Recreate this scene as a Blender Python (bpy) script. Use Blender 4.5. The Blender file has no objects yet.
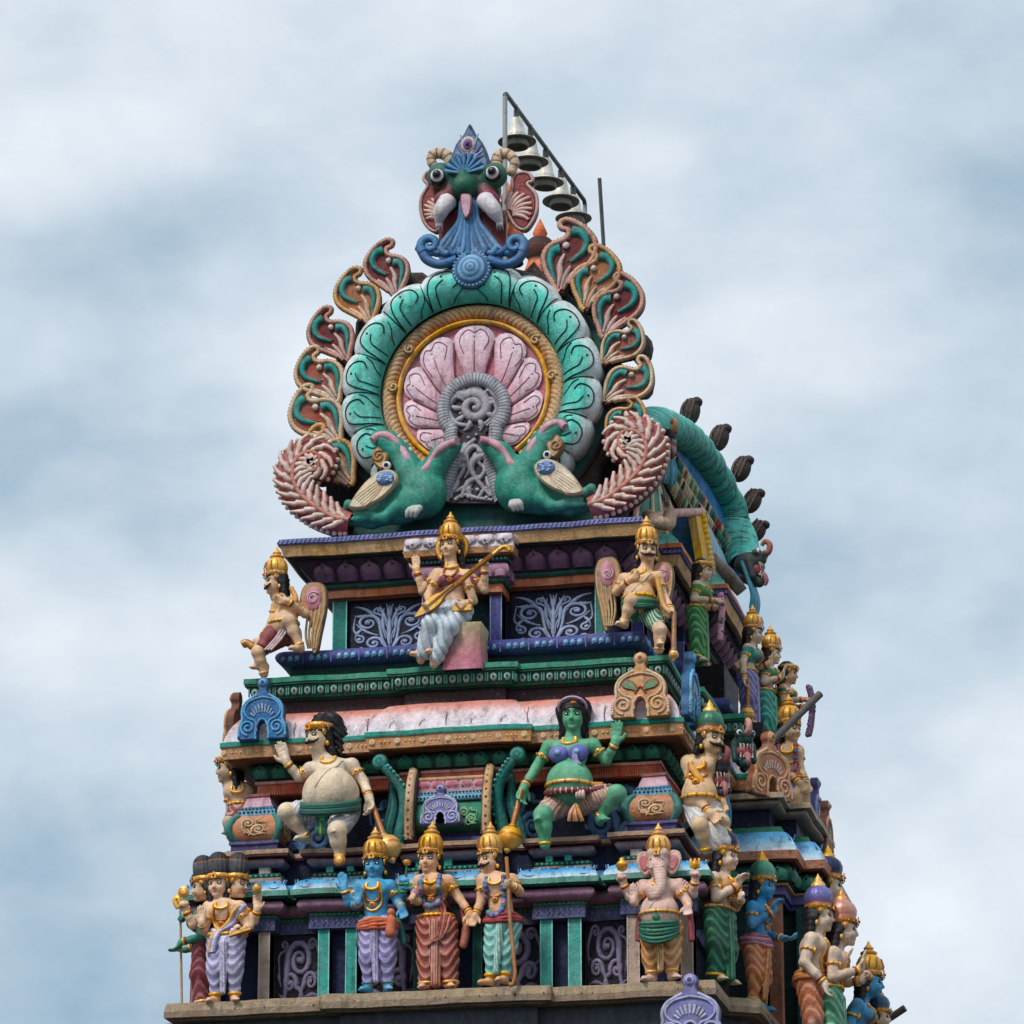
import bpy, math, random
import numpy as np
from mathutils import Vector, Matrix
rnd = random.Random(7)
nrs = np.random.RandomState(3)
SC = bpy.context.scene
COL = SC.collection
PI = math.pi

def S(*c):
    """sRGB 0..255 -> linear"""
    return tuple(((x/255.0)/12.92 if x/255.0 <= 0.04045 else ((x/255.0+0.055)/1.055)**2.4) for x in c)
def mixc(a, b, t): return tuple(a[i]*(1-t)+b[i]*t for i in range(3))
def sc(a, k): return tuple(min(1, x*k) for x in a)

TEAL=S(52,178,160); TEALD=S(20,112,100); GREEN=S(30,120,85); GREEND=S(14,72,60); LEAF=S(60,150,110)
NAVY=S(14,26,58); BLACKISH=S(24,24,36); MAUVE=S(140,100,128); MAUVED=S(105,72,100); PURPLE=S(72,76,150); PURPLED=S(50,52,110)
LILAC=S(165,158,205); ORANGE=S(205,92,40); TAN=S(205,152,100); CREAM=S(228,205,160); BEIGE=S(172,152,130)
PINK=S(232,165,180); SALMON=S(232,135,112); WHITE=S(228,226,230); GOLD=S(246,180,34); GOLDD=S(176,100,18)
SKIN=S(226,178,138); MAROON=S(120,36,40); RED=S(176,52,48); BROWN=S(66,46,44); GREY=S(140,140,152); GREYD=S(80,80,92)
SKY=S(70,172,220); BLUE=S(36,110,185); BLUED=S(20,60,120); BLACK=S(14,14,18); OCHRE=S(200,140,55)

# ---------------------------------------------------------------- materials
def mk_mat(name, rough=0.55, metal=0.0, bump=0.25, grime=0.45, spec=0.4, fixed=None, nscale=1.0):
    m = bpy.data.materials.new(name); m.use_nodes = True
    nt = m.node_tree; N = nt.nodes; L = nt.links
    b = N['Principled BSDF']
    tc = N.new('ShaderNodeNewGeometry')
    if fixed is None:
        at = N.new('ShaderNodeAttribute'); at.attribute_name = 'Col'; base = at.outputs['Color']
    else:
        rg = N.new('ShaderNodeRGB'); rg.outputs[0].default_value = (*fixed, 1); base = rg.outputs[0]
    def noise(scale, detail, vec=None, rgh=0.6):
        n = N.new('ShaderNodeTexNoise'); n.inputs['Scale'].default_value = scale*nscale
        n.inputs['Detail'].default_value = detail; n.inputs['Roughness'].default_value = rgh
        L.new(vec or tc.outputs['Position'], n.inputs['Vector']); return n.outputs['Fac']
    def ramp(fac, p0, c0, p1, c1):
        r = N.new('ShaderNodeMapRange'); r.inputs['From Min'].default_value = p0; r.inputs['From Max'].default_value = p1
        r.inputs['To Min'].default_value = c0; r.inputs['To Max'].default_value = c1; L.new(fac, r.inputs['Value']); return r.outputs[0]
    def mixrgb(t, fac, a, bb):
        x = N.new('ShaderNodeMix'); x.data_type = 'RGBA'; x.blend_type = t
        if isinstance(fac, float): x.inputs[0].default_value = fac
        else: L.new(fac, x.inputs[0])
        for s, v in ((6, a), (7, bb)):
            if isinstance(v, tuple): x.inputs[s].default_value = (*v, 1)
            else: L.new(v, x.inputs[s])
        return x.outputs[2]
    # patchy fading of the paint
    f1 = ramp(noise(9.0, 8, None, .75), 0.3, 0.7, 0.7, 1.25)
    c = mixrgb('MULTIPLY', 1.0, base, (1, 1, 1))
    hs = N.new('ShaderNodeHueSaturation'); L.new(c, hs.inputs['Color']); L.new(f1, hs.inputs['Value']); 
    L.new(ramp(noise(3.1, 3), 0.3, 0.80, 0.7, 1.06), hs.inputs['Saturation'])
    c = hs.outputs[0]
    # rain streaks, stretched down the wall
    mp = N.new('ShaderNodeMapping'); mp.inputs['Scale'].default_value = (9, 9, 1.1); L.new(tc.outputs['Position'], mp.inputs['Vector'])
    st = ramp(noise(1.0, 6, mp.outputs[0], 0.75), 0.50, 0.0, 0.74, grime*1.15)
    c = mixrgb('MIX', st, c, S(52, 46, 46))
    # speckled chips and mildew
    sp = ramp(noise(26.0, 5, None, 0.75), 0.58, 0.0, 0.72, grime)
    c = mixrgb('MIX', sp, c, S(60, 54, 52))
    ch = ramp(noise(21.0, 4, None, 0.75), 0.30, grime*0.45, 0.37, 0.0)
    c = mixrgb('MIX', ch, c, S(190, 180, 170))
    L.new(c, b.inputs['Base Color'])
    L.new(ramp(noise(12.0, 3), 0.3, rough-0.1, 0.7, rough+0.12), b.inputs['Roughness'])
    b.inputs['Metallic'].default_value = metal
    b.inputs['Specular IOR Level'].default_value = spec
    bp = N.new('ShaderNodeBump'); bp.inputs['Strength'].default_value = bump; bp.inputs['Distance'].default_value = 0.012
    L.new(noise(55.0, 4), bp.inputs['Height'])
    bp2 = N.new('ShaderNodeBump'); bp2.inputs['Strength'].default_value = min(1, bump*1.3); bp2.inputs['Distance'].default_value = 0.03
    L.new(noise(15.0, 5, None, 0.65), bp2.inputs['Height']); L.new(bp.outputs[0], bp2.inputs['Normal']); L.new(bp2.outputs[0], b.inputs['Normal'])
    return m
M_PAINT = mk_mat('weathered_paint', rough=0.62, grime=0.68, bump=0.45, spec=0.28)
M_FIG = mk_mat('statue_paint', rough=0.5, grime=0.4, bump=0.35, spec=0.35)
M_GOLD = mk_mat('gold_paint', rough=0.34, metal=0.3, grime=0.35, bump=0.22, spec=0.5)
M_BARE = mk_mat('bare_plaster', rough=0.8, grime=0.6, bump=0.6, spec=0.2)
M_METAL = mk_mat('painted_metal', rough=0.45, grime=0.35, bump=0.05, spec=0.5)
M_FACE = mk_mat('face_paint', rough=0.35, grime=0.0, bump=0.0, spec=0.5)

# ---------------------------------------------------------------- mesh builder with painted vertex colours
class MB:
    def __init__(s): s.v = []; s.f = []; s.c = []; s.sm = []; s.n = 0
    def add(s, v, f, c, smooth=True):
        v = np.asarray(v, float).reshape(-1, 3); o = s.n
        c = np.asarray(c, float)
        if c.ndim == 1: c = np.tile(c[:3], (len(v), 1))
        s.v.append(v); s.c.append(c[:, :3]); s.n += len(v)
        for q in f: s.f.append(tuple(int(i)+o for i in q)); s.sm.append(smooth)
    def grid(s, P, c, smooth=True, cu=False, cv=False, flip=False):
        P = np.asarray(P, float); a, b = P.shape[:2]; f = []
        for i in range(a if cu else a-1):
            for j in range(b if cv else b-1):
                q = (i*b+j, ((i+1) % a)*b+j, ((i+1) % a)*b+(j+1) % b, i*b+(j+1) % b)
                f.append(q[::-1] if flip else q)
        c = np.asarray(c, float)
        if c.ndim == 3: c = c.reshape(-1, 3)
        s.add(P.reshape(-1, 3), f, c, smooth)
    def box(s, x0, x1, y0, y1, z0, z1, c, bev=0.0):
        v = [(x, y, z) for x in (x0, x1) for y in (y0, y1) for z in (z0, z1)]
        f = [(0, 1, 3, 2), (4, 6, 7, 5), (0, 4, 5, 1), (2, 3, 7, 6), (0, 2, 6, 4), (1, 5, 7, 3)]
        s.add(v, f, c, False)
    def tube(s, pts, r, c, n=8, cap=True, flat=None):
        pts = np.asarray(pts, float); m = len(pts)
        r = np.full(m, r) if np.isscalar(r) else np.asarray(r, float)
        T = np.gradient(pts, axis=0); T /= np.linalg.norm(T, axis=1)[:, None]+1e-9
        up = np.array([0, 0, 1.0]) if abs(T[0][2]) < 0.9 else np.array([0, 1.0, 0])
        A = np.zeros((m, 3)); a = np.cross(T[0], up); a /= np.linalg.norm(a)
        for i in range(m):
            a = a-T[i]*np.dot(a, T[i]); a /= np.linalg.norm(a)+1e-9; A[i] = a
        B = np.cross(T, A); ph = np.linspace(0, 2*PI, n, endpoint=False)
        P = pts[:, None]+r[:, None, None]*(np.cos(ph)[None, :, None]*A[:, None]+np.sin(ph)[None, :, None]*B[:, None])
        c = np.asarray(c, float)
        if c.ndim == 2: c = np.repeat(c[:, None], n, 1)
        s.grid(P, c, cv=True)
        if cap:
            c0 = c if c.ndim == 1 else c[0, 0]; c1 = c if c.ndim == 1 else c[-1, 0]
            s.add(P[0], [tuple(range(n))], c0); s.add(P[-1], [tuple(range(n))[::-1]], c1)
    def ball(s, p, r, c, n=8, m=5, R=None):
        r = np.array([r]*3 if np.isscalar(r) else r, float); P = []
        for i in range(m+1):
            t = PI*i/m
            P.append([(math.sin(t)*math.cos(2*PI*j/n), math.sin(t)*math.sin(2*PI*j/n), math.cos(t)) for j in range(n)])
        P = np.array(P)*r
        if R is not None: P = P @ np.asarray(R).T
        s.grid(P+np.asarray(p), c, cv=True)
    def lathe(s, prof, o=(0, 0, 0), n=20, R=None, sx=1, sy=1, flute=0, fa=0):
        P = []; C_ = []
        for r, z, c in prof:
            row = []
            for j in range(n):
                a = 2*PI*j/n; k = 1+(fa*math.cos(flute*a) if flute else 0)
                row.append((r*k*math.cos(a)*sx, r*k*math.sin(a)*sy, z))
            P.append(row); C_.append([c]*n)
        P = np.array(P)
        if R is not None: P = P @ np.asarray(R).T
        s.grid(P+np.asarray(o), np.array(C_), cv=True)
    def poly(s, out, fr, th, c, cside=None, bev=0.0, back=True):
        """2D outline -> plate of thickness th; fr = (origin, ux, uy, un) un pointing at the viewer"""
        out = np.asarray(out, float); o, ux, uy, un = [np.asarray(x, float) for x in fr]
        n = len(out)
        area = 0.5*np.sum(out[:, 0]*np.roll(out[:, 1], -1)-np.roll(out[:, 0], -1)*out[:, 1])
        if area < 0: out = out[::-1]
        if bev:
            e = np.roll(out, -1, 0)-np.roll(out, 1, 0); nn = np.stack([e[:, 1], -e[:, 0]], 1); nn /= np.linalg.norm(nn, axis=1)[:, None]+1e-9
            inn = out-nn*bev
        else: inn = out
        W = lambda q, h: o+q[:, :1]*ux+q[:, 1:]*uy+un*h
        f_, m_, b_ = W(inn, th), W(out, th-bev), W(out, 0)
        s.add(f_, [tuple(range(n))], c, False)
        cs = cside if cside is not None else c
        if bev: s.grid(np.stack([f_, m_]), cs, cv=True, flip=True)
        s.grid(np.stack([m_, b_]), cs, cv=True, flip=True, smooth=False)
        if back: s.add(b_, [tuple(range(n))[::-1]], cs, False)
    def ribbon(s, pts, w, fr, h, c, n=5, c2=None):
        """raised half round strip on a face: pts 2D"""
        pts = np.asarray(pts, float); o, ux, uy, un = [np.asarray(x, float) for x in fr]; m = len(pts)
        w = np.full(m, w) if np.isscalar(w) else np.asarray(w, float)
        T = np.gradient(pts, axis=0); T /= np.linalg.norm(T, axis=1)[:, None]+1e-9
        Nn = np.stack([-T[:, 1], T[:, 0]], 1)
        a = np.linspace(0, PI, n); hh = np.minimum(h, w*1.2)
        q = pts[:, None]+Nn[:, None]*(np.cos(a)[None, :, None]*w[:, None, None])
        z = np.sin(a)[None]*hh[:, None]
        P = o+q[..., :1]*ux+q[..., 1:]*uy+z[..., None]*un
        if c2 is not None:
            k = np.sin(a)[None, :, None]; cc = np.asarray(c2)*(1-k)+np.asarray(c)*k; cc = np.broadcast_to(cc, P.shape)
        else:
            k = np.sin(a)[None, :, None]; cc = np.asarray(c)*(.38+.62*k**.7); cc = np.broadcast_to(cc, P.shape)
        s.grid(P, cc, flip=True)
    def petal(s, fr, w, h, b, c, ce, hook=0.0, up=True):
        """one bulging lotus petal: base centre at origin, grows along uy"""
        o, ux, uy, un = [np.asarray(x, float) for x in fr]; P = []; C_ = []
        for i in range(6):
            v = i/5.0; ww = w*0.5*(max(0.004, 1-max(0, (v-0.45)/0.55)**2.2))**.5*(0.9+0.1*min(1, v*3)); row = []; cr = []
            for j in range(7):
                u = -1+j/3.0; e = max(abs(u), v)**4 if v > .5 else abs(u)**4
                row.append(o+ux*u*ww+uy*(h*v*(1-0.18*abs(u)**2))+un*(b*(1-u*u)**0.5*math.sin(min(1, v*1.15+0.12)*PI)**0.6+hook*v*v))
                cr.append(mixc(c, ce, min(1, e*0.9)))
            P.append(row); C_.append(cr)
        s.grid(P, C_, flip=True)
    def build(s, name, mat=None, parent=None, autos=None):
        me = bpy.data.meshes.new(name)
        if s.n:
            me.from_pydata(np.concatenate(s.v).tolist(), [], s.f)
            at = me.color_attributes.new('Col', 'FLOAT_COLOR', 'POINT')
            c = np.concatenate(s.c); c4 = np.ones((len(c), 4), np.float32); c4[:, :3] = c
            at.data.foreach_set('color', c4.ravel())
            me.polygons.foreach_set('use_smooth', s.sm)
        me.materials.append(mat or M_PAINT); me.update()
        return link(name, me, parent)

def link(name, me, parent=None):
    o = bpy.data.objects.new(name, me); COL.objects.link(o)
    if parent is not None: o.parent = parent
    return o
def thing(name, label, cat, loc=(0, 0, 0), rz=0.0, group=None, rot=None, scale=1.0):
    o = bpy.data.objects.new(name, None); COL.objects.link(o); o.empty_display_size = 0.1
    o.location = loc; o.rotation_euler = rot or (0, 0, rz); o.scale = (scale,)*3
    o['label'] = label; o['category'] = cat
    if group: o['group'] = group
    return o
def tag(o, label, cat, group=None):
    o['label'] = label; o['category'] = cat
    if group: o['group'] = group
    return o
def struct(o): o['kind'] = 'structure'; return o

# ---------------------------------------------------------------- curves
def bez(p, n=14):
    p = [np.array(q, float) for q in p]; t = np.linspace(0, 1, n)[:, None]
    if len(p) == 3: return (1-t)**2*p[0]+2*t*(1-t)*p[1]+t*t*p[2]
    return (1-t)**3*p[0]+3*t*(1-t)**2*p[1]+3*t*t*(1-t)*p[2]+t**3*p[3]
def cat(pts, n=8, closed=False):
    """Catmull-Rom through points"""
    p = np.asarray(pts, float); m = len(p); out = []
    rng_ = range(m) if closed else range(m-1)
    for i in rng_:
        if closed: a, b, c, d = p[(i-1) % m], p[i], p[(i+1) % m], p[(i+2) % m]
        else: a, b, c, d = p[max(i-1, 0)], p[i], p[i+1], p[min(i+2, m-1)]
        for k in range(n):
            t = k/n
            out.append(0.5*((2*b)+(-a+c)*t+(2*a-5*b+4*c-d)*t*t+(-a+3*b-3*c+d)*t**3))
    if not closed: out.append(p[-1])
    return np.array(out)
def spiral(cx, cy, r0, r1, a0, turns, n=26):
    t = np.linspace(0, 1, n); a = math.radians(a0)+turns*2*PI*t; r = r0+(r1-r0)*t
    return np.stack([cx+r*np.cos(a), cy+r*np.sin(a)], 1)
def taper(n, w0, w1, mid=None):
    t = np.linspace(0, 1, n)
    if mid is None: return w0+(w1-w0)*t
    return np.where(t < .5, w0+(mid-w0)*t*2, mid+(w1-mid)*(t-.5)*2)

# ---------------------------------------------------------------- sculpting: signed distance field -> one continuous skin
def wob(P):
    """hand-laid plaster is never quite straight"""
    x, y, z = P[..., 0], P[..., 1], P[..., 2]
    o = np.stack([np.sin(y*3.1+z*5)*.6+np.sin(y*7.3+z*11)*.4, np.sin(x*2.7+z*6)*.6+np.sin(x*8.1-z*9)*.4, np.sin(x*3.3+y*2.1)*.6+np.sin(x*9.7+y*6.1)*.4], -1)
    return P+o*.0075
def smin(a, b, k):
    h = np.maximum(k-np.abs(a-b), 0)/k
    return np.minimum(a, b)-h*h*k*0.25
class Sculpt:
    def __init__(s, vox=0.011): s.vox = vox; s.pr = []; s.clip = None
    def cap(s, a, b, ra, rb=None, col=SKIN, k=0.03, disp=None, dm=0.0, flat=None):
        a = np.array(a, float); b = np.array(b, float); rb = ra if rb is None else rb
        ba = b-a; L2 = max(np.dot(ba, ba), 1e-9)
        def fn(P):
            pa = P-a; t = np.clip((pa @ ba)/L2, 0, 1); d = pa-t[..., None]*ba
            if flat is not None: d = d*np.array(flat)
            r = ra+(rb-ra)*t
            e = np.sqrt((d*d).sum(-1))-r
            if disp is not None: e = e-disp(t, d, P)
            return e
        R = max(ra, rb)+dm
        if flat is not None: R = R/min(min(flat), 1)
        s.pr.append((fn, np.minimum(a, b)-R, np.maximum(a, b)+R, col, k)); return s
    def ell(s, c, r, col=SKIN, k=0.03, R=None, disp=None, dm=0.0):
        c = np.array(c, float); r = np.array(r, float); Ri = None if R is None else np.asarray(R)
        def fn(P):
            p = P-c
            if Ri is not None: p = p @ Ri
            k0 = np.sqrt(((p/r)**2).sum(-1)); k1 = np.sqrt(((p/(r*r))**2).sum(-1))
            e = k0*(k0-1)/(k1+1e-9)
            if disp is not None: e = e-disp(None, p, P)
            return e
        m = max(r)+dm
        s.pr.append((fn, c-m, c+m, col, k)); return s
    def chain(s, pts, r, col=SKIN, k=0.02):
        r = [r]*len(pts) if np.isscalar(r) else r
        for i in range(len(pts)-1): s.cap(pts[i], pts[i+1], r[i], r[i+1], col, k)
        return s
    def dist(s, P):
        D = np.full(P.shape[:-1], 1.0)
        for fn, lo, hi, col, k in s.pr: D = smin(D, fn(P), k)
        return D
    def front(s, x, z, y0=-0.45):
        """y of the skin seen from the front, for points x, z"""
        P = np.stack([np.asarray(x, float), np.full(np.shape(x), y0), np.asarray(z, float)], -1)
        for _ in range(28):
            d = s.dist(P); P[..., 1] += np.clip(d, -0.03, 0.06)*0.9
        return P[..., 1]
    def radial(s, c, ang, r0=0.4):
        """points on the skin round centre c in the horizontal plane at angles"""
        a = np.asarray(ang); dv = np.stack([np.cos(a), np.sin(a), np.zeros_like(a)], -1); c = np.asarray(c, float)
        r = np.full(a.shape, r0)
        for _ in range(28): r -= np.clip(s.dist(c+dv*r[..., None]), -0.03, 0.06)*0.9
        return c+dv*r[..., None]
    def mesh(s):
        vx = s.vox; lo = np.min([p[1] for p in s.pr], 0)-3*vx; hi = np.max([p[2] for p in s.pr], 0)+3*vx
        if s.clip is not None: lo = np.maximum(lo, np.array(s.clip[0])-3*vx); hi = np.minimum(hi, np.array(s.clip[1])+3*vx)
        nn = np.ceil((hi-lo)/vx).astype(int)+1
        ax = [lo[i]+np.arange(nn[i])*vx for i in range(3)]
        D = np.full(nn, 1.0, np.float32)
        for fn, a, b, col, k in s.pr:
            i0 = np.maximum(np.floor((a-k-2*vx-lo)/vx).astype(int), 0); i1 = np.minimum(np.ceil((b+k+2*vx-lo)/vx).astype(int)+1, nn)
            if np.any(i1 <= i0): continue
            G = np.stack(np.meshgrid(*[ax[i][i0[i]:i1[i]] for i in range(3)], indexing='ij'), -1)
            sl = tuple(slice(i0[i], i1[i]) for i in range(3))
            D[sl] = smin(D[sl], fn(G), k)
        if s.clip is not None:
            for i in range(3):
                sh = [1, 1, 1]; sh[i] = -1; x = ax[i].reshape(sh)
                D = np.maximum(D, np.maximum(s.clip[0][i]-x, x-s.clip[1][i]))
        D[0] = D[-1] = 1; D[:, 0] = D[:, -1] = 1; D[:, :, 0] = D[:, :, -1] = 1
        ins = D < 0
        cn = nn-1; acc = np.zeros((*cn, 3), np.float32); cnt = np.zeros(cn, np.float32); faces = []
        edges = []
        for d in range(3):
            A = [slice(None)]*3; B = [slice(None)]*3; A[d] = slice(0, -1); B[d] = slice(1, None)
            da, db = D[tuple(A)], D[tuple(B)]; cr = np.nonzero((da < 0) != (db < 0))
            t = da[cr]/(da[cr]-db[cr]); ijk = np.stack(cr, 1); p = ijk.astype(np.float32).copy(); p[:, d] += t
            e1, e2 = [(1, 2), (2, 0), (0, 1)][d]
            cells = []
            for o1, o2 in ((0, 0), (-1, 0), (-1, -1), (0, -1)):
                q = ijk.copy(); q[:, e1] += o1; q[:, e2] += o2; cells.append(q)
                np.add.at(acc, tuple(q.T), p); np.add.at(cnt, tuple(q.T), 1)
            edges.append((cells, da[cr] < 0))
        act = cnt > 0; idx = np.full(cn, -1, np.int64); idx[act] = np.arange(act.sum())
        V = acc[act]/cnt[act][:, None]*vx+lo
        for cells, sg in edges:
            q = np.stack([idx[tuple(c.T)] for c in cells], 1)
            q[~sg] = q[~sg][:, ::-1]; faces.append(q)
        return V, np.concatenate(faces)
    def colors(s, V):
        best = np.full(len(V), 9.0); C_ = np.zeros((len(V), 3))
        for fn, a, b, col, k in s.pr:
            m = np.all((V > a-k-.02) & (V < b+k+.02), 1)
            if not m.any(): continue
            i = np.nonzero(m)[0]; d = fn(V[i]); u = d < best[i]; i = i[u]
            if len(i) == 0: continue
            best[i] = d[u]
            C_[i] = col(V[i]) if callable(col) else np.asarray(col)
        return C_
    def build(s, name, mat=None, parent=None, smooth=True, post=None):
        V, F_ = s.mesh(); C_ = s.colors(V)
        if post is not None: C_ = post(V, C_)
        me = bpy.data.meshes.new(name)
        me.vertices.add(len(V)); me.vertices.foreach_set('co', V.astype(np.float32).ravel())
        me.loops.add(F_.size); me.loops.foreach_set('vertex_index', F_.astype(np.int32).ravel())
        me.polygons.add(len(F_)); me.polygons.foreach_set('loop_start', np.arange(0, F_.size, 4, dtype=np.int32))
        me.polygons.foreach_set('use_smooth', np.ones(len(F_), bool))
        me.update(calc_edges=True); me.validate()
        at = me.color_attributes.new('Col', 'FLOAT_COLOR', 'POINT')
        c4 = np.ones((len(V), 4), np.float32); c4[:, :3] = C_; at.data.foreach_set('color', c4.ravel())
        me.materials.append(mat or M_FIG)
        return link(name, me, parent)

# ---------------------------------------------------------------- camera (stands on the ground, looking up)
GZ = -10.93                                   # ground height; the statue ledge of the tower is z = 0
AZ = math.radians(11.8); EL = math.atan(1450/4460); FPX = 4460.0
cf = np.array([-math.sin(AZ)*math.cos(EL), math.cos(AZ)*math.cos(EL), math.sin(EL)])
cr_ = np.array([math.cos(AZ), math.sin(AZ), 0.0]); cu_ = np.cross(cr_, cf)
CP = -45.0*(cf+(437-512)/FPX*cr_-(990-512)/FPX*cu_)
def ray(px, py): return cf+(px-512)/FPX*cr_-(py-512)/FPX*cu_
def at(px, py, Y): v = ray(px, py); return CP+(Y-CP[1])/v[1]*v
def atx(px, py, X): v = ray(px, py); return CP+(X-CP[0])/v[0]*v
cd = bpy.data.cameras.new('camera'); cam = bpy.data.objects.new('camera', cd); COL.objects.link(cam)
cd.sensor_width = 36.0; cd.lens = 36.0*FPX/1024; cd.clip_start = 0.5; cd.clip_end = 5000
cam.matrix_world = Matrix(((cr_[0], cu_[0], -cf[0], CP[0]), (cr_[1], cu_[1], -cf[1], CP[1]), (cr_[2], cu_[2], -cf[2], CP[2]), (0, 0, 0, 1)))
SC.camera = cam

# ---------------------------------------------------------------- sky, sun, ground
SUN_EL, SUN_AZ = math.radians(52), math.radians(-25)     # high, from the front left
def make_sky():
    w = bpy.data.worlds.new('World'); SC.world = w; w.use_nodes = True
    nt = w.node_tree; N = nt.nodes; L = nt.links; N.clear()
    out = N.new('ShaderNodeOutputWorld'); bg = N.new('ShaderNodeBackground'); bg.inputs['Strength'].default_value = 0.1
    sky = N.new('ShaderNodeTexSky'); sky.sky_type = 'NISHITA'; sky.sun_disc = False
    sky.sun_elevation = SUN_EL; sky.sun_rotation = math.radians(180)-SUN_AZ
    tc = N.new('ShaderNodeTexCoord')
    def noise(scale, det, rough, off, dist=0.0):
        mp = N.new('ShaderNodeMapping'); mp.inputs['Location'].default_value = off; mp.inputs['Scale'].default_value = (scale, scale, scale*1.7)
        L.new(tc.outputs['Generated'], mp.inputs['Vector'])
        n = N.new('ShaderNodeTexNoise'); n.inputs['Scale'].default_value = 1; n.inputs['Detail'].default_value = det
        n.inputs['Roughness'].default_value = rough; n.inputs['Distortion'].default_value = dist; L.new(mp.outputs[0], n.inputs['Vector']); return n.outputs['Fac']
    def mr(f, a, b, c, d, sm=True):
        r = N.new('ShaderNodeMapRange'); r.interpolation_type = 'SMOOTHSTEP' if sm else 'LINEAR'
        for i, v in enumerate((a, b, c, d)): r.inputs[1+i].default_value = v
        L.new(f, r.inputs[0]); return r.outputs[0]
    def mix(f, a, b):
        x = N.new('ShaderNodeMix'); x.data_type = 'RGBA'
        if isinstance(f, float): x.inputs[0].default_value = f
        else: L.new(f, x.inputs[0])
        for k, v in ((6, a), (7, b)):
            if isinstance(v, tuple): x.inputs[k].default_value = (*v, 1)
            else: L.new(v, x.inputs[k])
        return x.outputs[2]
    big = noise(8.0, 3, 0.5, SKYOFF1, 0.2); fine = noise(24.0, 8, 0.58, SKYOFF2, 0.15)
    ad = N.new('ShaderNodeMath'); ad.operation = 'MULTIPLY_ADD'; L.new(fine, ad.inputs[0]); ad.inputs[1].default_value = 0.5; L.new(big, ad.inputs[2])
    tot = ad.outputs[0]
    wn = N.new('ShaderNodeTexNoise'); wn.inputs['Scale'].default_value = 20; wn.inputs['Detail'].default_value = 3; L.new(tc.outputs['Generated'], wn.inputs['Vector'])
    wv = N.new('ShaderNodeVectorMath'); wv.operation = 'MULTIPLY_ADD'; L.new(wn.outputs['Color'], wv.inputs[0]); wv.inputs[1].default_value = (.06, .06, .06); L.new(tc.outputs['Generated'], wv.inputs[2])
    for px, py, rad, wt in SKYBLOBS:          # banks of brighter and darker cloud, placed by compass direction and height
        d = ray(px, py)+np.array([.03, .03, .03]); d /= np.linalg.norm(d); vd = N.new('ShaderNodeVectorMath'); vd.operation = 'DISTANCE'; L.new(wv.outputs[0], vd.inputs[0]); vd.inputs[1].default_value = d
        a = N.new('ShaderNodeMath'); a.operation = 'ADD'; L.new(tot, a.inputs[0]); L.new(mr(vd.outputs['Value'], 0.0, rad/FPX, wt, 0.0), a.inputs[1]); tot = a.outputs[0]
    dens = mr(tot, 0.40, 0.98, 0, 1, False)
    K = SKYK
    cloud = mix(dens, tuple(x*K for x in S(150, 178, 199)), tuple(x*K for x in S(233, 240, 247)))
    c = mix(0.94, sky.outputs[0], cloud)
    L.new(c, bg.inputs['Color']); L.new(bg.outputs[0], out.inputs[0])
SKYBLOBS = [(120, 60, 420, .22), (640, 60, 420, .20), (430, 260, 300, .08), (60, 390, 320, -.34), (230, 480, 220, -.12), (60, 610, 190, .20), (60, 880, 270, -.34), (250, 720, 200, -.06), (860, 470, 260, -.12), (960, 250, 260, -.02), (930, 680, 200, .20), (880, 900, 220, .04), (720, 300, 200, .02)]
SKYK = 9.9; SKYOFF1 = (3.1, 0.4, 1.7); SKYOFF2 = (0.2, 5.3, 2.2)
make_sky()
sl = bpy.data.lights.new('sun', 'SUN'); sl.energy = 2.3; sl.angle = math.radians(14); sl.color = (1, 0.96, 0.9)
so = bpy.data.objects.new('sun', sl); COL.objects.link(so)
so.rotation_euler = (math.radians(90)-SUN_EL, 0, SUN_AZ); so.location = (-10, -20, 30)
SC.view_settings.view_transform = 'Standard'; SC.view_settings.look = 'None'; SC.view_settings.exposure = 0.12; SC.view_settings.gamma = 1.0
g = MB(); g.add([(-1500, -1500, GZ), (1500, -1500, GZ), (1500, 1500, GZ), (-1500, 1500, GZ)], [(0, 1, 2, 3)], S(70, 66, 60))
struct(g.build('ground', M_BARE))
# ---------------------------------------------------------------- the tower
tower = thing('temple_tower', 'tall stepped temple tower covered in painted mouldings, scroll panels and carved tiers', 'temple tower', (0, 0, GZ))
def TP(o):                                  # parent under the tower, keep world coordinates
    o.parent = tower; o.location = (0, 0, -GZ); return o
def full(right):
    """mirror a right half plan (centre front -> right back) into a whole path left back -> right back"""
    r = [np.array(p, float) for p in right]
    pass
    l = [np.array((-p[0], p[1])) for p in r[::-1] if p[0] > 1e-6 and p[1] < 2.2]
    l = [np.array((l[0][0], r[-1][1]))]+l if abs(l[0][1]-r[-1][1]) > .1 else l
    return np.array(l+[p for p in r if p[0] > 1e-6])
def offs(path, o):
    d = np.diff(path, axis=0); d /= np.linalg.norm(d, axis=1)[:, None]; n = np.stack([d[:, 1], -d[:, 0]], 1)
    out = []
    for i in range(len(path)):
        if i == 0: out.append(path[i]+n[0]*o)
        elif i == len(path)-1: out.append(path[i]+n[-1]*o)
        else: out.append(path[i]+(n[i-1]+n[i])/(1+np.dot(n[i-1], n[i]))*o)
    return np.array(out)
def flat(o, z0, z1, c, o2=None): return [(o, z0, c), (o if o2 is None else o2, z1, c)]
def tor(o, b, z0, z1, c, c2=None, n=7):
    return [(o+b*math.sin(PI*i/(n-1)), z0+(z1-z0)*(1-math.cos(PI*i/(n-1)))/2, mixc(c, c2 or c, i/(n-1))) for i in range(n)]
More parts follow.
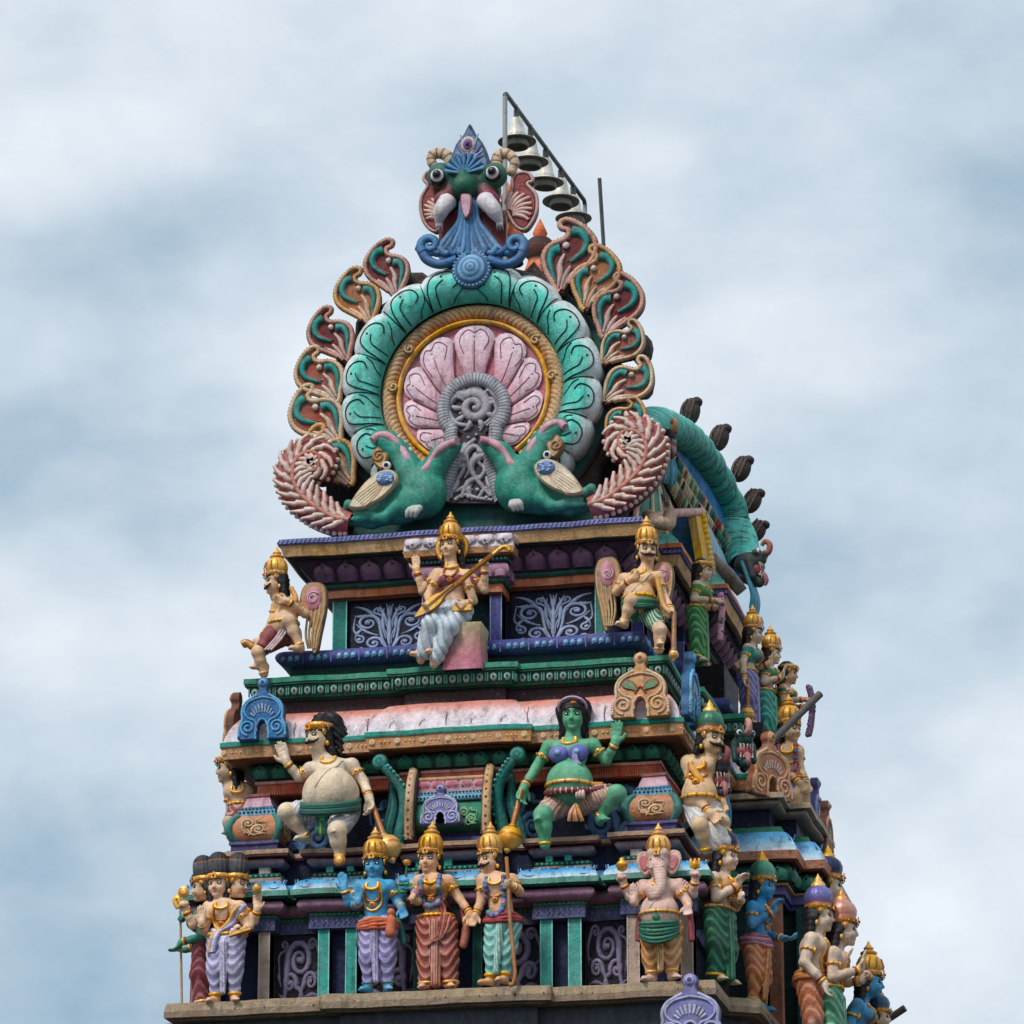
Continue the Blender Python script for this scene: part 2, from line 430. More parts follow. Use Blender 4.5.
def sweep(mb, path, rows, inner=-0.35):
    seq = []
    for i, r in enumerate(rows):
        if i: seq.append([(rows[i-1][-1][0], rows[i-1][-1][1], (rows[i-1][-1] if rows[i-1][-1][0] > r[0][0] else r[0])[2]), (r[0][0], r[0][1], (rows[i-1][-1] if rows[i-1][-1][0] > r[0][0] else r[0])[2])])
        seq.append(r)
    seq.insert(0, [(inner, rows[0][0][1], rows[0][0][2]), (rows[0][0][0], rows[0][0][1], rows[0][0][2])])
    seq.append([(rows[-1][-1][0], rows[-1][-1][1], rows[-1][-1][2]), (inner, rows[-1][-1][1], rows[-1][-1][2])])
    for r in seq:
        if len(r) == 2 and abs(r[0][0]-r[1][0])+abs(r[0][1]-r[1][1]) < 1e-6: continue
        rings = [np.c_[offs(path, o), np.full(len(path), z)] for o, z, c in r]
        for k in range(len(path)-1):
            P = np.stack([q[k:k+2] for q in rings])
            L = np.linalg.norm(P[0, 1]-P[0, 0]); m = max(1, int(L/.16))
            t = np.linspace(0, 1, m+1)[None, :, None]; P = wob(P[:, :1]*(1-t)+P[:, 1:]*t)
            Cc = np.repeat(np.array([c for _, _, c in r])[:, None], m+1, 1)
            mb.grid(P, Cc, smooth=len(r) > 2, flip=True)
def edges(path, o, side=True):
    """visible straight runs of an offset plan: start, end, outward normal"""
    p = offs(path, o)
    for a, b in zip(p[:-1], p[1:]):
        d = b-a; L = np.linalg.norm(d)
        if L < 0.06: continue
        d = d/L; n = np.array([d[1], -d[0]])
        if n[1] < -0.5 or (side and n[0] > 0.3): yield a, b, d, n, L
def along(path, o, pitch, side=True, m=0.0):
    for a, b, d, n, L in edges(path, o, side):
        k = max(1, int(round((L-2*m)/pitch)))
        if L < pitch*0.6: continue
        for i in range(k):
            q = a+d*(m+(L-2*m)*(i+0.5)/k); yield np.array([q[0], q[1], 0]), np.array([d[0], d[1], 0.]), np.array([n[0], n[1], 0.]), (L-2*m)/k
UZ = np.array([0, 0, 1.0])
def dome_row(mb, path, o, z, pitch, r, c, side=True, h=0.5, tall=1.0, n=7):
    for q, d, nn, w in along(path, o, pitch, side):
        R = np.stack([d, UZ, nn], 1); mb.ball(q+UZ*z, (r, r*tall, r*h), c, n, 4, R)
def petal_row(mb, path, o, z0, z1, pitch, c, ce, b=0.05, lean=0.0, side=True, dot=None):
    for q, d, nn, w in along(path, o, pitch, side):
        uy = UZ+nn*lean/(z1-z0) if z1 > z0 else -UZ+nn*lean/(z0-z1)
        mb.petal((q+UZ*z0, d, uy, nn), w*0.97, abs(z1-z0), b, c, ce)
        if dot is not None: mb.ball(q+UZ*z0+uy*abs(z1-z0)*0.62+nn*(b+0.004), 0.014, dot, 5, 4)
def moulding(name, path, rows, extra=None, inner=-0.35, mat=None):
    mb = MB(); sweep(mb, path, rows, inner)
    if extra: extra(mb)
    return TP(mb.build(name, mat or M_PAINT))
def block(name, x0, x1, y0, y1, z0, z1, c, parent=None, mat=None):
    mb = MB(); mb.box(x0, x1, y0, y1, z0, z1, c); return TP(mb.build(name, mat or M_PAINT))

# ----- scroll relief designs in a unit cell (0..1, 0..1)
def scroll_set(kind):
    out = []
    def sp(cx, cy, r0, a0, turns, stem, w=0.035):
        s_ = spiral(cx, cy, r0, r0*0.16, a0, turns, 22); st = np.array(stem, float)
        pts = np.concatenate([cat(np.vstack([st, s_[:1]]), 7)[:-1], s_]); out.append((pts, np.concatenate([taper(len(pts)-22, w*0.45, w), taper(22, w, w*0.5)])))
        out.append((np.array([[cx-r0*.2, cy], [cx+r0*.2, cy+.001]]), np.array([w*1.0, w*1.0])))
    def leaf(a, b, c, w): q = bez([a, b, c], 9); out.append((q, taper(9, 0.008, 0.008, w)))
    if kind == 'plume':            # wide panel: central plume and mirrored scrolls
        for m in (1, -1):
            X = lambda x: 0.5+m*(x-0.5)
            sp(X(.80), .62, .16, 180 if m > 0 else 0, -1.6*m, [(X(.5), .04), (X(.60), .3)], .03)
            sp(X(.72), .22, .12, 180 if m > 0 else 0, -1.5*m, [(X(.52), .03), (X(.55), .12)], .028)
            sp(X(.92), .30, .075, 90, 1.3*m, [(X(.98), .75), (X(1.0), .5)], .022)
            sp(X(.66), .86, .07, -90, 1.2*m, [(X(.52), .45), (X(.58), .7)], .02)
            leaf((X(.5), .5), (X(.42), .75), (X(.36), .95), .035); leaf((X(.5), .55), (X(.5), .8), (X(.455), .98), .03)
            leaf((X(.62), .5), (X(.74), .93), (X(.99), .95), .035); leaf((X(.66), .38), (X(.85), .42), (X(.97), .62), .025)
            leaf((X(.6), .1), (X(.75), .0), (X(.97), .1), .045); leaf((X(.55), .3), (X(.62), .6), (X(.58), .9), .035); leaf((X(.86), .52), (X(.97), .45), (X(.98), .3), .03); leaf((X(.83), .8), (X(.9), .72), (X(.99), .78), .03); sp(X(.62), .52, .05, 90, 1.2*m, [(X(.52), .2), (X(.54), .4)], .018); sp(X(.9), .12, .05, 180, -1.2*m, [(X(.7), .04), (X(.8), .03)], .018)
        leaf((.5, .05), (.5, .5), (.5, .96), .04)
    elif kind == 'tall':           # tall panel: one big curl over small ones
        sp(.52, .68, .30, 200, -1.75, [(.15, .04), (.22, .3)], .055)
        sp(.30, .34, .16, -20, 1.4, [(.62, .05), (.55, .22)], .045)
        sp(.78, .36, .15, 190, -1.4, [(.5, .06), (.56, .22)], .042)
        sp(.80, .90, .10, 0, 1.3, [(.97, .45), (.98, .7)], .03)
        sp(.16, .90, .08, -60, 1.2, [(.06, .5), (.05, .75)], .028)
        for a in ((.55, .05, .75, .1, .97, .02, .05), (.6, .12, .8, .2, .98, .14, .045), (.3, .03, .2, .12, .03, .2, .045), (.62, .5, .7, .3, .98, .55, .03), (.1, .3, .02, .45, .06, .55, .03)):
            leaf(a[0:2], a[2:4], a[4:6], a[6])
    else:                           # loose curls
        sp(.28, .70, .26, 200, -1.6, [(.55, .02), (.1, .3)], .055); sp(.68, .34, .26, 170, -1.7, [(.3, .02), (.4, .2)], .055)
        sp(.62, .86, .1, -60, 1.3, [(.95, .5), (.95, .75)], .035); sp(.2, .22, .12, 0, 1.4, [(.5, .03), (.4, .1)], .04)
        leaf((.5, .05), (.75, .15), (.97, .1), .05); leaf((.1, .85), (.2, .98), (.45, .97), .04); leaf((.85, .3), (.95, .2), (.97, .35), .03)
    return out
def scroll_panel(kind, o, ux, un, w, h, bg, fg, flip=False, fg2=None, depth=0.03, th=0.03, frame=None, name='scroll_panel'):
    ux = np.asarray(ux, float); un = np.asarray(un, float); o = np.asarray(o, float)
    mb = MB(); mb.poly([(0, 0), (w, 0), (w, h), (0, h)], (o, ux, UZ, un), th, bg)
    p = TP(mb.build(name, M_PAINT))
    mr = MB(); wk = 1.0 if kind == 'plume' else 1.5
    for pts, wd in scroll_set(kind):
        q = pts.copy()
        if flip: q[:, 0] = 1-q[:, 0]
        q = 0.04+q*0.92; q[:, 0] *= w; q[:, 1] *= h
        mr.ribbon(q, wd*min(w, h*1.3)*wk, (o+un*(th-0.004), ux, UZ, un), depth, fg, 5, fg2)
    mr.build('scrollwork', M_PAINT, p)
    return p

# ----- core masses (behind all mouldings, down to the ground)
core = MB()
core.box(-2.34, 2.34, 0.72, 8.4, GZ+0.0, 1.64, NAVY); core.box(-1.96, 1.96, 1.02, 8.0, 1.64, 3.6, S(20, 32, 60)); core.box(-1.46, 1.46, 1.48, 7.7, 3.57, 5.2, S(18, 30, 54))
core.box(1.4, 1.93, 3.78, 5.4, 3.5, 5.0, S(20, 36, 66)); core.box(1.4, 1.68, 2.65, 6.5, 3.5, 5.0, S(20, 36, 66)); core.box(1.9, 2.4, 3.0, 5.4, 1.7, 3.4, S(20, 36, 60)); core.box(-2.9, 2.9, 0.2, 8.8, GZ, -0.6, S(120, 116, 116))
TP(core.build('wall'))

# ================= tier A : ledge, pillars, capitals, blue cornice, shelf
pl = full([(0, 0.3), (.8, .3), (.8, .4), (2.45, .4), (2.45, 1.1), (2.75, 1.25), (2.75, 8.8)])
WOOD = S(168, 146, 118)
def ledge_x(mb):
    for q, d, nn, w in along(pl, 0.392, 0.16):
        if rnd.random() < .6: mb.ball(q+UZ*(-0.10)+d*rnd.uniform(-.05, .05), (0.012, 0.012, 0.02), S(96, 50, 40), 5, 3)
moulding('statue_ledge', pl, [flat(0.34, -.19, -.165, S(120, 100, 84)), flat(0.40, -.165, -.10, S(150, 128, 106)), flat(0.40, -.10, -.015, WOOD, .385)], ledge_x, -0.5, M_BARE)
moulding('stone_course', pl, [flat(0.22, -.42, -.19, S(74, 80, 88))], None, -0.5, M_BARE)
def lower_tiles(mb):
    for q, d, nn, w in along(pl, 0.2, 0.42):
        R = np.stack([d, UZ, nn], 1); mb.ball(q+UZ*(-0.6), (0.19, 0.20, 0.10), GREEN, 12, 7, R)
moulding('lower_cornice', pl, [flat(0.2, -.8, -.6, GREEND), tor(0.2, .05, -.6, -.42, GREEND, GREEN)], lower_tiles, -0.5)
moulding('lower_wall', pl, [flat(-0.05, -2.6, -.8, S(60, 66, 90)), ], None, -0.5)

PA = full([(0, .42), (.32, .42), (.32, .7), (.95, .7), (.95, .47), (1.4, .47), (1.4, .7), (1.86, .7), (1.86, .47), (2.55, .47), (2.55, 1.2), (2.35, 1.2), (2.35, 8.4)])
CB = S(78, 84, 128)
def cap_x(mb):
    for q, d, nn, w in along(PA, 0.05, 0.11, False):
        fr = (q+UZ*.80, d, UZ, nn)
        mb.ribbon(np.array([(-.035, .085), (-.01, .02), (.015, .07), (.04, .02)]), 0.008, fr, .008, S(120, 128, 175), 3)
        mb.ribbon(np.array([(.03, .08), (.015, .055)]), 0.012, fr, .008, S(120, 128, 175), 3)
moulding('capital_band', PA, [flat(0.05, .785, .91, CB)], cap_x)
moulding('rope_moulding', PA, [tor(.03, .02, .91, .955, GREEN)], lambda mb: dome_row(mb, PA, .05, .933, .05, .016, LEAF, h=.8))
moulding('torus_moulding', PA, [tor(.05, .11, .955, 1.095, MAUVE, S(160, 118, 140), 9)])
def blue_x(mb):
    for q, d, nn, w in along(PA, 0.20, 0.26, True):
        lean = -0.10/0.13
        uy = UZ+nn*lean; o = q+UZ*1.172+nn*0.014
        un = nn+UZ*0.7; un = un/np.linalg.norm(un)
        for s_, c_ in ((1.0, BLUE), (0.8, S(150, 200, 232))):
            pts = np.array([(math.cos(t)*w*.45*s_, .125-.10*s_*math.sin(t)) for t in np.linspace(0, PI, 10)])
            mb.ribbon(pts, .007, (o, d, uy, un), .006, c_, 3)
        mb.ball(o+uy*.09+un*.01, (.014, .01, .014), BLUED, 6, 4)
KB = [(.2, 1.172, S(205, 220, 235)), (.195, 1.20, S(170, 205, 230)), (.175, 1.24, S(70, 165, 215)), (.14, 1.275, S(45, 150, 205)), (.08, 1.302, S(60, 160, 205))]
moulding('blue_cornice', PA, [flat(.19, 1.095, 1.115, GREEND), flat(.215, 1.115, 1.172, S(92, 158, 140)), KB], blue_x)
# little blocks and posts of the clerestory under the shelf
P2 = full([(0, .62), (.40, .62), (.40, .86), (.95, .86), (.95, .66), (1.4, .66), (1.4, .86), (1.86, .86), (1.86, .58), (2.3, .58), (2.3, 1.2), (2.15, 1.2), (2.15, 8.2)])
moulding('block_course', P2, [flat(.08, 1.29, 1.365, S(176, 146, 120))])
moulding('bead_course', P2, [tor(.05, .02, 1.365, 1.42, GREEND)], lambda mb: dome_row(mb, P2, .065, 1.392, .055, .017, TEAL, h=.8))
moulding('clerestory', P2, [flat(-.03, 1.42, 1.5, S(22, 34, 66))])
moulding('shelf', P2, [tor(.02, .10, 1.475, 1.58, S(128, 106, 118), S(150, 126, 134), 9), flat(.17, 1.58, 1.60, S(120, 62, 56)), flat(.18, 1.60, 1.645, S(178, 144, 116))])
for x0, x1, y in ((-2.24, -2.14, .52), (-2.02, -1.9, .52), (-1.32, -1.25, .60), (-1.1, -1.03, .60), (-.36, -.28, .56), (-.06, .02, .56), (.3, .38, .56), (1.0, 1.07, .6), (1.2, 1.27, .6), (1.9, 2.02, .52), (2.14, 2.26, .52)):
    block('post', x0, x1, y, y+.15, 1.42, 1.485, TEAL if abs(x0+x1)/2 < 1.6 else S(205, 190, 178))
# pillars
def pillar(x0, x1, y, c, z0=-0.015, z1=.786, edge=None):
    mb = MB(); mb.box(x0, x1, y, y+.2, z0, z1, c)
    if edge is not None: mb.box(x0, x0+.012, y-.006, y+.19, z0, z1-.01, edge); mb.box(x1-.012, x1, y-.006, y+.19, z0, z1-.01, edge)
    return TP(mb.build('pillar'))
TL = S(120, 215, 205)
for a, b in ((-1.36, -1.24), (-1.07, -.95), (.97, 1.1), (1.26, 1.40)): pillar(a, b, .46, S(50, 160, 150), edge=TL)
for a, b in ((-.36, -.26), (.26, .36)): pillar(a, b, .5, S(24, 100, 94), edge=S(60, 130, 125))
for a, b in ((-2.52, -2.40), (-1.99, -1.87), (1.87, 2.0), (2.42, 2.55)): pillar(a, b, .45, S(182, 160, 142), edge=S(205, 190, 178))
for a, b in ((-1.24, -1.07), (1.1, 1.26), (-2.4, -1.99), (2.0, 2.42), (-.26, .26)):
    block('recess_panel', a, b, .58, .66, -.015, .786, S(16, 32, 72))
SG, SG2 = S(136, 124, 156), S(46, 42, 60)
for x0, x1, fl in ((-1.87, -1.36, False), (-.95, -.36, True), (.36, .97, False), (1.40, 1.87, True)):
    scroll_panel('tall', (x0, .70, 0.0), (1, 0, 0), (0, -1, 0), x1-x0, .78, S(20, 20, 34), SG, fl, SG2, .035)

# ================= tier B : navy scroll wall, orange band, lotus row, pink roof, green cornice
PB = full([(0, .90), (.42, .90), (.42, 1.0), (2.0, 1.0), (2.0, 2.25), (2.17, 2.25), (2.17, 3.4), (2.42, 3.4), (2.42, 5.5), (2.17, 5.5), (2.17, 6.7), (2.0, 6.7), (2.0, 8.0)])
for x0, x1, k, fl in ((-1.9, -1.32, 'loose', False), (-.98, -.5, 'loose', True), (.45, .95, 'loose', False), (1.3, 1.95, 'loose', True)):
    scroll_panel(k, (x0, 1.02, 1.66), (1, 0, 0), (0, -1, 0), x1-x0, .66, S(14, 24, 50), S(84, 128, 178), fl, S(22, 44, 84), .03)
def ob_x(mb):
    for q, d, nn, w in along(PB, 0.15, 0.42):
        for i in range(-4, 5):
            h = .085*(1-abs(i)/6.0)
            mb.poly([(i*.026-.006, 0), (i*.026+.006, 0), (i*.026, h)], (q+UZ*2.345+nn*.002, d, UZ, nn), .006, S(225, 160, 110), back=False)
moulding('orange_band', PB, [flat(.14, 2.33, 2.345, S(150, 60, 30)), flat(.15, 2.345, 2.455, S(205, 84, 36)), flat(.17, 2.455, 2.485, S(215, 150, 140)), flat(.16, 2.485, 2.50, S(90, 40, 40))], ob_x)
moulding('lotus_moulding', PB, [tor(.14, .10, 2.50, 2.68, S(16, 66, 54))], lambda mb: petal_row(mb, PB, .19, 2.505, 2.665, .2, S(36, 120, 96), S(10, 44, 38), .05, .08, dot=BLACK))
def tan_x(mb):
    for k, (q, d, nn, w) in enumerate(along(PB, 0.455, 0.045)):
        if k % 6 == 0: mb.lathe([(.0, .006, CREAM), (.018, .008, TAN), (.026, .008, CREAM), (.033, 0, CREAM)], q+UZ*2.745, 9, np.stack([d, UZ, nn], 1))
        elif k % 6 not in (1, 5): mb.ball(q+UZ*2.745, .012, CREAM, 5, 3)
moulding('tan_cornice', PB, [flat(.40, 2.665, 2.68, S(110, 70, 46)), flat(.445, 2.68, 2.80, S(206, 146, 96), .46), flat(.47, 2.80, 2.815, TEALD), flat(.47, 2.815, 2.855, S(36, 150, 132)), flat(.445, 2.855, 2.868, S(190, 220, 220))], tan_x)
KP = [(.44, 2.868, S(222, 216, 224)), (.42, 2.93, S(224, 212, 220)), (.393, 3.0, S(226, 205, 212)), (.362, 3.06, S(222, 190, 190)), (.332, 3.10, S(218, 158, 148)), (.30, 3.14, S(214, 136, 122)), (.255, 3.18, S(206, 126, 112)), (.19, 3.205, S(196, 118, 104)), (.05, 3.215, S(180, 108, 96))]
def roof_x(mb):
    for q, d, nn, w in along(PB, 0.445, 0.75):
        fr = (q+UZ*2.87, d, UZ-nn*.25, nn)
        mb.ribbon(np.array([(w/2-.02, .0), (w/2-.03, .08), (w/2-.02, .18)]), .005, fr, .004, S(120, 90, 96), 3)
        for s_ in (-.2, .12): mb.ribbon(np.array([(s_, .03), (s_+.015, .08), (s_+.06, .11)]), .004, fr, .004, S(176, 130, 140), 3)
moulding('pink_roof', PB, [KP], roof_x)
moulding('dark_course', PB, [flat(.12, 3.20, 3.36, S(60, 40, 42))])
def gb_x(mb):
    for q, d, nn, w in along(PB, 0.238, 0.145):
        R = np.stack([d, UZ, nn], 1); mb.ball(q+UZ*3.445+nn*.0, (.04, .05, .024), S(150, 176, 170), 9, 5, R); mb.ball(q+UZ*3.445+nn*.02, (.016, .022, .012), S(40, 90, 80), 6, 4, R)
        for s_ in (-1, 1): mb.box(*(sorted((q[0]+d[0]*(s_*w*.42)-.007, q[0]+d[0]*(s_*w*.42)+.007))), *(sorted((q[1]+d[1]*(s_*w*.42)-.007+nn[1]*.01, q[1]+d[1]*(s_*w*.42)+.007))), 3.40, 3.49, S(90, 150, 132))
moulding('green_cornice', PB, [flat(.16, 3.355, 3.375, GREEND), flat(.20, 3.375, 3.505, S(24, 100, 76), .245), flat(.275, 3.505, 3.53, S(20, 84, 66)), flat(.285, 3.53, 3.585, S(52, 146, 116))], gb_x)

# ================= tier C : purple roll, scroll wall, lotus cornice
PC = full([(0, 1.45), (1.5, 1.45), (1.5, 2.6), (1.7, 2.6), (1.7, 4.2), (1.95, 4.2), (1.95, 5.4), (1.7, 5.4), (1.7, 6.6), (1.5, 6.6), (1.5, 7.7)])
moulding('dark_plinth', PC, [flat(.36, 3.58, 3.80, S(14, 58, 54))])
def pur_x(mb):
    for a, b, d, n, L in edges(PC, .49, True):
        m = int(L/.30)
        for i in range(m):
            q = a+d*(L*(i+.5)/m); q = np.array([*q, 3.862]); dd = np.array([*d, 0]); nn = np.array([*n, 0]); R = np.stack([dd, UZ, nn], 1)
            for k in range(3):
                x = (-.075, 0, .075)[k]; mb.ball(q+dd*x, (.034, .036, .016), S(110, 165, 215), 8, 4, R)
                mb.ball(q+dd*x+nn*.012, (.012, .012, .008), S(200, 215, 235), 6, 3, R)
                mb.ball(q+dd*(x+.03)+UZ*.03, (.014, .011, .008), S(90, 140, 200), 6, 3, R); mb.ball(q+dd*(x-.02)-UZ*.03, (.013, .011, .008), S(90, 140, 200), 6, 3, R)
            mb.box(q[0]+dd[0]*.14-.006, q[0]+dd[0]*.14+.006, q[1]+dd[1]*.14-.008, q[1]+dd[1]*.14+.01, 3.80, 3.93, S(104, 110, 190))
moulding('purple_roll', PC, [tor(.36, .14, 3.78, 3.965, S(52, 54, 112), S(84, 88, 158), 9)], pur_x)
PW = S(168, 184, 216)
scroll_panel('plume', (-1.3, 1.48, 3.97), (1, 0, 0), (0, -1, 0), .86, .62, S(16, 24, 44), PW, False, S(40, 56, 100), .03)
scroll_panel('plume', (.46, 1.48, 3.97), (1, 0, 0), (0, -1, 0), .92, .62, S(16, 24, 44), PW, False, S(40, 56, 100), .03)
for a, b in ((-1.49, -1.33), (1.38, 1.49)): pillar(a, b, 1.40, S(30, 130, 118), 3.96, 4.63, TL)
for a, b in ((-.44, -.31), (.30, .43)): pillar(a, b, 1.12, S(84, 86, 158), 3.60, 4.52, S(150, 160, 205))
for a_, b_, y_ in ((1.56, 1.70, 2.58), (1.80, 1.95, 3.72)): pillar(a_, b_, y_, S(84, 86, 158), 3.60, 4.62, S(150, 160, 205))
block('recess_panel', -.31, .30, 1.25, 1.4, 3.6, 4.6, S(20, 60, 66))
moulding('orange_band', PC, [flat(.06, 4.60, 4.625, S(120, 60, 36)), flat(.10, 4.625, 4.715, S(212, 116, 60)), flat(.13, 4.715, 4.735, GREEND), flat(.14, 4.735, 4.765, S(24, 100, 84))])
moulding('lotus_moulding', PC, [flat(.15, 4.765, 5.0, S(66, 46, 66), .36)], lambda mb: petal_row(mb, PC, .17, 4.775, 4.975, .25, S(140, 96, 126), S(60, 40, 58), .05, .19, dot=S(60, 36, 50)))
moulding('tan_cornice', PC, [flat(.40, 4.985, 5.01, S(26, 26, 34)), flat(.44, 5.01, 5.125, S(206, 160, 104), .48), flat(.495, 5.125, 5.14, S(40, 44, 90)), flat(.50, 5.14, 5.2, S(104, 110, 168), .47)],
         lambda mb: [mb.ribbon(np.array([(-.03, 0), (.0, .045)]), .006, (q+UZ*5.145, d, UZ, nn), .006, S(64, 70, 130), 3) for q, d, nn, w in along(PC, .497, .05)])
# projecting centre bay of tier C
PCC = np.array([(-.39, 1.6), (-.39, 1.12), (.39, 1.12), (.39, 1.6)])
moulding('bay_cornice', PCC, [flat(.03, 4.48, 4.50, S(120, 60, 36)), flat(.05, 4.50, 4.59, S(214, 118, 62)), flat(.07, 4.59, 4.61, GREEND), flat(.08, 4.61, 4.64, GREEN),
    tor(.05, .09, 4.64, 4.82, S(150, 105, 135), S(176, 130, 155)), flat(.12, 4.82, 4.87, S(24, 74, 74)), flat(.17, 4.87, 4.89, S(120, 70, 50)), flat(.2, 4.89, 4.955, TAN, .22),
    [(.21, 4.955, S(205, 200, 215)), (.2, 5.02, S(226, 215, 222)), (.17, 5.08, S(228, 200, 200)), (.12, 5.12, S(225, 160, 130)), (.06, 5.14, S(222, 140, 100))]],
    lambda mb: (petal_row(mb, PCC, .12, 4.65, 4.8, .15, S(186, 140, 165), S(110, 70, 96), .03, 0, True), dome_row(mb, PCC, .125, 4.846, .045, .014, S(110, 190, 180)),
                petal_row(mb, PCC, .205, 5.09, 4.965, .2, S(226, 218, 226), S(150, 130, 150), .03, 0.03, True, dot=S(150, 80, 80))))
# plinth between the cornice and the gable
block('plinth', -1.55, 1.55, 1.25, 3.0, 5.19, 5.24, S(120, 60, 48))
block('plinth', -.42, .42, 1.15, 1.62, 5.14, 5.26, S(110, 72, 70))
# ---------------------------------------------------------------- gable of the barrel roof
gable = thing('round_gable', 'round horseshoe gable with teal lotus ring and pink shell fan on top of the tower', 'gable', (0, 0, 5.2))
def GP(o, par=None):
    o.parent = par or gable
    if par is None: o.location = (0, 0, -5.2)
    return o
GY = 1.5
def g2(px, py, Y=GY): v = at(px, py, Y); return np.array([v[0], v[2]])
def gl(pts, Y=GY): return np.array([g2(a, b, Y) for a, b in pts])
UXv = np.array([1.0, 0, 0]); UN = np.array([0, -1.0, 0])
def FR(y=GY, o=(0, 0)): return (np.array([o[0], y, o[1]], float), UXv, UZ, UN)
RC = np.array([0.035, 6.89])                   # ring centre
def arcpts(c, r, a0, a1, n): t = np.radians(np.linspace(a0, a1, n)); return np.stack([c[0]+r*np.cos(t), c[1]+r*np.sin(t)], 1)
# back plate and barrel roof
mb = MB()
out = np.vstack([arcpts(RC, 1.53, -42, 222, 60), [(-1.35, 5.6), (-1.5, 5.22), (1.56, 5.22), (1.42, 5.6)]])
mb.poly(out, FR(GY+.42), .36, S(22, 84, 78), S(70, 50, 48), .03); GP(mb.build('back_plate'))
mb = MB(); vp = [(1.58, 5.2), (1.66, 5.6), (1.70, 6.0), (1.66, 6.45), (1.52, 6.95), (1.28, 7.4), (.95, 7.8), (.55, 8.15), (.2, 8.4), (0, 8.46)]
vp = cat(vp, 4); vfull = np.vstack([vp, (vp[::-1][1:])*[-1, 1]])
Pv = np.stack([np.c_[vfull[:, 0], np.full(len(vfull), y), vfull[:, 1]] for y in (1.86, 4, 5.5, 6.5, 7.6)]); mb.grid(Pv, S(66, 58, 56))
mb.add(Pv[-1], [tuple(range(len(vfull)))], S(80, 70, 66)); mb.add(Pv[0], [tuple(range(len(vfull)))[::-1]], S(40, 34, 34))
vault = TP(mb.build('barrel_roof'))
mb = MB(); LC = [S(222, 205, 165), S(222, 205, 165), S(90, 150, 110), S(60, 140, 130), S(190, 80, 60), S(150, 165, 120), S(40, 40, 44), S(224, 214, 190)]
vn = len(vp)
for i in range(50):
    y0 = 1.95+i*.112
    for k0 in range(0, vn-6, 5):
        k1 = k0+9; seg = vp[k0:k1]; sh = rnd.uniform(-.04, .04); m = len(seg)
        dv = np.gradient(seg, axis=0); nn_ = np.stack([dv[:, 1], -dv[:, 0]], 1); nn_ /= np.linalg.norm(nn_, axis=1)[:, None]
        lift = np.linspace(.075, .012, m)[:, None]; c = rnd.choice(LC)
        w = np.where(np.arange(m) < 2, .03+.012*np.arange(m), .052)
        P = []
        for s_, hgt in ((-1, 0), (0, .022), (1, 0)):
            q = seg+nn_*(lift+hgt); P.append(np.c_[q[:, 0], y0+sh+s_*w+np.linspace(0, .10, m), q[:, 1]])
        mb.grid(np.array(P), c)
GP(mb.build('leaf_tiles'), vault)

# teal lotus ring
PCN = [90, 102.5+2, 124.5, 148, 169, 189, 208, 226]; PCN = sorted(set([x for x in PCN]+[180-x for x in PCN])); PCN = [p for p in PCN if p != 90 or True]
PCN = [-46, -28, -9, 11, 32, 55.5, 77, 103, 124.5, 148, 169, 189, 208, 226]
bnd = [PCN[0]-9]+[(a+b)/2 for a, b in zip(PCN[:-1], PCN[1:])]+[PCN[-1]+9]
def ring_pt(a, s, ic):
    c, lo, hi = PCN[ic], bnd[ic], bnd[ic+1]; u = (a-c)/((hi-c) if a > c else (c-lo)); u = max(-1, min(1, u))
    ro = 1.415+.055*(1-abs(u)**2.6)**.8-.02; rr = 1.015+(ro-1.015)*s
    h = .10+.17*math.sin(PI*(0.02+.93*s))**.8+.035*(1-u*u)*s
    t = math.radians(a); return np.array([RC[0]+rr*math.cos(t), GY-h, RC[1]+rr*math.sin(t)]), u
mb = MB()
for ic in range(len(PCN)):
    A = np.linspace(bnd[ic], bnd[ic+1], 17); Sg = np.linspace(0, 1, 13); P = []; C_ = []
    for a in A:
        row = []; cr = []
        for s in Sg:
            p, u = ring_pt(a, s, ic); row.append(p)
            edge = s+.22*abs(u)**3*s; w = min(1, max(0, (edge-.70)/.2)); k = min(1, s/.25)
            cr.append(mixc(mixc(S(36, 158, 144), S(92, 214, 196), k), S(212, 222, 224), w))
        P.append(row+[np.array([row[-1][0], GY+.06, row[-1][2]])]); C_.append(cr+[S(120, 120, 124)])
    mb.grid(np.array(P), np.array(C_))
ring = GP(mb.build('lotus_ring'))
mb = MB()
for ic in range(len(PCN)):
    c, lo, hi = PCN[ic], bnd[ic], bnd[ic+1]; hw = (hi-lo)/2; sg = 1 if c < 90 else -1
    def ln(path, r=.0085):
        mb.tube([ring_pt(c+u*hw*sg, s, ic)[0]+np.array([0, -.004, 0]) for u, s in cat(path, 6)], r, S(14, 44, 46), 5)
    ln([(-.95, .05), (-.86, .3), (-.75, .55), (-.45, .82), (.1, .86), (.5, .74), (.62, .5), (.35, .36)])
    ln([(-.5, .04), (-.45, .3), (-.35, .5), (.0, .62)], .007)
    ln([(-.98, .02), (-.98, .4), (-.95, .9)], .007)
    ln([(.2, .04), (.4, .15), (.75, .3), (.9, .5)], .006)
    mb.ball(ring_pt(c+.05*hw, .73, ic)[0], .014, S(10, 30, 34), 6, 4)
mb.build('painted_lines', M_PAINT, ring)
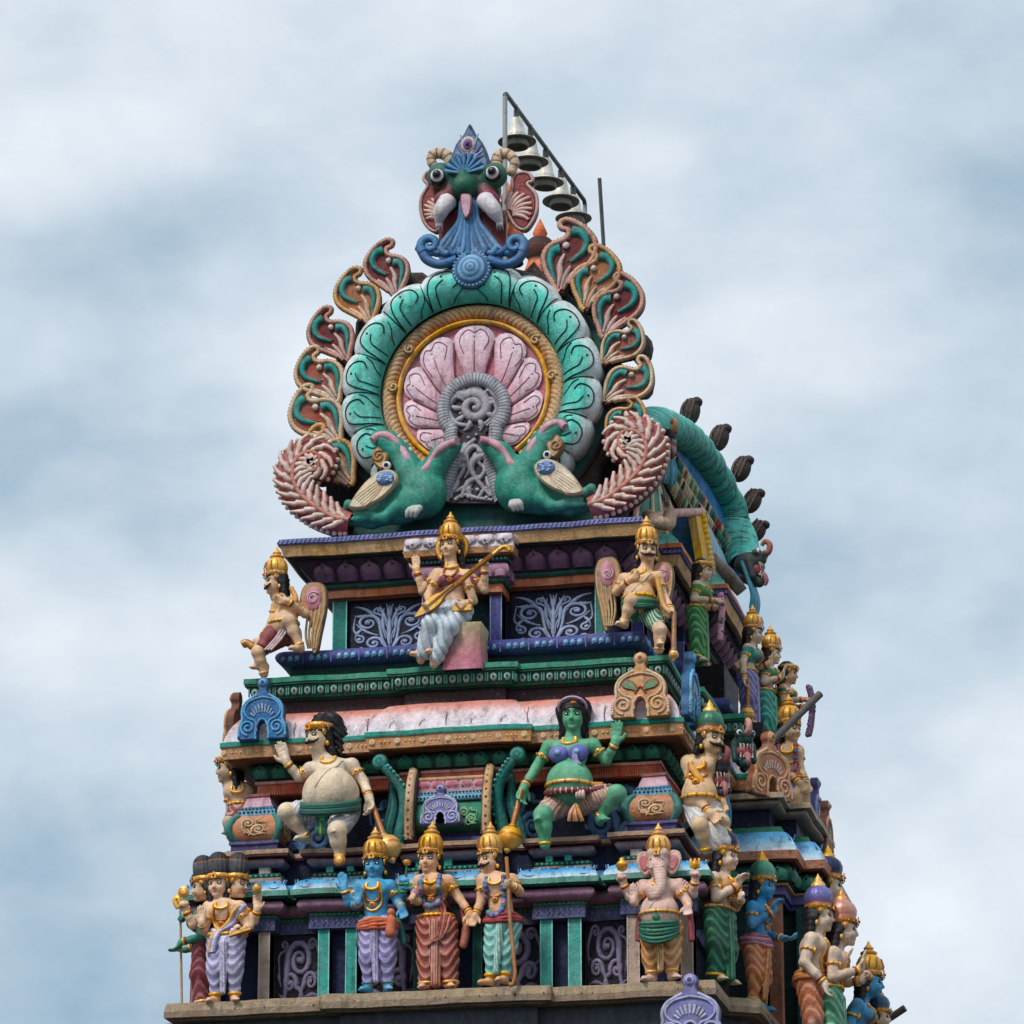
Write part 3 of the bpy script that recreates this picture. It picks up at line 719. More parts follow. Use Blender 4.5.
# cream rope ring, yellow ring
def ring_band(name, r0, r1, h0, b, colf, a0=-55, a1=235, n=520, m=9, par=None):
    P = []; C_ = []
    for i in range(n+1):
        a = a0+(a1-a0)*i/n; t = math.radians(a); row = []; cr = []
        for j in range(m):
            s = j/(m-1); rr = r0+(r1-r0)*s; c, dh = colf(a, s); row.append((RC[0]+rr*math.cos(t), GY-h0-b*math.sin(PI*s)**.7-dh, RC[1]+rr*math.sin(t))); cr.append(c)
        P.append(row); C_.append(cr)
    mb = MB(); mb.grid(np.array(P), np.array(C_)); return GP(mb.build(name), par)
def ropec(a, s):
    x = (abs(a-90)/3.6+(1-s)*1.9+.35*math.sin(s*3)) % 1.0; d = abs(x-.5)*2
    base = mixc(S(205, 150, 96), S(222, 190, 140), s)
    if s < .18: base = mixc(base, S(196, 120, 70), .6)
    return (mixc(base, S(84, 54, 40), .9) if d > .84 else base), (-.006 if d > .8 else .003*math.cos(d*3))
rope = ring_band('rope_ring', .865, 1.03, .04, .05, ropec)
for a in (38, 142, 8, 172):
    mb = MB(); t = math.radians(a); p = np.array([RC[0]+.89*math.cos(t), GY-.09, RC[1]+.89*math.sin(t)]); q = spiral(0, 0, .055, .012, a, 1.2, 14); mb.ribbon(q, .016, (p, UXv, UZ, UN), .02, S(222, 180, 130)); mb.build('curl', M_PAINT, rope)
ring_band('yellow_ring', .80, .862, .03, .05, lambda a, s: (S(240, 172, 22), 0), n=160, m=7)
# pink shell fan
HC = g2(475.5, 411); mb = MB(); ml = MB()
mb.poly(arcpts(RC, .83, 0, 354, 60), FR(GY+.04), .05, S(196, 110, 128), None)
SHC = [-33, 0, 31, 59, 90, 123, 153, 180, 211]; sb = [-52]+[(a+b)/2 for a, b in zip(SHC[:-1], SHC[1:])]+[231]
def sh_pt(i, u, v):
    c = SHC[i]; w = (sb[i+1]-c) if u > 0 else (c-sb[i]); sw = 1 if c < 90 else (-1 if c > 90 else 0)
    a = math.radians(c+u*w*1.04+sw*-17*(1-v)**1.4)
    dx, dz = math.cos(a), math.sin(a); e = HC-RC; bq = e[0]*dx+e[1]*dz; rt = -bq+math.sqrt(max(0, bq*bq-(e@e)+.785**2))
    rt = min(rt, 1.02)*(1-.13*abs(u)**3.2); r = .36+(rt-.36)*v
    return np.array([HC[0]+r*dx, GY-.03-.05*(1-u*u)**.6*math.sin(PI*min(1, .12+.8*v)), HC[1]+r*dz])
for i in range(len(SHC)):
    P = []; C_ = []
    for u in np.linspace(-1, 1, 11):
        row = []; cr = []
        for v in np.linspace(0, 1, 12):
            row.append(sh_pt(i, u, v)); c = mixc(S(214, 130, 148), S(234, 212, 226), min(1, v*1.2)); c = mixc(c, S(238, 200, 214), .35)
            cr.append(mixc(c, S(196, 90, 106), max(0, abs(u)**8*.7-.2*v)))
        P.append(row); C_.append(cr)
    mb.grid(np.array(P), np.array(C_))
    L1 = [(-.55, .55), (-.7, .8), (-.3, .93), (.0, .86), (.3, .93), (.7, .8), (.6, .5)]
    ml.tube([sh_pt(i, u, v)+np.array([0, -.004, 0]) for u, v in cat(L1, 5)], .0055, S(170, 90, 110), 4)
    ml.tube([sh_pt(i, -.97, v)+np.array([0, -.006, 0]) for v in np.linspace(.05, .94, 9)], .006, S(130, 44, 58), 5)
    ml.tube([sh_pt(i, .0, v)+np.array([0, -.004, 0]) for v in np.linspace(.05, .7, 7)], .005, S(190, 90, 110), 4)
    ml.ball(sh_pt(i, 0.02, .78), .009, S(110, 50, 70), 5, 4)
shell = GP(mb.build('shell_fan')); ml.build('painted_lines', M_PAINT, shell)
# grey fluted horseshoe with silver scroll niche
hp = np.vstack([gl([(444, 503), (450, 484), (455, 466), (457, 452), (452, 440)]), arcpts(HC, .335, 222, -42, 40), gl([(497, 440), (491, 452), (493, 466), (497, 484), (503, 503)])])
T_ = np.gradient(hp, axis=0); T_ /= np.linalg.norm(T_, axis=1)[:, None]; Nn = np.stack([-T_[:, 1], T_[:, 0]], 1)
ln_ = np.concatenate([[0], np.cumsum(np.linalg.norm(np.diff(hp, axis=0), axis=1))]); tt = np.linspace(0, ln_[-1], 260)
hp_ = np.stack([np.interp(tt, ln_, hp[:, k]) for k in (0, 1)], 1); Nn = np.stack([np.interp(tt, ln_, Nn[:, k]) for k in (0, 1)], 1)
P = []; C_ = []
for i in range(len(hp_)):
    row = []; cr = []
    for j in range(9):
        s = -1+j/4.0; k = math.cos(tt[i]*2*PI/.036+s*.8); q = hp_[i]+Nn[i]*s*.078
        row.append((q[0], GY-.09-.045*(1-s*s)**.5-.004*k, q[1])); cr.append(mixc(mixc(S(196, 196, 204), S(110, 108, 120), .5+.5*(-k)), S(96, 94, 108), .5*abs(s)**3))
    P.append(row); C_.append(cr)
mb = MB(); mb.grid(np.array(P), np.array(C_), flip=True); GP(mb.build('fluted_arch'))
mb = MB(); mb.poly(np.vstack([arcpts(HC, .30, -65, 245, 40), gl([(461, 448), (457, 470), (445, 505), (501, 505), (491, 470), (487, 448)])]), FR(GY-.02), .045, S(66, 56, 62))
niche = GP(mb.build('niche')); mr = MB(); fr = FR(GY-.064)
SV, SVD = S(176, 170, 178), S(58, 50, 58)
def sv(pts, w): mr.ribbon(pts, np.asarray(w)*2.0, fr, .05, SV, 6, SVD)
def g2r(pts): return gl(pts)
sv(np.vstack([cat(gl([(474, 428), (457, 425), (449, 410), (458, 396)]), 6), spiral(*(HC+[.0, .02]), .17, .03, 125, -1.6, 30)]), np.concatenate([taper(19, .01, .03), taper(30, .036, .02)]))
for p, w in (([(480, 430), (493, 420), (500, 405), (490, 390)], .022), ([(488, 428), (498, 416), (494, 402), (484, 404)], .018), ([(462, 388), (475, 383), (488, 386), (490, 394)], .02), ([(470, 390), (480, 390), (484, 398)], .014)):
    q = cat(gl(p), 7); sv(q, taper(len(q), .008, w))
for k in range(9):
    a = 2*PI*k/9; d = np.array([math.cos(a), math.sin(a)]); q = bez([HC+d*.10, HC+d*.2+np.array([-d[1], d[0]])*.09, HC+d*.265+np.array([-d[1], d[0]])*.02], 10); sv(q, taper(10, .008, .006, .02))
mr.ball((HC[0]+.01, GY-.1, HC[1]-.0), .03, SV, 8, 5)
for sx, sy in ((466, 392), (486, 412), (462, 416), (478, 437), (470, 440), (484, 396)): p = g2(sx, sy); mr.ball((p[0], GY-.085, p[1]), .018, SV, 6, 4)
for pts, w in (([(477, 441), (466, 452), (458, 470), (452, 500)], .026), ([(484, 440), (489, 455), (476, 462), (474, 475), (492, 498)], .026), ([(467, 445), (462, 455), (458, 462)], .014), ([(463, 500), (470, 485), (482, 478)], .022), ([(456, 502), (466, 497), (478, 500), (494, 502)], .014), ([(470, 470), (468, 456), (476, 449), (484, 455)], .024), ([(480, 500), (488, 490), (496, 500)], .014), ([(459, 482), (464, 474), (467, 466)], .016), ([(478, 484), (486, 474), (484, 466)], .016)):
    q = cat(gl(pts), 7); sv(q, taper(len(q), .012, .010, w))
sv(spiral(*g2(479, 458), .06, .012, 90, -1.3, 18), taper(18, .022, .01)); sv(spiral(*g2(463, 466), .055, .012, 20, 1.3, 18), taper(18, .02, .01))
for pts, w in (([(450, 498), (458, 488), (460, 478)], .02), ([(497, 498), (491, 488), (487, 478)], .02), ([(466, 480), (472, 470), (468, 462)], .018), ([(474, 502), (470, 492), (474, 484)], .02), ([(484, 470), (480, 462), (486, 458)], .016), ([(456, 494), (466, 490), (474, 492)], .018)):
    q = cat(gl(pts), 6); sv(q, taper(len(q), .006, .004, w))
for px, py in ((455, 480), (492, 482), (479, 492), (462, 458), (487, 465), (470, 499), (488, 500)): p = g2(px, py); mr.ball((p[0], GY-.08, p[1]), .024, SV, 7, 5)
mr.build('scrollwork', M_PAINT, niche)

# flame leaves around the ring
OUTL = [(-.04, -.06), (-.09, .10), (-.21, .27), (-.32, .43), (-.36, .60), (-.31, .77), (-.18, .90), (-.03, .985), (.13, 1.02), (.215, .96), (.18, .885), (.09, .865), (.065, .79), (.12, .71), (.24, .64), (.33, .53), (.345, .38), (.27, .21), (.15, .06), (.06, -.06)]
def flame_leaf(mirror, cb, cr1, cr2):
    m = -1 if mirror else 1; S_ = lambda p: np.array(p, float)*[m, 1]
    o2 = S_(cat(OUTL, 5, True)); mb = MB(); mb.poly(o2, FR(0), .1, sc(cr1, .82), S(56, 42, 40), .025)
    rim = MB(); rr = np.vstack([o2*.94+[0.0, .03]]); rr = rr[4:-2]
    rim.ribbon(rr, .044, FR(-.096), .045, cb, 6, mixc(cb, S(120, 80, 60), .5))
    L = np.concatenate([[0], np.cumsum(np.linalg.norm(np.diff(rr, axis=0), axis=1))])
    for d in np.arange(.03, L[-1], .052):
        q = np.array([np.interp(d, L, rr[:, k]) for k in (0, 1)]); t2 = np.array([np.interp(min(d+.01, L[-1]), L, rr[:, k]) for k in (0, 1)])-q; t2 /= np.linalg.norm(t2)+1e-9
        nn = np.array([-t2[1], t2[0]]); rim.ribbon(np.array([q-nn*.04, q, q+nn*.04]), .008, FR(-.122), .012, S(60, 40, 36), 3)
    inl = MB()
    for p, w in (([(.02, .84), (-.10, .83), (-.195, .72), (-.19, .58), (-.10, .46), (-.04, .40)], .058), ([(.13, .57), (.22, .52), (.235, .38), (.17, .22), (.09, .08)], .055)):
        q = S_(cat(p, 6)); inl.ribbon(q, taper(len(q), w*1.4, .02), FR(-.098), .05, S(40, 150, 142), 6, S(14, 84, 86))
        inl.ribbon(q+[.05*m, 0], taper(len(q), .022, .012), FR(-.098), .03, cr2, 4)
    for p, w in (([(-.02, .0), (-.08, .18), (-.19, .36)], .032), ([(.01, .0), (-.015, .2), (-.05, .34)], .03), ([(.05, .02), (.06, .2), (.09, .34), (.06, .5)], .036)):
        q = S_(cat(p, 6)); inl.ribbon(q, taper(len(q), .02, .02, w*1.5), FR(-.098), .04, mixc(cb, WHITE, .3), 5, cr1)
    inl.ball((.06*m, -.12, .62), (.05, .03, .05), mixc(cb, WHITE, .5), 8, 5)
    return mb, rim, inl
FL = {}
CRM = S(216, 176, 130)
for key, (cb, c1, c2) in dict(red=(S(206, 150, 130), S(120, 40, 42), S(190, 70, 60)), ochre=(S(214, 160, 96), S(186, 112, 50), S(200, 90, 50)), pale=(S(220, 184, 144), S(176, 84, 60), S(196, 90, 60))).items():
    for mir in (False, True): FL[key, mir] = [x for x in flame_leaf(mir, cb, c1, c2)]
LEAVES = [(382, 247, 396, 298, 'red', 0), (350, 276, 370, 325, 'ochre', 0), (321, 316, 346, 362, 'red', 0), (308, 356, 337, 403, 'pale', 0), (301, 396, 338, 444, 'pale', 0), (312, 436, 350, 486, 'ochre', 0),
          (577, 226, 563, 292, 'red', 1), (605, 252, 588, 310, 'ochre', 1), (630, 281, 607, 338, 'red', 1), (640, 329, 606, 366, 'pale', 1), (650, 367, 608, 404, 'pale', 1), (640, 404, 612, 444, 'ochre', 1)]
LFM = {}
for tx, ty, bx, by, key, mir in LEAVES:
    b, t = g2(bx, by), g2(tx, ty); L = np.linalg.norm(t-b)*1.02; an = math.atan2(t[1]-b[1], t[0]-b[0])-PI/2
    if (key, mir) not in LFM:
        A = FL[key, bool(mir)]; o = A[0].build('flame_leaf'); r_ = A[1].build('beaded_rim', M_PAINT, o); i_ = A[2].build('inlay', M_PAINT, o); LFM[key, mir] = o
    else:
        src = LFM[key, mir]; o = src.copy(); COL.objects.link(o)
        for ch in list(src.children): c = ch.copy(); COL.objects.link(c); c.parent = o
    o.parent = gable; o.location = (b[0], GY+.02, b[1]-5.2); o.rotation_euler = (0, -an, 0); o.scale = (L*1.06, .95, L*1.03)
mb = MB(); bo = np.vstack([arcpts(RC, 1.50, -40, 220, 60)*1.0]); 
bo = np.array([[RC[0]+(1.66+.07*math.sin(k*1.1))*math.cos(t), RC[1]+(1.66+.07*math.sin(k*1.1))*math.sin(t)] for k, t in enumerate(np.radians(np.linspace(-48, 68, 30)))]+[[RC[0]+1.56*math.cos(t), RC[1]+1.56*math.sin(t)] for t in np.radians(np.linspace(70, 110, 8))]+[[RC[0]+(1.66+.07*math.sin(k*1.1))*math.cos(t), RC[1]+(1.66+.07*math.sin(k*1.1))*math.sin(t)] for k, t in enumerate(np.radians(np.linspace(112, 228, 30)))]+[[-1.2, 5.25], [1.3, 5.25]])
mb.poly(bo, FR(GY+.36), .22, S(70, 52, 48), None, .04); GP(mb.build('leaf_backing'))
# brown backs of the leaves further behind
mb = MB()
for px, py, r in ((648, 350, .13), (650, 385, .12), (640, 340, .1)):
    p = at(px-6, py, 1.9); mb.ball(p, (r, .16, r*1.4), S(74, 58, 56), 10, 6)
GP(mb.build('leaf_backs'))
# ---------------------------------------------------------------- green beasts at the foot of the gable
def beast(mirror, label, name='makara_statue'):
    m = -1 if mirror else 1
    cx = 470.5
    def q(px, py, y=0.0):                    # point in the beast's own frame, read on the left beast
        p = g2(px, py, 1.3); c0 = g2(cx, 530, 1.3); return np.array([(p[0]-c0[0])*m, y, p[1]-c0[1]])
    c0 = g2(cx, 530, 1.3)
    t = thing(name, label, 'statue', (c0[0], 1.3, c0[1]))
    GB, GB2 = S(46, 158, 134), S(24, 112, 98)
    fine = lambda V: np.array([mixc(GB, GB2, 0.4+0.3*math.sin(v[0]*91+3*math.sin(v[2]*57))*math.sin(v[2]*83+3*math.sin(v[1]*71))) for v in V])
    b = Sculpt(.013)
    b.chain([q(348, 522), q(372, 520), q(400, 508), q(425, 500)], [.05, .09, .17, .2], fine, .05)
    b.ell(q(425, 492), (.24, .2, .24), fine, .06); b.ell(q(408, 500), (.24, .18, .18), fine, .06)
    b.ell(q(412, 505, -.12), (.16, .1, .16), fine, .03); b.ell(q(430, 495, -.13), (.1, .08, .17), fine, .03)   # thigh, shoulder
    b.chain([q(418, 485), q(408, 472), q(405, 462)], [.2, .17, .14], fine, .06)                        # throat, head
    b.chain([q(404, 466), q(397, 452), q(388, 443), q(379, 440), q(375, 444)], [.14, .14, .13, .10, .055], fine, .05)
    b.chain([q(425, 480), q(433, 470), q(441, 457), q(450, 450), q(458, 446)], [.15, .13, .12, .09, .045], fine, .05)
    b.chain([q(398, 512, -.12), q(388, 521, -.14), q(376, 522, -.14)], [.09, .06, .05], fine, .03)      # hind foot
    for k in range(3): b.chain([q(378, 520, -.14), q(366-2*k, 515+4*k, -.16), q(360-2*k, 513+5*k, -.14)], [.045, .04, .025], fine, .015)
    b.chain([q(372, 518, -.05), q(358, 510, -.06), q(350, 506, -.06), q(347, 510, -.06)], [.07, .055, .05, .03], fine, .02)
    b.build('body', M_FIG, t)
    l = MB()                                  # pink lips along both jaws
    for pts, r in (([(375, 444), (381, 438.5), (391, 440), (401, 449), (409, 461), (412, 471), (405, 474)], .035), ([(459, 445), (450, 447), (442, 453), (434, 463), (428, 473), (421, 476), (419, 471)], .035)):
        l.tube(cat([q(a, c, -.12+.03*(i % 2)) for i, (a, c) in enumerate(pts)], 6), .046, S(205, 150, 165), 8)
    for k in range(5): a, c = [(395, 441), (401, 446), (407, 453), (425, 467), (430, 459)][k]; l.ball(q(a+4, c-1, -.05), (.03, .03, .04), S(214, 200, 205), 7, 5)
    l.build('lips', M_FIG, t)
    e = MB(); e.ball(q(391, 471.5, -.16), (.07, .06, .07), BLACK, 10, 6); e.ball(q(391, 471.5, -.2), (.05, .04, .05), WHITE, 10, 6); e.ball(q(391, 471.5, -.235), (.026, .02, .026), BLACK, 8, 5)
    e.build('eye', M_FACE, t)
    cr_ = MB(); crest = cat([q(386, 475)[[0, 2]], q(377, 468)[[0, 2]], q(376, 459)[[0, 2]], q(382, 452)[[0, 2]], q(387, 457)[[0, 2]], q(391, 458)[[0, 2]], q(392, 463)[[0, 2]]], 5, True)
    cr_.poly(crest, FR(-.1), .1, S(214, 170, 110), S(150, 105, 70), .02); sp = spiral(*q(383, 462)[[0, 2]], .07, .015, 60, 1.4*m, 18); cr_.ribbon(sp, .016, FR(-.2), .02, S(176, 126, 76), 4)
    cr_.build('crest', M_FIG, t)
    w = MB(); wo = np.array([q(a, c)[[0, 2]] for a, c in [(355, 514), (360, 503), (371, 489), (384, 479), (396, 477), (403, 483), (400, 493), (388, 505), (376, 512), (366, 516)]])
    w.poly(cat(wo, 5, True), FR(-.2), .07, S(228, 212, 180), S(190, 165, 130), .02)
    for k in range(6):
        a = q(397-2*k, 481+3.2*k)[[0, 2]]; c = q(360+2*k, 506+1.8*k)[[0, 2]]; mid = (a+c)/2+np.array([0, .04-.012*k]); w.ribbon(bez([a, mid, c], 10), .008, FR(-.265), .012, S(196, 130, 90), 3)
    wing = w.build('wing', M_FIG, t)
    w = MB(); cc = q(391, 486)[[0, 2]]; w.ball((cc[0], -.26, cc[1]), (.11, .05, .085), S(92, 130, 186), 12, 7)
    for k in range(14): w.ball((cc[0]+rnd.uniform(-.08, .08), -.3, cc[1]+rnd.uniform(-.05, .05)), (.02, .014, .012), S(170, 195, 225), 5, 4)
    w.build('feather_cap', M_FIG, wing)
    for k in range(1):
        f = MB()
        for j in range(3): f.tube(cat([q(424, 514, -.2), q(418+3*j, 517, -.28), q(415+4*j, 521, -.32), q(413+4*j, 526, -.3)], 4), [.04]*9+[.03, .025, .02, .012], S(190, 190, 186), 7)
        f.build('claw', M_FIG, t)
    # tail : red and white scroll band rising outside
    ctr = np.array([q(a, c)[[0, 2]] for a, c in [(352, 524), (335, 520), (318, 510), (303, 497), (296, 482), (298, 466), (310, 456), (322, 460), (320, 473), (310, 474)]])
    ctr = cat(ctr, 8); wd = np.interp(np.linspace(0, 1, len(ctr)), [0, .2, .5, .75, .9, 1], [.12, .19, .22, .2, .13, .05])
    T_ = np.gradient(ctr, axis=0); T_ /= np.linalg.norm(T_, axis=1)[:, None]; Nn = np.stack([-T_[:, 1], T_[:, 0]], 1)
    n = len(ctr); tl = MB(); P = []; C_ = []
    for i in range(n):
        row = []; cc_ = []
        for j in range(11):
            s = -1+j/5.0; p = ctr[i]+Nn[i]*s*wd[i]; row.append((p[0], -.02-.12*(1-s*s)**.5, p[1])); cc_.append(mixc(S(160, 56, 52), S(190, 90, 80), 1-abs(s)))
        P.append(row); C_.append(cc_)
    tl.grid(np.array(P), np.array(C_), flip=not mirror); tl.grid(np.array(P)*[1, 0, 1]+[0, .12, 0], S(80, 50, 46), flip=mirror)
    for sgn in (-1, 1):
        ed = ctr+Nn*wd[:, None]*sgn; tl.grid(np.stack([np.c_[ed[:, 0], np.full(n, -.03), ed[:, 1]], np.c_[ed[:, 0], np.full(n, .12), ed[:, 1]]]), S(110, 50, 46))
    tail = tl.build('tail', M_FIG, t)
    fl = MB()
    for i in range(3, n-6, 4):                # feather strokes curling off the spine of the tail
        for sgn in (-1, 1):
            L = 9; pts = []
            for k in range(L):
                u = k/(L-1); ii = min(n-1, int(i+6*u)); off = sgn*wd[ii]*(.08+.92*u**1.3); pts.append(ctr[ii]+Nn[ii]*off)
            fl.ribbon(np.array(pts), taper(L, .026, .018, .038), (np.array([0, -.135, 0]), UXv, UZ, UN), .03, S(228, 205, 190), 4, S(190, 110, 95))
    fl.tube(np.c_[ctr[:, 0], np.full(n, -.14), ctr[:, 1]], np.linspace(.03, .02, n), S(205, 120, 100), 6)
    for i in range(2, n-2, 2):
        p = ctr[i]+Nn[i]*wd[i]*(1 if not mirror else -1); fl.ball((p[0], -.04, p[1]), .03, S(222, 195, 180), 6, 4)
    fl.build('feather_strokes', M_FIG, tail)
    return t
beast(False, 'green open-mouthed beast with cream wing facing right on the cornice beside the niche')
beast(True, 'green open-mouthed beast with cream wing facing left on the cornice beside the niche')

# ---------------------------------------------------------------- bulging-eyed mask crowning the gable
MY = 1.42
def m3(px, py, y=0.0): p = g2(px, py, MY); return np.array([p[0]-MO[0], y, p[1]-MO[1]])
MO = g2(473, 268, MY)
mk = thing('monster_mask', 'green bulging-eyed monster mask with white tusks and curled blue beard crowning the gable', 'mask', (MO[0], MY, MO[1]))
MG, MG2 = S(26, 100, 76), S(16, 62, 54)
b = Sculpt(.014)
b.ell(m3(470, 190, .05), (.34, .28, .26), MG2, .05); b.ell(m3(468, 193, -.2), (.13, .14, .13), MG, .04); b.ell(m3(467, 181, -.16), (.07, .1, .07), MG, .03)
for sx in (443, 496): b.ell(m3(sx, 180, -.12), (.15, .13, .15), MG, .04)
b.ell(m3(470, 225, .16), (.30, .22, .45), MG2, .06)
for x0, sg in ((449, -1), (491, 1)): b.cap(m3(x0-4*sg, 196, -.12), m3(x0+3*sg, 206, -.16), .09, .10, S(120, 50, 62), .04)
b.build('head', M_FIG, mk)
mm = MB()
for x0, x1, sg in ((441, 463, -1), (482, 508, 1)):
    mm.poly([m3(a, c)[[0, 2]] for a, c in [(x0, 214), (x1, 214), (x1-2*sg*(1 if sg < 0 else 0), 255), (x0, 255)]], FR(-.08), .03, S(110, 22, 30)); 
mm.build('open_mouth', M_FIG, mk)
for sg, ex, ey in ((-1, 442, 184), (1, 497, 181)):
    e = MB(); e.ball(m3(ex, ey, -.2), (.10, .08, .10), S(24, 20, 22), 14, 8); e.ball(m3(ex, ey, -.235), (.078, .065, .078), WHITE, 14, 8); e.ball(m3(ex+.5, ey, -.295), (.052, .03, .052), S(110, 110, 116), 12, 6); e.ball(m3(ex+.5, ey, -.305), (.045, .03, .045), BLACK, 12, 6)
    e.build('eye', M_FACE, mk)
    tk = MB(); base = (454, 206) if sg < 0 else (487, 205); tip = (442, 234) if sg < 0 else (506, 233)
    pts = cat([m3(*base, -.2), m3((base[0]+tip[0])/2+1.5*sg, (base[1]+tip[1])/2-1, -.26), m3(*tip, -.2)], 6); n = len(pts)
    tk.tube(pts, np.interp(np.linspace(0, 1, n), [0, .15, .6, 1], [.085, .105, .085, .01]), S(214, 208, 212), 12)
    for k in range(3): tk.tube(cat([m3(tip[0]-3*sg, tip[1]-6, -.22), m3(tip[0]-(4-2*k)*sg, tip[1]-1, -.24), m3(tip[0]-(5-3*k)*sg, tip[1]+4, -.2)], 4), [.02, .02, .02, .018, .016, .014, .01, .006, .003], S(200, 196, 200), 5)
    tk.build('tusk', M_FIG, mk)
    er = MB(); ec, big = ((434, 203), 1.0) if sg < 0 else ((521, 205), 1.12)
    o2 = np.array([m3(a, c)[[0, 2]] for a, c in ([(445, 178), (437, 173), (428, 172), (424, 179), (428, 186), (422, 197), (421, 210), (425, 223), (433, 231), (440, 229), (447, 215)] if sg < 0 else [(506, 205), (512, 190), (513, 178), (520, 173), (529, 174), (533, 181), (527, 184), (536, 195), (537, 210), (532, 222), (524, 230), (514, 224)])])
    er.poly(cat(o2, 4, True), FR(.1), .12, S(140, 44, 44), S(90, 50, 48), .03)
    hub = m3(445, 222)[[0, 2]] if sg < 0 else m3(508, 215)[[0, 2]]
    for k in range(8):
        a = (math.radians(98+k*10) if sg < 0 else math.radians(-20+k*14)); L = (.39-.02*k if sg < 0 else .31)*(1-.2*abs(k-4)/4)
        d = np.array([math.cos(a), math.sin(a)]); q_ = bez([hub+d*.06, hub+d*L*.6+np.array([-d[1], d[0]])*.05*sg, hub+d*L], 9); er.ribbon(q_, taper(9, .014, .018, .032), FR(-.02), .03, S(224, 190, 178), 4, S(190, 100, 90))
    er.ribbon(cat(o2, 4, True)*1.0, .022, FR(-.005), .03, S(205, 160, 150), 4)
    er.build('ear', M_FIG, mk)
    hn = MB(); pts = [(438, 170), (432, 163), (433, 156), (441, 154), (449, 158), (452, 168)] if sg < 0 else [(506, 172), (512, 165), (516, 160), (511, 154), (503, 155), (497, 160), (494, 166)]
    if sg > 0: pts = [(512, 172), (515, 163), (509, 155), (500, 156), (497, 163), (497, 170)]
    pp = cat([m3(a, c, -.02) for a, c in pts], 6); hn.tube(pp, np.linspace(.05, .075, len(pp)), np.array([mixc(S(206, 176, 146), S(96, 66, 56), 1.0 if k % 4 == 0 else 0) for k in range(len(pp))]), 9); hn.ball(pp[0], .06, S(205, 175, 140), 8, 6); hn.build('horn', M_FIG, mk)
# crest : blue lilac flame leaf above, shell fan on the brow
cr = MB(); o2 = cat([m3(a, c)[[0, 2]] for a, c in [(472, 128), (466, 138), (459, 147), (455, 157), (452, 170), (458, 180), (473, 184), (488, 180), (492, 170), (489, 157), (485, 147), (478, 138)]], 5, True)
cr.poly(o2, FR(.0), .14, S(96, 130, 168), S(70, 84, 110), .03); 
for k in range(9):
    a = math.radians(20+17.5*k); hub = m3(472, 166)[[0, 2]]; d = np.array([math.cos(a), math.sin(a)]); r_ = .17+.20*math.sin(a)**4
    cr.ribbon(np.array([hub+d*.05, hub+d*r_*.6, hub+d*r_]), taper(3, .03, .006), FR(-.14), .03, S(150, 170, 205) if k % 2 else S(120, 110, 160), 4, S(70, 90, 140))
for r_, c_ in ((.085, S(205, 180, 150)), (.06, S(120, 90, 150)), (.03, S(60, 50, 100))): cr.ball((*(m3(471, 150)[[0]]), -.15-(.09-r_)*.5, m3(471, 150)[2]), (r_, .03, r_*1.2), c_, 12, 6)
crest = cr.build('crest', M_FIG, mk)
cr = MB()
for k in range(9):
    a = math.radians(10+20*k); hub = m3(468, 180)[[0, 2]]; d = np.array([math.cos(a), math.sin(a)]); cr.ribbon(np.array([hub, hub+d*.14, hub+d*.23]), taper(3, .012, .035), FR(-.2), .04, S(64, 140, 190), 5, S(24, 60, 100))
cr.build('shell_fan', M_FIG, crest)
# curled blue beard and round pendant
bd = MB(); BL, BLL = S(42, 108, 164), S(104, 164, 204)
for k in range(11):
    s = (k-5)/5.0; sg = 1 if s > 0 else -1
    if k == 5: pts = [(472, 205), (472, 225), (473, 262)]
    else:
        e = abs(s); pts = [(472+s*7, 207), (472+s*9, 226), (472+s*(13+5*e), 243-4*e), (472+s*(24+6*e), 257-3*e), (472+s*(36+4*e), 262-4*e), (472+s*(45+6*e), 256-4*e)]
    q_ = cat([m3(a, c)[[0, 2]] for a, c in pts], 7); bd.ribbon(q_, np.linspace(.034, .05, len(q_)), FR(-.2+.008*abs(k-5)), .07, BL if k % 2 else mixc(BL, BLL, .55), 7, S(12, 40, 80))
for sg, cx_ in ((-1, 431), (1, 522)):
    q_ = spiral(*m3(cx_+3*(-sg), 252)[[0, 2]], .11, .02, 225 if sg < 0 else -45, -1.3*-sg if sg < 0 else 1.3, 24); bd.ribbon(q_, np.linspace(.06, .025, 24), FR(-.2), .07, mixc(BL, BLL, .4), 6, S(18, 60, 105))
    q_ = cat([m3(cx_+a*(-sg), c)[[0, 2]] for a, c in [(-6, 255), (0, 266), (14, 271), (30, 266)]], 6); bd.ribbon(q_, .055, FR(-.2), .06, BL, 6, S(18, 60, 105))
bd.poly([m3(a, c)[[0, 2]] for a, c in [(465, 204), (479, 204), (486, 240), (505, 258), (500, 270), (445, 270), (440, 258), (459, 240)]], FR(-.05), .14, S(30, 88, 146))
beard = bd.build('beard', M_FIG, mk)
pn = MB(); pc = m3(476, 276, -.22)
pn.lathe([(.0, .10, BL), (.03, .10, S(120, 180, 220)), (.05, .085, BL), (.075, .085, S(140, 190, 222)), (.1, .06, BL), (.135, .06, S(120, 175, 215)), (.165, .03, S(24, 74, 128)), (.20, .02, BLL), (.225, -.02, S(20, 70, 120)), (.225, -.1, S(20, 60, 100))], pc, 28, np.stack([UXv, UZ, UN], 1))
for k in range(30): a = 2*PI*k/30; pn.ball(pc+np.array([.2*math.cos(a), -.02, .2*math.sin(a)*1.0]), (.014, .014, .014), S(130, 180, 215), 5, 4)
pn.build('pendant', M_FIG, beard)
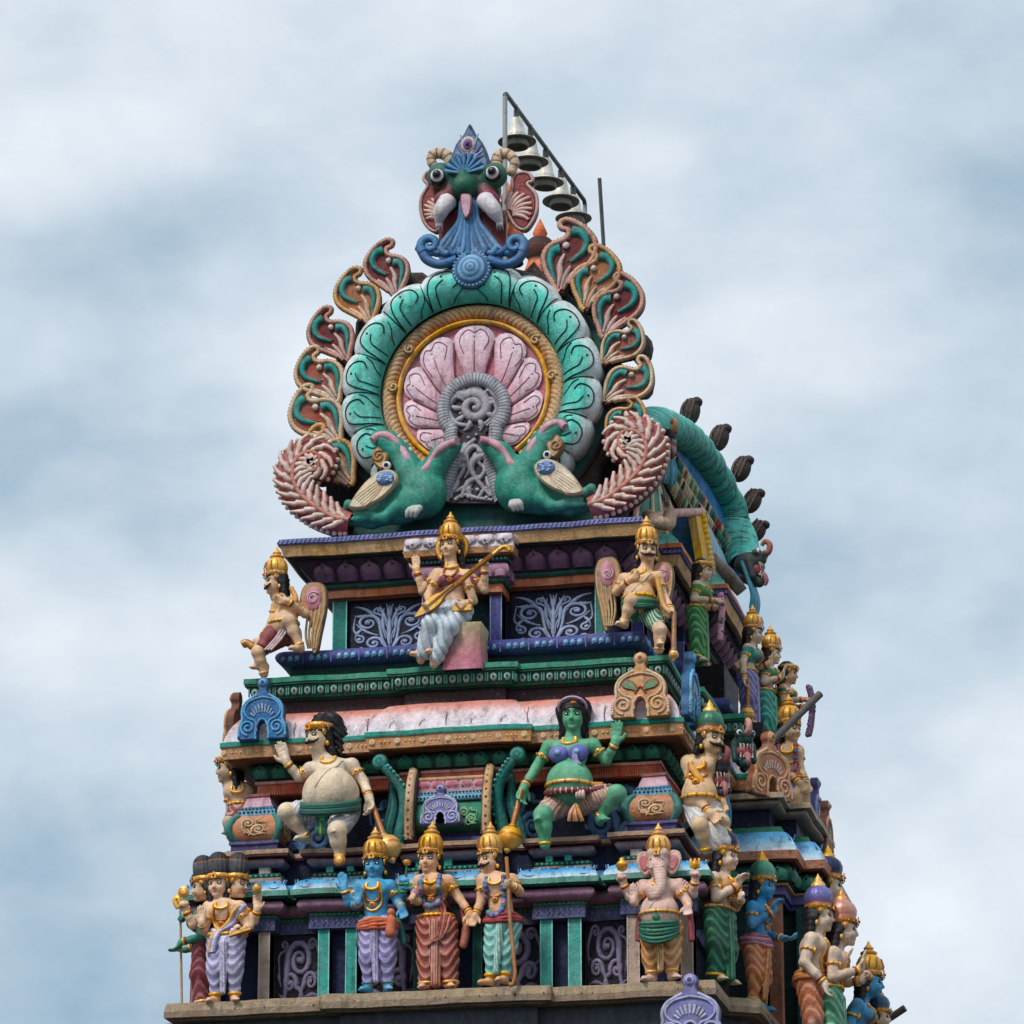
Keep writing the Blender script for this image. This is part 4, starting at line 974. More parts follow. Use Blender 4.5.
tg = MB(); o2 = cat([m3(a, c)[[0, 2]] for a, c in [(466, 206), (470, 203), (477, 206), (476, 222), (471, 228), (467, 220)]], 5, True); tg.poly(o2, FR(-.24), .06, S(205, 160, 175), S(150, 90, 110), .015); tg.build('tongue', M_FIG, mk)

# ---------------------------------------------------------------- loudspeakers on a pipe frame along the ridge, lightning rod, finials
fr_ = thing('pipe_frame', 'grey bent pipe frame standing on the roof ridge that carries five horn loudspeakers', 'pipe frame', (.1, 2.83, 8.4))
A_, B_ = np.array([.1, 2.83, 0.]), None
A_ = atx(505, 92, .1); B_ = atx(588, 206, .30); B_ = A_+(B_-A_)*0.96
def rel(p, o): return np.asarray(p, float)-np.array(o.location)
PG = S(120, 122, 122)
def pipe(name, pts, r, c, par): mb = MB(); mb.tube([rel(p, par) for p in pts], r, c, 8); return mb.build(name, M_METAL, par)
zb = 8.35
pipe('upright', [(A_[0], A_[1], zb), A_-[0, 0, .06]], .028, S(160, 160, 156), fr_)
pipe('upright', [(B_[0], B_[1], zb), B_-[0, 0, .05]], .028, S(160, 160, 156), fr_)
pipe('crossbar', [A_-[0, 0, .12], A_-[0, 0, 0.03], A_+[0, 0.05, 0], A_+(B_-A_)*.5, B_-[0, .05, 0], B_-[0, 0, .04], B_-[0, 0, .2]], .027, S(70, 74, 76), fr_)
LBS = ['white horn loudspeaker hanging highest under the pipe frame nearest the mask', 'white horn loudspeaker hanging second from the top of the pipe frame', 'white horn loudspeaker hanging at the middle of the pipe frame', 'white horn loudspeaker hanging fourth from the top of the pipe frame', 'white horn loudspeaker hanging lowest by the end post of the frame']
for i, (px, py) in enumerate([(516, 106), (530.5, 126), (546, 147), (562, 168), (575, 186)]):
    tt_ = (px-505)/(588-505); top = A_+(B_-A_)*tt_
    t = thing('horn_loudspeaker', LBS[i], 'loudspeaker', top, 0, 'horn loudspeakers on the pipe frame')
    t.rotation_euler = (math.radians(rnd.uniform(-3, 3)), math.radians(rnd.uniform(-2, 2)), rnd.uniform(0, 6))
    if i == 0:
        W_, Gd = S(228, 222, 208), S(120, 120, 114)
        h = MB(); h.lathe([(.0, -.14, W_), (.055, -.14, W_), (.068, -.155, W_), (.078, -.2, W_), (.092, -.28, W_), (.104, -.33, W_), (.125, -.37, S(190, 184, 170)), (.128, -.39, W_)], n=20); hs_ = h.build('driver_housing', M_METAL, t)
        h = MB(); h.lathe([(.11, -.375, W_), (.16, -.40, W_), (.22, -.425, S(200, 196, 184)), (.222, -.435, Gd), (.16, -.43, Gd), (.135, -.425, S(60, 60, 60))], n=24); h.build('flare', M_METAL, t)
        h = MB(); h.lathe([(.135, -.42, S(150, 150, 142)), (.135, -.50, S(156, 156, 148)), (.12, -.505, S(120, 120, 114)), (.11, -.47, S(80, 80, 76)), (.0, -.455, S(70, 70, 66))], n=22); h.build('inner_horn', M_METAL, t)
        h = MB(); h.tube([(0, 0, .03), (0, 0, -.15)], .02, S(70, 66, 62), 7); h.box(-.035, .035, -.012, .012, -.17, -.02, S(90, 86, 80)); h.build('bracket', M_METAL, t); SPK = t
    else:
        for ch in list(SPK.children): c = ch.copy(); COL.objects.link(c); c.parent = t
rod = MB(); p0, p1 = atx(599.5, 178, .35), atx(606, 270, .3); rod.tube([p1-(0, 0, .2), p0], .026, S(120, 124, 128), 7); tag(rod.build('lightning_rod', M_METAL), 'thin grey metal rod standing upright behind the gable leaves', 'rod')
for px, py, lab in ((540, 218, 'orange pointed roof finial peeping out beside the mask above the dark cap'), (508, 182, 'orange pointed roof finial mostly hidden behind the mask ear')):
    p = atx(px, py, 0.08); h = MB(); OR, DK = S(232, 110, 36), S(60, 40, 36)
    h.lathe([(0, 0, OR), (.03, -.06, OR), (.09, -.2, OR), (.07, -.24, S(200, 80, 30)), (.13, -.28, DK), (.2, -.36, DK), (.22, -.45, S(120, 60, 40)), (.14, -.52, DK), (.16, -.6, OR), (.2, -.7, OR), (.1, -.85, DK), (.18, -1.0, DK)], p, 14)
    tag(h.build('roof_finial', M_PAINT), lab, 'finial')
# ---------------------------------------------------------------- painted plaster figures
def V3(*a): return np.array(a, float)
def rotz(a): c, s = math.cos(a), math.sin(a); return np.array([[c, -s, 0], [s, c, 0], [0, 0, 1.]])
def rotx(a): c, s = math.cos(a), math.sin(a); return np.array([[1, 0, 0], [0, c, -s], [0, s, c]])
def roty(a): c, s = math.cos(a), math.sin(a); return np.array([[c, 0, s], [0, 1, 0], [-s, 0, c]])
def unit(v): v = np.asarray(v, float); return v/(np.linalg.norm(v)+1e-9)
def ringm(mb, c, ax, R, r, col, n=18, m=6, studs=None):
    ax = unit(ax); a = unit(np.cross(ax, (0.3, 1, 0.2))); b = np.cross(ax, a); c = np.asarray(c, float); P = []
    for i in range(n):
        t = 2*PI*i/n; d = a*math.cos(t)+b*math.sin(t); P.append([c+d*(R+r*math.cos(2*PI*j/m))+ax*r*1.3*math.sin(2*PI*j/m) for j in range(m)])
    mb.grid(np.array(P), col, cu=True, cv=True)
    if studs is not None:
        for i in range(0, n, 2): t = 2*PI*i/n; mb.ball(c+(a*math.cos(t)+b*math.sin(t))*(R+r), r*.7, studs, 5, 4)
KIRITA = [(.108, .07, 1), (.123, .075, 1), (.126, .10, 0), (.122, .115, 1), (.112, .12, 2), (.12, .135, 1), (.126, .17, 1), (.12, .21, 1), (.10, .25, 1), (.078, .275, 1), (.066, .282, 2), (.08, .292, 1), (.08, .306, 0), (.055, .32, 1), (.04, .335, 2), (.05, .347, 1), (.036, .362, 1), (.018, .385, 1), (.008, .415, 1), (0, .42, 1)]
TURBAN = [(.108, .06, 1), (.125, .065, 1), (.13, .105, 0), (.12, .12, 2), (.128, .15, 3), (.13, .19, 3), (.11, .24, 3), (.07, .275, 3), (.06, .28, 1), (.065, .30, 1), (.04, .32, 1), (.03, .33, 1), (.034, .345, 1), (.015, .37, 1), (0, .40, 1)]
def hand(b, wr, d, n, pose, col, thumb=1, r=.0125, hs=1.0):
    """palm, four unequal bent fingers and a thumb; d = pointing direction, n = palm normal"""
    d = unit(d); n = unit(np.asarray(n, float)-d*np.dot(n, d)); s_ = np.cross(d, n)*thumb
    L = .075*hs; c = wr+d*L*.55
    b.cap(wr, wr+d*L*.35, .032*hs, .034*hs, col, .02)
    for k in (-1, -.33, .33, 1): b.cap(wr+d*L*.25+s_*k*.014*hs, wr+d*L+s_*k*.027*hs, .018*hs, .0155*hs, col, .012)
    cu = dict(open=(.08, .15, .2), relaxed=(.35, .5, .4), grip=(1.25, 1.4, .8), bless=(.0, .05, .1), point=(1.2, 1.4, .8))[pose]
    ln_ = (.9, 1.08, 1.0, .78)
    for k in range(4):
        f = .033-.022*k; p = wr+d*L+s_*f*hs; a = 0; c3 = cu
        if pose == 'point' and k == 0: c3 = (0, .05, .1)
        for j, l in enumerate((.040, .030, .024)):
            a += c3[j]; dr = unit(d*math.cos(a)+n*math.sin(a)+s_*f*(1.2 if pose in ('open', 'bless') else .3)); q = p+dr*l*ln_[k]*hs
            b.cap(p, q, r*hs*(1-.07*j), r*hs*(.95-.09*j), col, .006); p = q
    p0 = wr+d*L*.3+s_*.026*hs
    if pose == 'grip': p1 = p0+(d*.5+s_*.5+n*.6)*.045*hs; p2 = p1+(d*.5-s_*.6+n*.6)*.04*hs
    else: p1 = p0+(s_*.75+d*.65+n*.15)*.042*hs; p2 = p1+(s_*.35+d*.9+n*.2)*.034*hs
    b.cap(p0, p1, .017*hs, .0145*hs, col, .012); b.cap(p1, p2, .0145*hs, .0115*hs, col, .006)
def foot(b, an, dr, col):
    dr = unit(dr); side = np.cross((0, 0, 1), dr); an = np.asarray(an, float); fl = V3(an[0], an[1], 0)
    h = min(an[2], .07); base = an-V3(0, 0, h)
    b.cap(an, base+V3(0, 0, .034)-dr*.025, .042, .034, col, .03); b.cap(base+V3(0, 0, .04), base+V3(0, 0, .026)+dr*.12, .04, .03, col, .03)
    for k in range(5): b.cap(base+V3(0, 0, .022)+dr*.11+side*(.022-.012*k), base+V3(0, 0, .016)+dr*(.165-.009*k)+side*(.03-.016*k), .0135, .0115, col, .006)

class Fig: pass
def figure(label, foot_px, Y=0.1, rz=0.0, s=1.0, name='painted_statue', pos=None, skin=SKIN, fem=False, belly=0.0, vox=.0115, chest=1.0,
           pel=(0, 0, .70), waist=None, chestp=None, neck=None, sh=None, hc=None, yaw=0, pitch=6, tilt=0, arms=(), legs=None, feet_dir=None,
           crown='kirita', crown_c=None, hair=True, hair_len=.18, stache=False, garment=None, gcol=WHITE, gcol2=None, gtrim=GOLD, top=None,
           sash=None, necklaces=2, garland=None, armlets=True, anklets=True, heads=(), face=True, thread=False, extra=None, cat_='statue', group=None, earring=True, ears=True, legR=1.0, hdisk=False):
    F_ = Fig(); base = np.array(pos, float) if pos is not None else at(foot_px[0], foot_px[1], Y)
    t = thing(name, label, cat_, base, rz, group, scale=s); F_.t = t; F_.base = base; F_.s = s
    Ri = rotz(-rz)
    def q(px, py, y=0.0):
        """photo measurement -> local joint, y metres behind (+) or before (-) the figure's own plane (front facing figures)"""
        return (at(px, py, base[1]+y*s)-base)/s
    R3 = lambda p: q(*p) if len(p) == 3 and (abs(p[0]) > 20) else (q(p[0], p[1]) if len(p) == 2 else V3(*p))
    F_.q = q; F_.R3 = R3
    pel = R3(pel); hc = R3(hc) if hc is not None else pel+V3(0, -.02, .60)
    neck = R3(neck) if neck is not None else hc+V3(0, .03, -.16)
    if sh is None: sh = (neck+V3(-.165, .01, -.07), neck+V3(.165, .01, -.07))
    else: sh = (R3(sh[0]), R3(sh[1]))
    mid = (sh[0]+sh[1])/2; chestp = R3(chestp) if chestp is not None else mid*.8+pel*.2
    waist = R3(waist) if waist is not None else mid*.42+pel*.58
    wk = .9 if fem else 1.0
    b = Sculpt(vox); F_.b = b
    b.cap(pel, waist, .135, .108*wk, skin, .05, flat=(1, 1.15, 1)); b.cap(waist, chestp, .108*wk, .135*wk, skin, .05, flat=(1, 1.1, 1))
    b.ell(chestp+V3(0, -.01, .02), (.155*wk, .115, .12), skin, .05)
    b.cap(sh[0], sh[1], .062, .062, skin, .05)
    b.cap(mid+V3(0, 0, .0), neck+V3(0, 0, .03), .085, .062, skin, .05); b.cap(neck, hc+V3(0, .01, -.04), .060, .066, skin, .03)
    if belly: b.ell(waist*.55+pel*.45+V3(0, -.05-.06*belly, .0), (.13+.09*belly, .12+.10*belly, .15+.07*belly), skin, .06)
    if fem:
        for sx in (-1, 1): b.ell(chestp+V3(sx*.068, -.105, .0), (.066, .066, .064), skin, .025)
    else:
        for sx in (-1, 1): b.ell(chestp+V3(sx*.07, -.085, .03), (.08, .05, .065), skin, .03)
    if belly > .2: b.ell(waist*.55+pel*.45+V3(0, -.16-.155*belly, -.03), (.012, .012, .012), sc(skin, .4), .004)
    # head(s)
    Rh = rotz(math.radians(yaw)) @ rotx(math.radians(pitch)) @ roty(math.radians(tilt)); F_.Rh = Rh; F_.hc = hc
    hd = [(hc, Rh, True)]+[(R3(h[0]), rotz(math.radians(h[1])) @ rotx(math.radians(pitch)), True) for h in heads]
    F_.H = lambda *p: hc+Rh @ np.array(p, float)
    lipc = mixc(skin, S(190, 60, 60), .6) if skin[0] > skin[1] else sc(skin, .55)
    for c, R, _ in hd:
        if not face: continue
        H = lambda *p: c+R @ V3(*p)
        b.ell(H(0, .012, .035), (.104, .112, .108), skin, .03, R); b.ell(H(0, -.028, -.040), (.090, .080, .080), skin, .03, R)
        b.ell(H(0, -.084, -.102), (.032, .024, .022), skin, .025)                                     # chin
        b.cap(H(0, -.098, .03), H(0, -.124, -.018), .011, .0145, skin, .015)                         # nose
        for sx in (-1, 1):
            b.ell(H(sx*.0125, -.117, -.028), (.011, .012, .009), skin, .008)
            b.ell(H(sx*.047, -.078, -.028), (.03, .026, .03), skin, .025); b.cap(H(sx*.018, -.104, .052), H(sx*.065, -.082, .05), .012, .011, skin, .014)
            if ears: b.ell(H(sx*.098, .02, -.01), (.014, .03, .045), skin, .012, R)
        b.cap(H(-.017, -.108, -.058), H(.017, -.108, -.058), .007, .007, lipc, .005); b.cap(H(-.012, -.106, -.070), H(.012, -.106, -.070), .007, .007, lipc, .005)
        if c is not hc: b.cap(neck, H(0, .02, -.05), .05, .06, skin, .03)
    # limbs
    F_.arm = []
    for a in arms:
        S0 = sh[a['s']]+V3(*a.get('off', (0, 0, 0))); el, wr = R3(a['el']), R3(a['wr']); d = a.get('d'); d = unit(wr-el) if d is None else V3(*d)
        k = a.get('k', 1.0)
        b.cap(S0, el, .062*k, .046*k, skin, .03); b.cap(el, el*.45+wr*.55, .047*k, .042*k, skin, .02); b.cap(el*.45+wr*.55, wr, .042*k, .031*k, skin, .02)
        hand(b, wr, d, a.get('n', (0, -1, 0)), a.get('pose', 'relaxed'), skin, a.get('th', 1 if a['s'] else -1), hs=a.get('hs', 1.0)*1.08)
        F_.arm.append((S0, el, wr, d))
    if legs is None: legs = ((V3(-.085, 0, .66), V3(-.10, -.03, .37), V3(-.10, 0, .075)), (V3(.085, 0, .66), V3(.10, -.03, .37), V3(.10, 0, .075)))
    legs = [tuple(R3(p) for p in l) for l in legs]; F_.legs = legs
    for i, (hp, kn, an) in enumerate(legs):
        b.cap(hp, kn, .10*legR, .07*legR, skin, .04); b.ell(kn, (.068*legR,)*3, skin, .03); m = kn*.6+an*.4
        b.cap(kn, m, .062*legR, .062*legR, skin, .03); b.cap(m, an, .06*legR, .04, skin, .03)
        fd = (feet_dir[i] if feet_dir else ((-.35, -1, 0) if i == 0 else (.35, -1, 0))); foot(b, an, fd, skin)
    if extra: extra(F_, 'body')
    body = b.build('body', M_FIG, t); F_.body = body
    # face paint
    if face:
        for c, R, _ in hd:
            H = lambda *p: c+R @ V3(*p)
            for sx in (-1, 1):
                e = MB(); e.ball(H(sx*.042, -.092, .022), (.031, .0135, .0155), BLACK, 10, 6, R); e.ball(H(sx*.042, -.0965, .021), (.0245, .0130, .0095), S(226, 222, 214), 10, 6, R)
                e.ball(H(sx*.042-.004*sx, -.1025, .0215), (.0125, .0085, .0102), S(20, 16, 16), 8, 5, R); e.build('eye', M_FACE, t)
                eb = MB(); eb.tube([H(sx*.016, -.115, .050), H(sx*.036, -.111, .064), H(sx*.058, -.10, .062), H(sx*.075, -.085, .05)], [.0045, .0065, .006, .003], S(26, 20, 20), 6); eb.build('eyebrow', M_FACE, t)
            if not stache:
                bi = MB(); bi.ball(H(0, -.110, .078), (.006, .006, .013), S(170, 30, 36), 6, 5); bi.build('forehead_mark', M_FACE, t)
            else:
                st = MB()
                for sx in (-1, 1): st.tube(cat([H(0, -.117, -.047), H(sx*.03, -.118, -.05), H(sx*.06, -.104, -.047), H(sx*.085, -.085, -.03), H(sx*.09, -.08, -.02)], 4), np.interp(np.linspace(0, 1, 17), [0, .3, 1], [.012, .016, .004]), S(24, 18, 18), 7)
                st.build('moustache', M_FIG, t)
    # hair
    if hair:
        HB = S(26, 22, 26); h = Sculpt(.0125)
        for c, R, _ in hd:
            H = lambda *p: c+R @ V3(*p)
            st_ = lambda tt, d, P: .003*np.sin(P[..., 0]*170)+.003*np.sin(P[..., 2]*120)
            h.ell(H(0, .045, .045), (.118, .108, .108), HB, .02, R, st_, .01)
            if crown in (None, 'band'): h.ell(H(0, .03, .085), (.128, .12, .105), HB, .02, R, st_, .01)
            for sx in (-1, 1): h.cap(H(sx*.092, -.015, .06), H(sx*.10, .03, -.03), .022, .03, HB, .02); h.cap(H(sx*.085, .06, -.02), H(sx*.12, .06, -.06-hair_len), .045, .03, HB, .03, st_, .01)
            h.cap(H(0, .08, 0), H(0, .08, -.08-hair_len), .08, .07, HB, .03, st_, .01); h.cap(H(-.06, -.075, .078), H(.06, -.075, .078), .018, .018, HB, .01)
        h.build('hair', M_FIG, t)
    # crowns
    cc = crown_c or (GOLDD, GOLD, S(120, 40, 40), GREEN)
    for i_, (c, R, _) in enumerate(hd):
        H = lambda *p: c+R @ V3(*p)
        if crown in ('kirita', 'turban', 'band', 'tallhair'):
            prof = KIRITA if crown == 'kirita' else TURBAN
            if crown == 'band': prof = [(.105, .055, 1), (.122, .06, 1), (.13, .09, 0), (.135, .125, 1), (.118, .13, 2)]
            if crown == 'tallhair':
                prof = [(.105, .055, 1), (.124, .06, 1), (.128, .08, 0), (.132, .115, 1), (.112, .12, 2)]
                hb = MB(); hb.lathe([(.108, .11, BLACK), (.108, .2, mixc(cc[3], GREY, .2)), (.104, .255, mixc(cc[3], GREY, .45)), (.106, .265, GOLDD), (.10, .275, cc[2]), (.088, .31, cc[3]), (.06, .34, cc[2]), (.03, .355, cc[3]), (0, .358, cc[2])], c+R @ V3(0, .012, 0), 56, R, flute=14, fa=.05); hb.build('hair_bun', M_FIG, t)
            m = MB(); m.lathe([(r_, z_, cc[k]) for r_, z_, k in prof], c+R @ V3(0, .012, 0), 36, R @ rotx(math.radians(-6)), flute=12, fa=.022)
            Rr = R
            m.poly([(-.035, 0), (.035, 0), (.028, .04), (.0, .075), (-.028, .04)], (H(0, -.118, .068), Rr @ V3(1, 0, 0), Rr @ V3(0, .1, 1), Rr @ V3(0, -1, 0)), .012, cc[1], cc[0], .004)
            m.ball(H(0, -.132, .10), (.012, .008, .014), S(150, 40, 40), 6, 5)
            for k in range(14): a = 2*PI*k/14; m.ball(H(.128*math.cos(a), .012+.128*math.sin(a)*.98, .088), .0085, cc[1], 5, 4)
            if crown == 'kirita':
                for k in range(10): a = 2*PI*k/10; m.tube([H(.118*math.cos(a), .012+.118*math.sin(a), .14), H(.126*math.cos(a), .012+.126*math.sin(a), .18), H(.10*math.cos(a), .012+.10*math.sin(a), .245)], .007, cc[0], 5)
            m.build('crown', M_GOLD, t)
        if earring and face:
            for sx in (-1, 1):
                m = MB(); Rm = R @ roty(sx*PI/2)
                m.lathe([(0, .018, GOLD), (.018, .016, GOLDD), (.034, .01, GOLD), (.036, 0, GOLD)], H(sx*.104, -.005, .045), 10, R @ np.stack([V3(0, 1, 0), V3(0, 0, 1), V3(sx, -.5, 0)], 1)); m.tube([H(sx*.106, 0, .03), H(sx*.108, .012, -.06)], .008, GOLDD, 5); m.ball(H(sx*.108, .012, -.065), (.018, .018, .026), GOLD, 7, 5); m.build('earring', M_GOLD, t)
    if hdisk:
        m = MB(); m.lathe([(.14, 0, GOLD), (.17, .02, GOLD), (.2, 0, GOLDD), (.17, -.02, GOLDD), (.14, 0, GOLD)], hc+V3(0, .1, .02), 20, np.stack([V3(1, 0, 0), V3(0, 0, 1), V3(0, -1, 0)], 1)); m.build('halo_disc', M_GOLD, t)
    # garments
    g2c = gcol2 if gcol2 is not None else mixc(gcol, WHITE, .55); allp = list(b.pr); gs = None
    if garment in ('dhoti', 'shorts', 'sari', 'lap'):
        gs = Sculpt(vox*1.05)
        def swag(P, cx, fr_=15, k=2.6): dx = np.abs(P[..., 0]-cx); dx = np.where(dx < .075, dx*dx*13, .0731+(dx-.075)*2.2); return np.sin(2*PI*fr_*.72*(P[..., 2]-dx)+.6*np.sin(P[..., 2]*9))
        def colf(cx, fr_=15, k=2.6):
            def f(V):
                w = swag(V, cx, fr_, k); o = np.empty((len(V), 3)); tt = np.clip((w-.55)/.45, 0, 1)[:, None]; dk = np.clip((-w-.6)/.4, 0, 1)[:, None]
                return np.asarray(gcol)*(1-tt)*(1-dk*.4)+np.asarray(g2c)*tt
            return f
        wtop = pel*.75+waist*.25
        if garment == 'dhoti' or garment == 'shorts':
            for i, (hp, kn, an) in enumerate(legs):
                cx = (kn[0]+an[0])/2 if garment == 'dhoti' else kn[0]; dsp = lambda tt, d, P, cx=cx: .005*swag(P, cx)
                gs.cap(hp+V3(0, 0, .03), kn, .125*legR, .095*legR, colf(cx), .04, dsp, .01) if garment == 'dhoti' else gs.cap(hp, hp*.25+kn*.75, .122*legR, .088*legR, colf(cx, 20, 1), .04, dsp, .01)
                if garment == 'dhoti': gs.cap(kn, kn*.12+an*.88+V3(0, 0, .02), .092*legR, .057*legR, colf(cx), .03, dsp, .01)
            gs.ell(pel+V3(0, 0, .0), (.165+.05*belly, .14+.05*belly, .10), colf(0), .04)
            if garment == 'dhoti':
                lo = (legs[0][2]+legs[1][2])/2; pc = lambda V: np.where((np.sin(V[:, :1]*260) > 0), np.asarray(gcol)*.75, np.asarray(g2c))
                gs.cap(pel+V3(0, -.13, -.03), V3(lo[0], lo[1]-.09, lo[2]+.04), .045, .032, pc, .012)
        elif garment == 'sari':
            lo = (legs[0][2]+legs[1][2])/2; sp = abs(legs[0][2][0]-legs[1][2][0])/2
            for i, (hp, kn, an) in enumerate(legs):
                cx = kn[0]*1.0; dsp = lambda tt, d, P, cx=cx: .006*swag(P, cx, 13, 2.2)
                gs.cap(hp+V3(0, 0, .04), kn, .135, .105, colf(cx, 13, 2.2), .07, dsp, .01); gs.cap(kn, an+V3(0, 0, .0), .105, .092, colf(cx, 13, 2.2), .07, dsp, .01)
            gs.ell(pel, (.165, .14, .11), colf(0), .04); pc = lambda V: np.where((np.sin(V[:, :1]*240) > 0), np.asarray(gcol)*.8, np.asarray(g2c))
            gs.cap(pel+V3(0, -.12, -.02), V3(lo[0], lo[1]-.12, lo[2]-.02), .045, .055, pc, .015)
        elif garment == 'lap':
            for i, (hp, kn, an) in enumerate(legs):
                pc = lambda V, kn=kn: np.asarray(gcol)+(np.asarray(g2c)-np.asarray(gcol))*np.clip((np.sin(V[:, :1]*70+V[:, 2:]*24+1.5*np.sin(V[:, 2:]*14))-.3)/.7, 0, 1)*.8
                dsp = lambda tt, d, P: -.006*np.sin(P[..., 0]*70+P[..., 2]*24+1.5*np.sin(P[..., 2]*14))
                gs.cap(hp, kn, .13, .105, pc, .05, dsp, .01); gs.cap(kn, an*.82+kn*.18, .105, .085, pc, .04, dsp, .01)
            gs.ell(pel, (.16, .14, .10), pc, .04)
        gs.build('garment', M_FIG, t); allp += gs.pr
        if garment in ('dhoti', 'sari') and gtrim is not None:
            m = MB()
            for (hp, kn, an) in legs: ringm(m, an+V3(0, 0, .035 if garment == 'dhoti' else .0), an-kn, .062 if garment == 'dhoti' else .092, .012, gtrim)
            m.build('hem', M_GOLD, t)
    if top is not None:
        ts = Sculpt(vox); tc_, z0, z1 = top
        ts.cap(waist, chestp, .118*wk, .148*wk, tc_, .05, flat=(1, 1.1, 1)); ts.ell(chestp+V3(0, -.01, .02), (.166*wk, .127, .128), tc_, .05); ts.cap(sh[0], sh[1], .072, .072, tc_, .05)
        if fem:
            for sx in (-1, 1): ts.ell(chestp+V3(sx*.068, -.105, .0), (.075, .075, .072), tc_, .025)
        for a in arms: S0 = sh[a['s']]; ts.cap(S0, S0*.55+R3(a['el'])*.45, .071, .06, tc_, .03)
        ts.clip = (V3(-1, -1, chestp[2]+z0), V3(1, 1, chestp[2]+z1)); ts.build('blouse', M_FIG, t); allp += ts.pr
    al = Sculpt(); al.pr = [p for p in allp]; F_.all = al
    # only torso and garment matter for things that lie on the chest and hips
    tor_ = Sculpt(); ntor = 8+(1 if belly else 0)+(1 if belly > .2 else 0)
    for a_ in arms: tor_.cap(sh[a_['s']], sh[a_['s']]*.6+R3(a_['el'])*.4, .062, .056, skin, .03)
    tor_.pr += b.pr[:ntor]+([] if gs is None else gs.pr)+(ts.pr[:3+(2 if fem else 0)] if top is not None else []); F_.tor = tor_
    def drape(xz, r, c, nm, mat=M_FIG, lift=.006, beads=None, n=6):
        xz = np.asarray(xz, float); y = tor_.front(xz[:, 0], xz[:, 1]); P = np.c_[xz[:, 0], y-lift, xz[:, 1]]
        P[1:-1, 1] = (P[:-2, 1]+P[1:-1, 1]*2+P[2:, 1])/4
        m = MB()
        if beads:
            m.tube(P, r*.7, beads[0], n)
            for k, p in enumerate(P): m.ball(p+nrs.uniform(-.006, .006, 3), r*rnd.uniform(.8, 1.2), beads[k % len(beads)], 6, 4)
        else: m.tube(P, r, c, n)
        return m.build(nm, mat, t)
    F_.drape = drape
    def ucurve(W, D, z0, n=21, cx=None):
        a = np.linspace(-1.56, 1.56, n); cx = mid[0] if cx is None else cx; s_ = np.abs(np.sin(a)); return np.c_[cx+W*np.sin(a)*(1-.25*s_**8), z0-D*np.cos(a)**.65]
    F_.uc = ucurve
    nz = neck[2]-.045
    if necklaces >= 1: drape(ucurve(.078, .075, nz+.01), .017, GOLD, 'necklace', M_GOLD)
    if necklaces >= 2:
        drape(ucurve(.098, .19, nz+.0), .013, GOLDD, 'necklace', M_GOLD); zc = nz-.215; yc = tor_.front(np.array([mid[0]]), np.array([zc]))[0]
        m = MB(); m.lathe([(0, .02, S(170, 50, 40)), (.012, .018, S(170, 50, 40)), (.018, .012, GOLD), (.034, .008, GOLDD), (.038, 0, GOLD)], (mid[0], yc-.006, zc), 12, np.stack([V3(1, 0, 0), V3(0, 0, 1), V3(0, -1, 0)], 1)); m.build('pendant', M_GOLD, t)
    if necklaces >= 3: drape(ucurve(.115, .28, nz), .012, GOLD, 'necklace', M_GOLD)
    if garland: drape(ucurve(.12, garland[1], nz+.03, 52), .030, None, 'garland', M_FIG, .016, garland[0])
    if thread: drape(np.array(cat([(sh[1][0]*.6, sh[1][2]+.02), (mid[0]+.06, waist[2]+.12), (waist[0]-.08, waist[2]-.06)], 8)), .007, S(225, 215, 190), 'sacred_thread')
    if sash is not None:
        sc1, sc2, sz = sash; c = pel+V3(0, 0, sz); a = np.linspace(0, 2*PI, 37); P = tor_.radial(c, a); m = MB()
        for k, dz in enumerate((-.045, -.018, .01, .036)):
            Q = tor_.radial(c+V3(0, 0, dz), a); Q[:, 2] += .012*np.cos(a*2+k); m.tube(Q, .022, sc1 if k % 2 else sc2, 7, False)
        m.build('sash', M_FIG, t)
    if garment in ('dhoti', 'sari', 'shorts') and sash is None and belly < 1:
        c = pel+V3(0, 0, .075); a = np.linspace(0, 2*PI, 33); Q = tor_.radial(c, a); m = MB(); m.tube(Q+0, .02, GOLD, 6, False)
        for k in range(0, 32, 2): m.ball(Q[k], .022, GOLDD, 6, 4)
        m.build('belt', M_GOLD, t)
    for (S0, el, wr, d) in F_.arm:
        if armlets:
            m = MB(); p = S0*.52+el*.48; ringm(m, p, el-S0, .058, .011, GOLD, studs=GOLDD); m.ball(p+V3(.0, -.062, .0), (.024, .014, .03), GOLD, 8, 5); m.ball(p+V3(0, -.075, 0), (.01, .006, .012), S(160, 40, 40), 6, 4); m.build('armlet', M_GOLD, t)
        m = MB(); ringm(m, wr*.9+el*.1, wr-el, .038, .011, GOLD, 14); ringm(m, wr*.8+el*.2, wr-el, .04, .008, S(150, 50, 36), 14); m.build('bracelet', M_GOLD, t)
    if anklets:
        for (hp, kn, an) in legs: m = MB(); ringm(m, an+(kn-an)*.06, an-kn, .047, .012, GOLD, 14); m.build('anklet', M_GOLD, t)
    if extra: extra(F_, 'props')
    return F_
def rod_part(F_, nm, pts, r, c, mat=M_GOLD, n=9):
    m = MB(); m.tube([F_.R3(p) if not isinstance(p, np.ndarray) else p for p in pts], r, c, n); return m.build(nm, mat, F_.t)
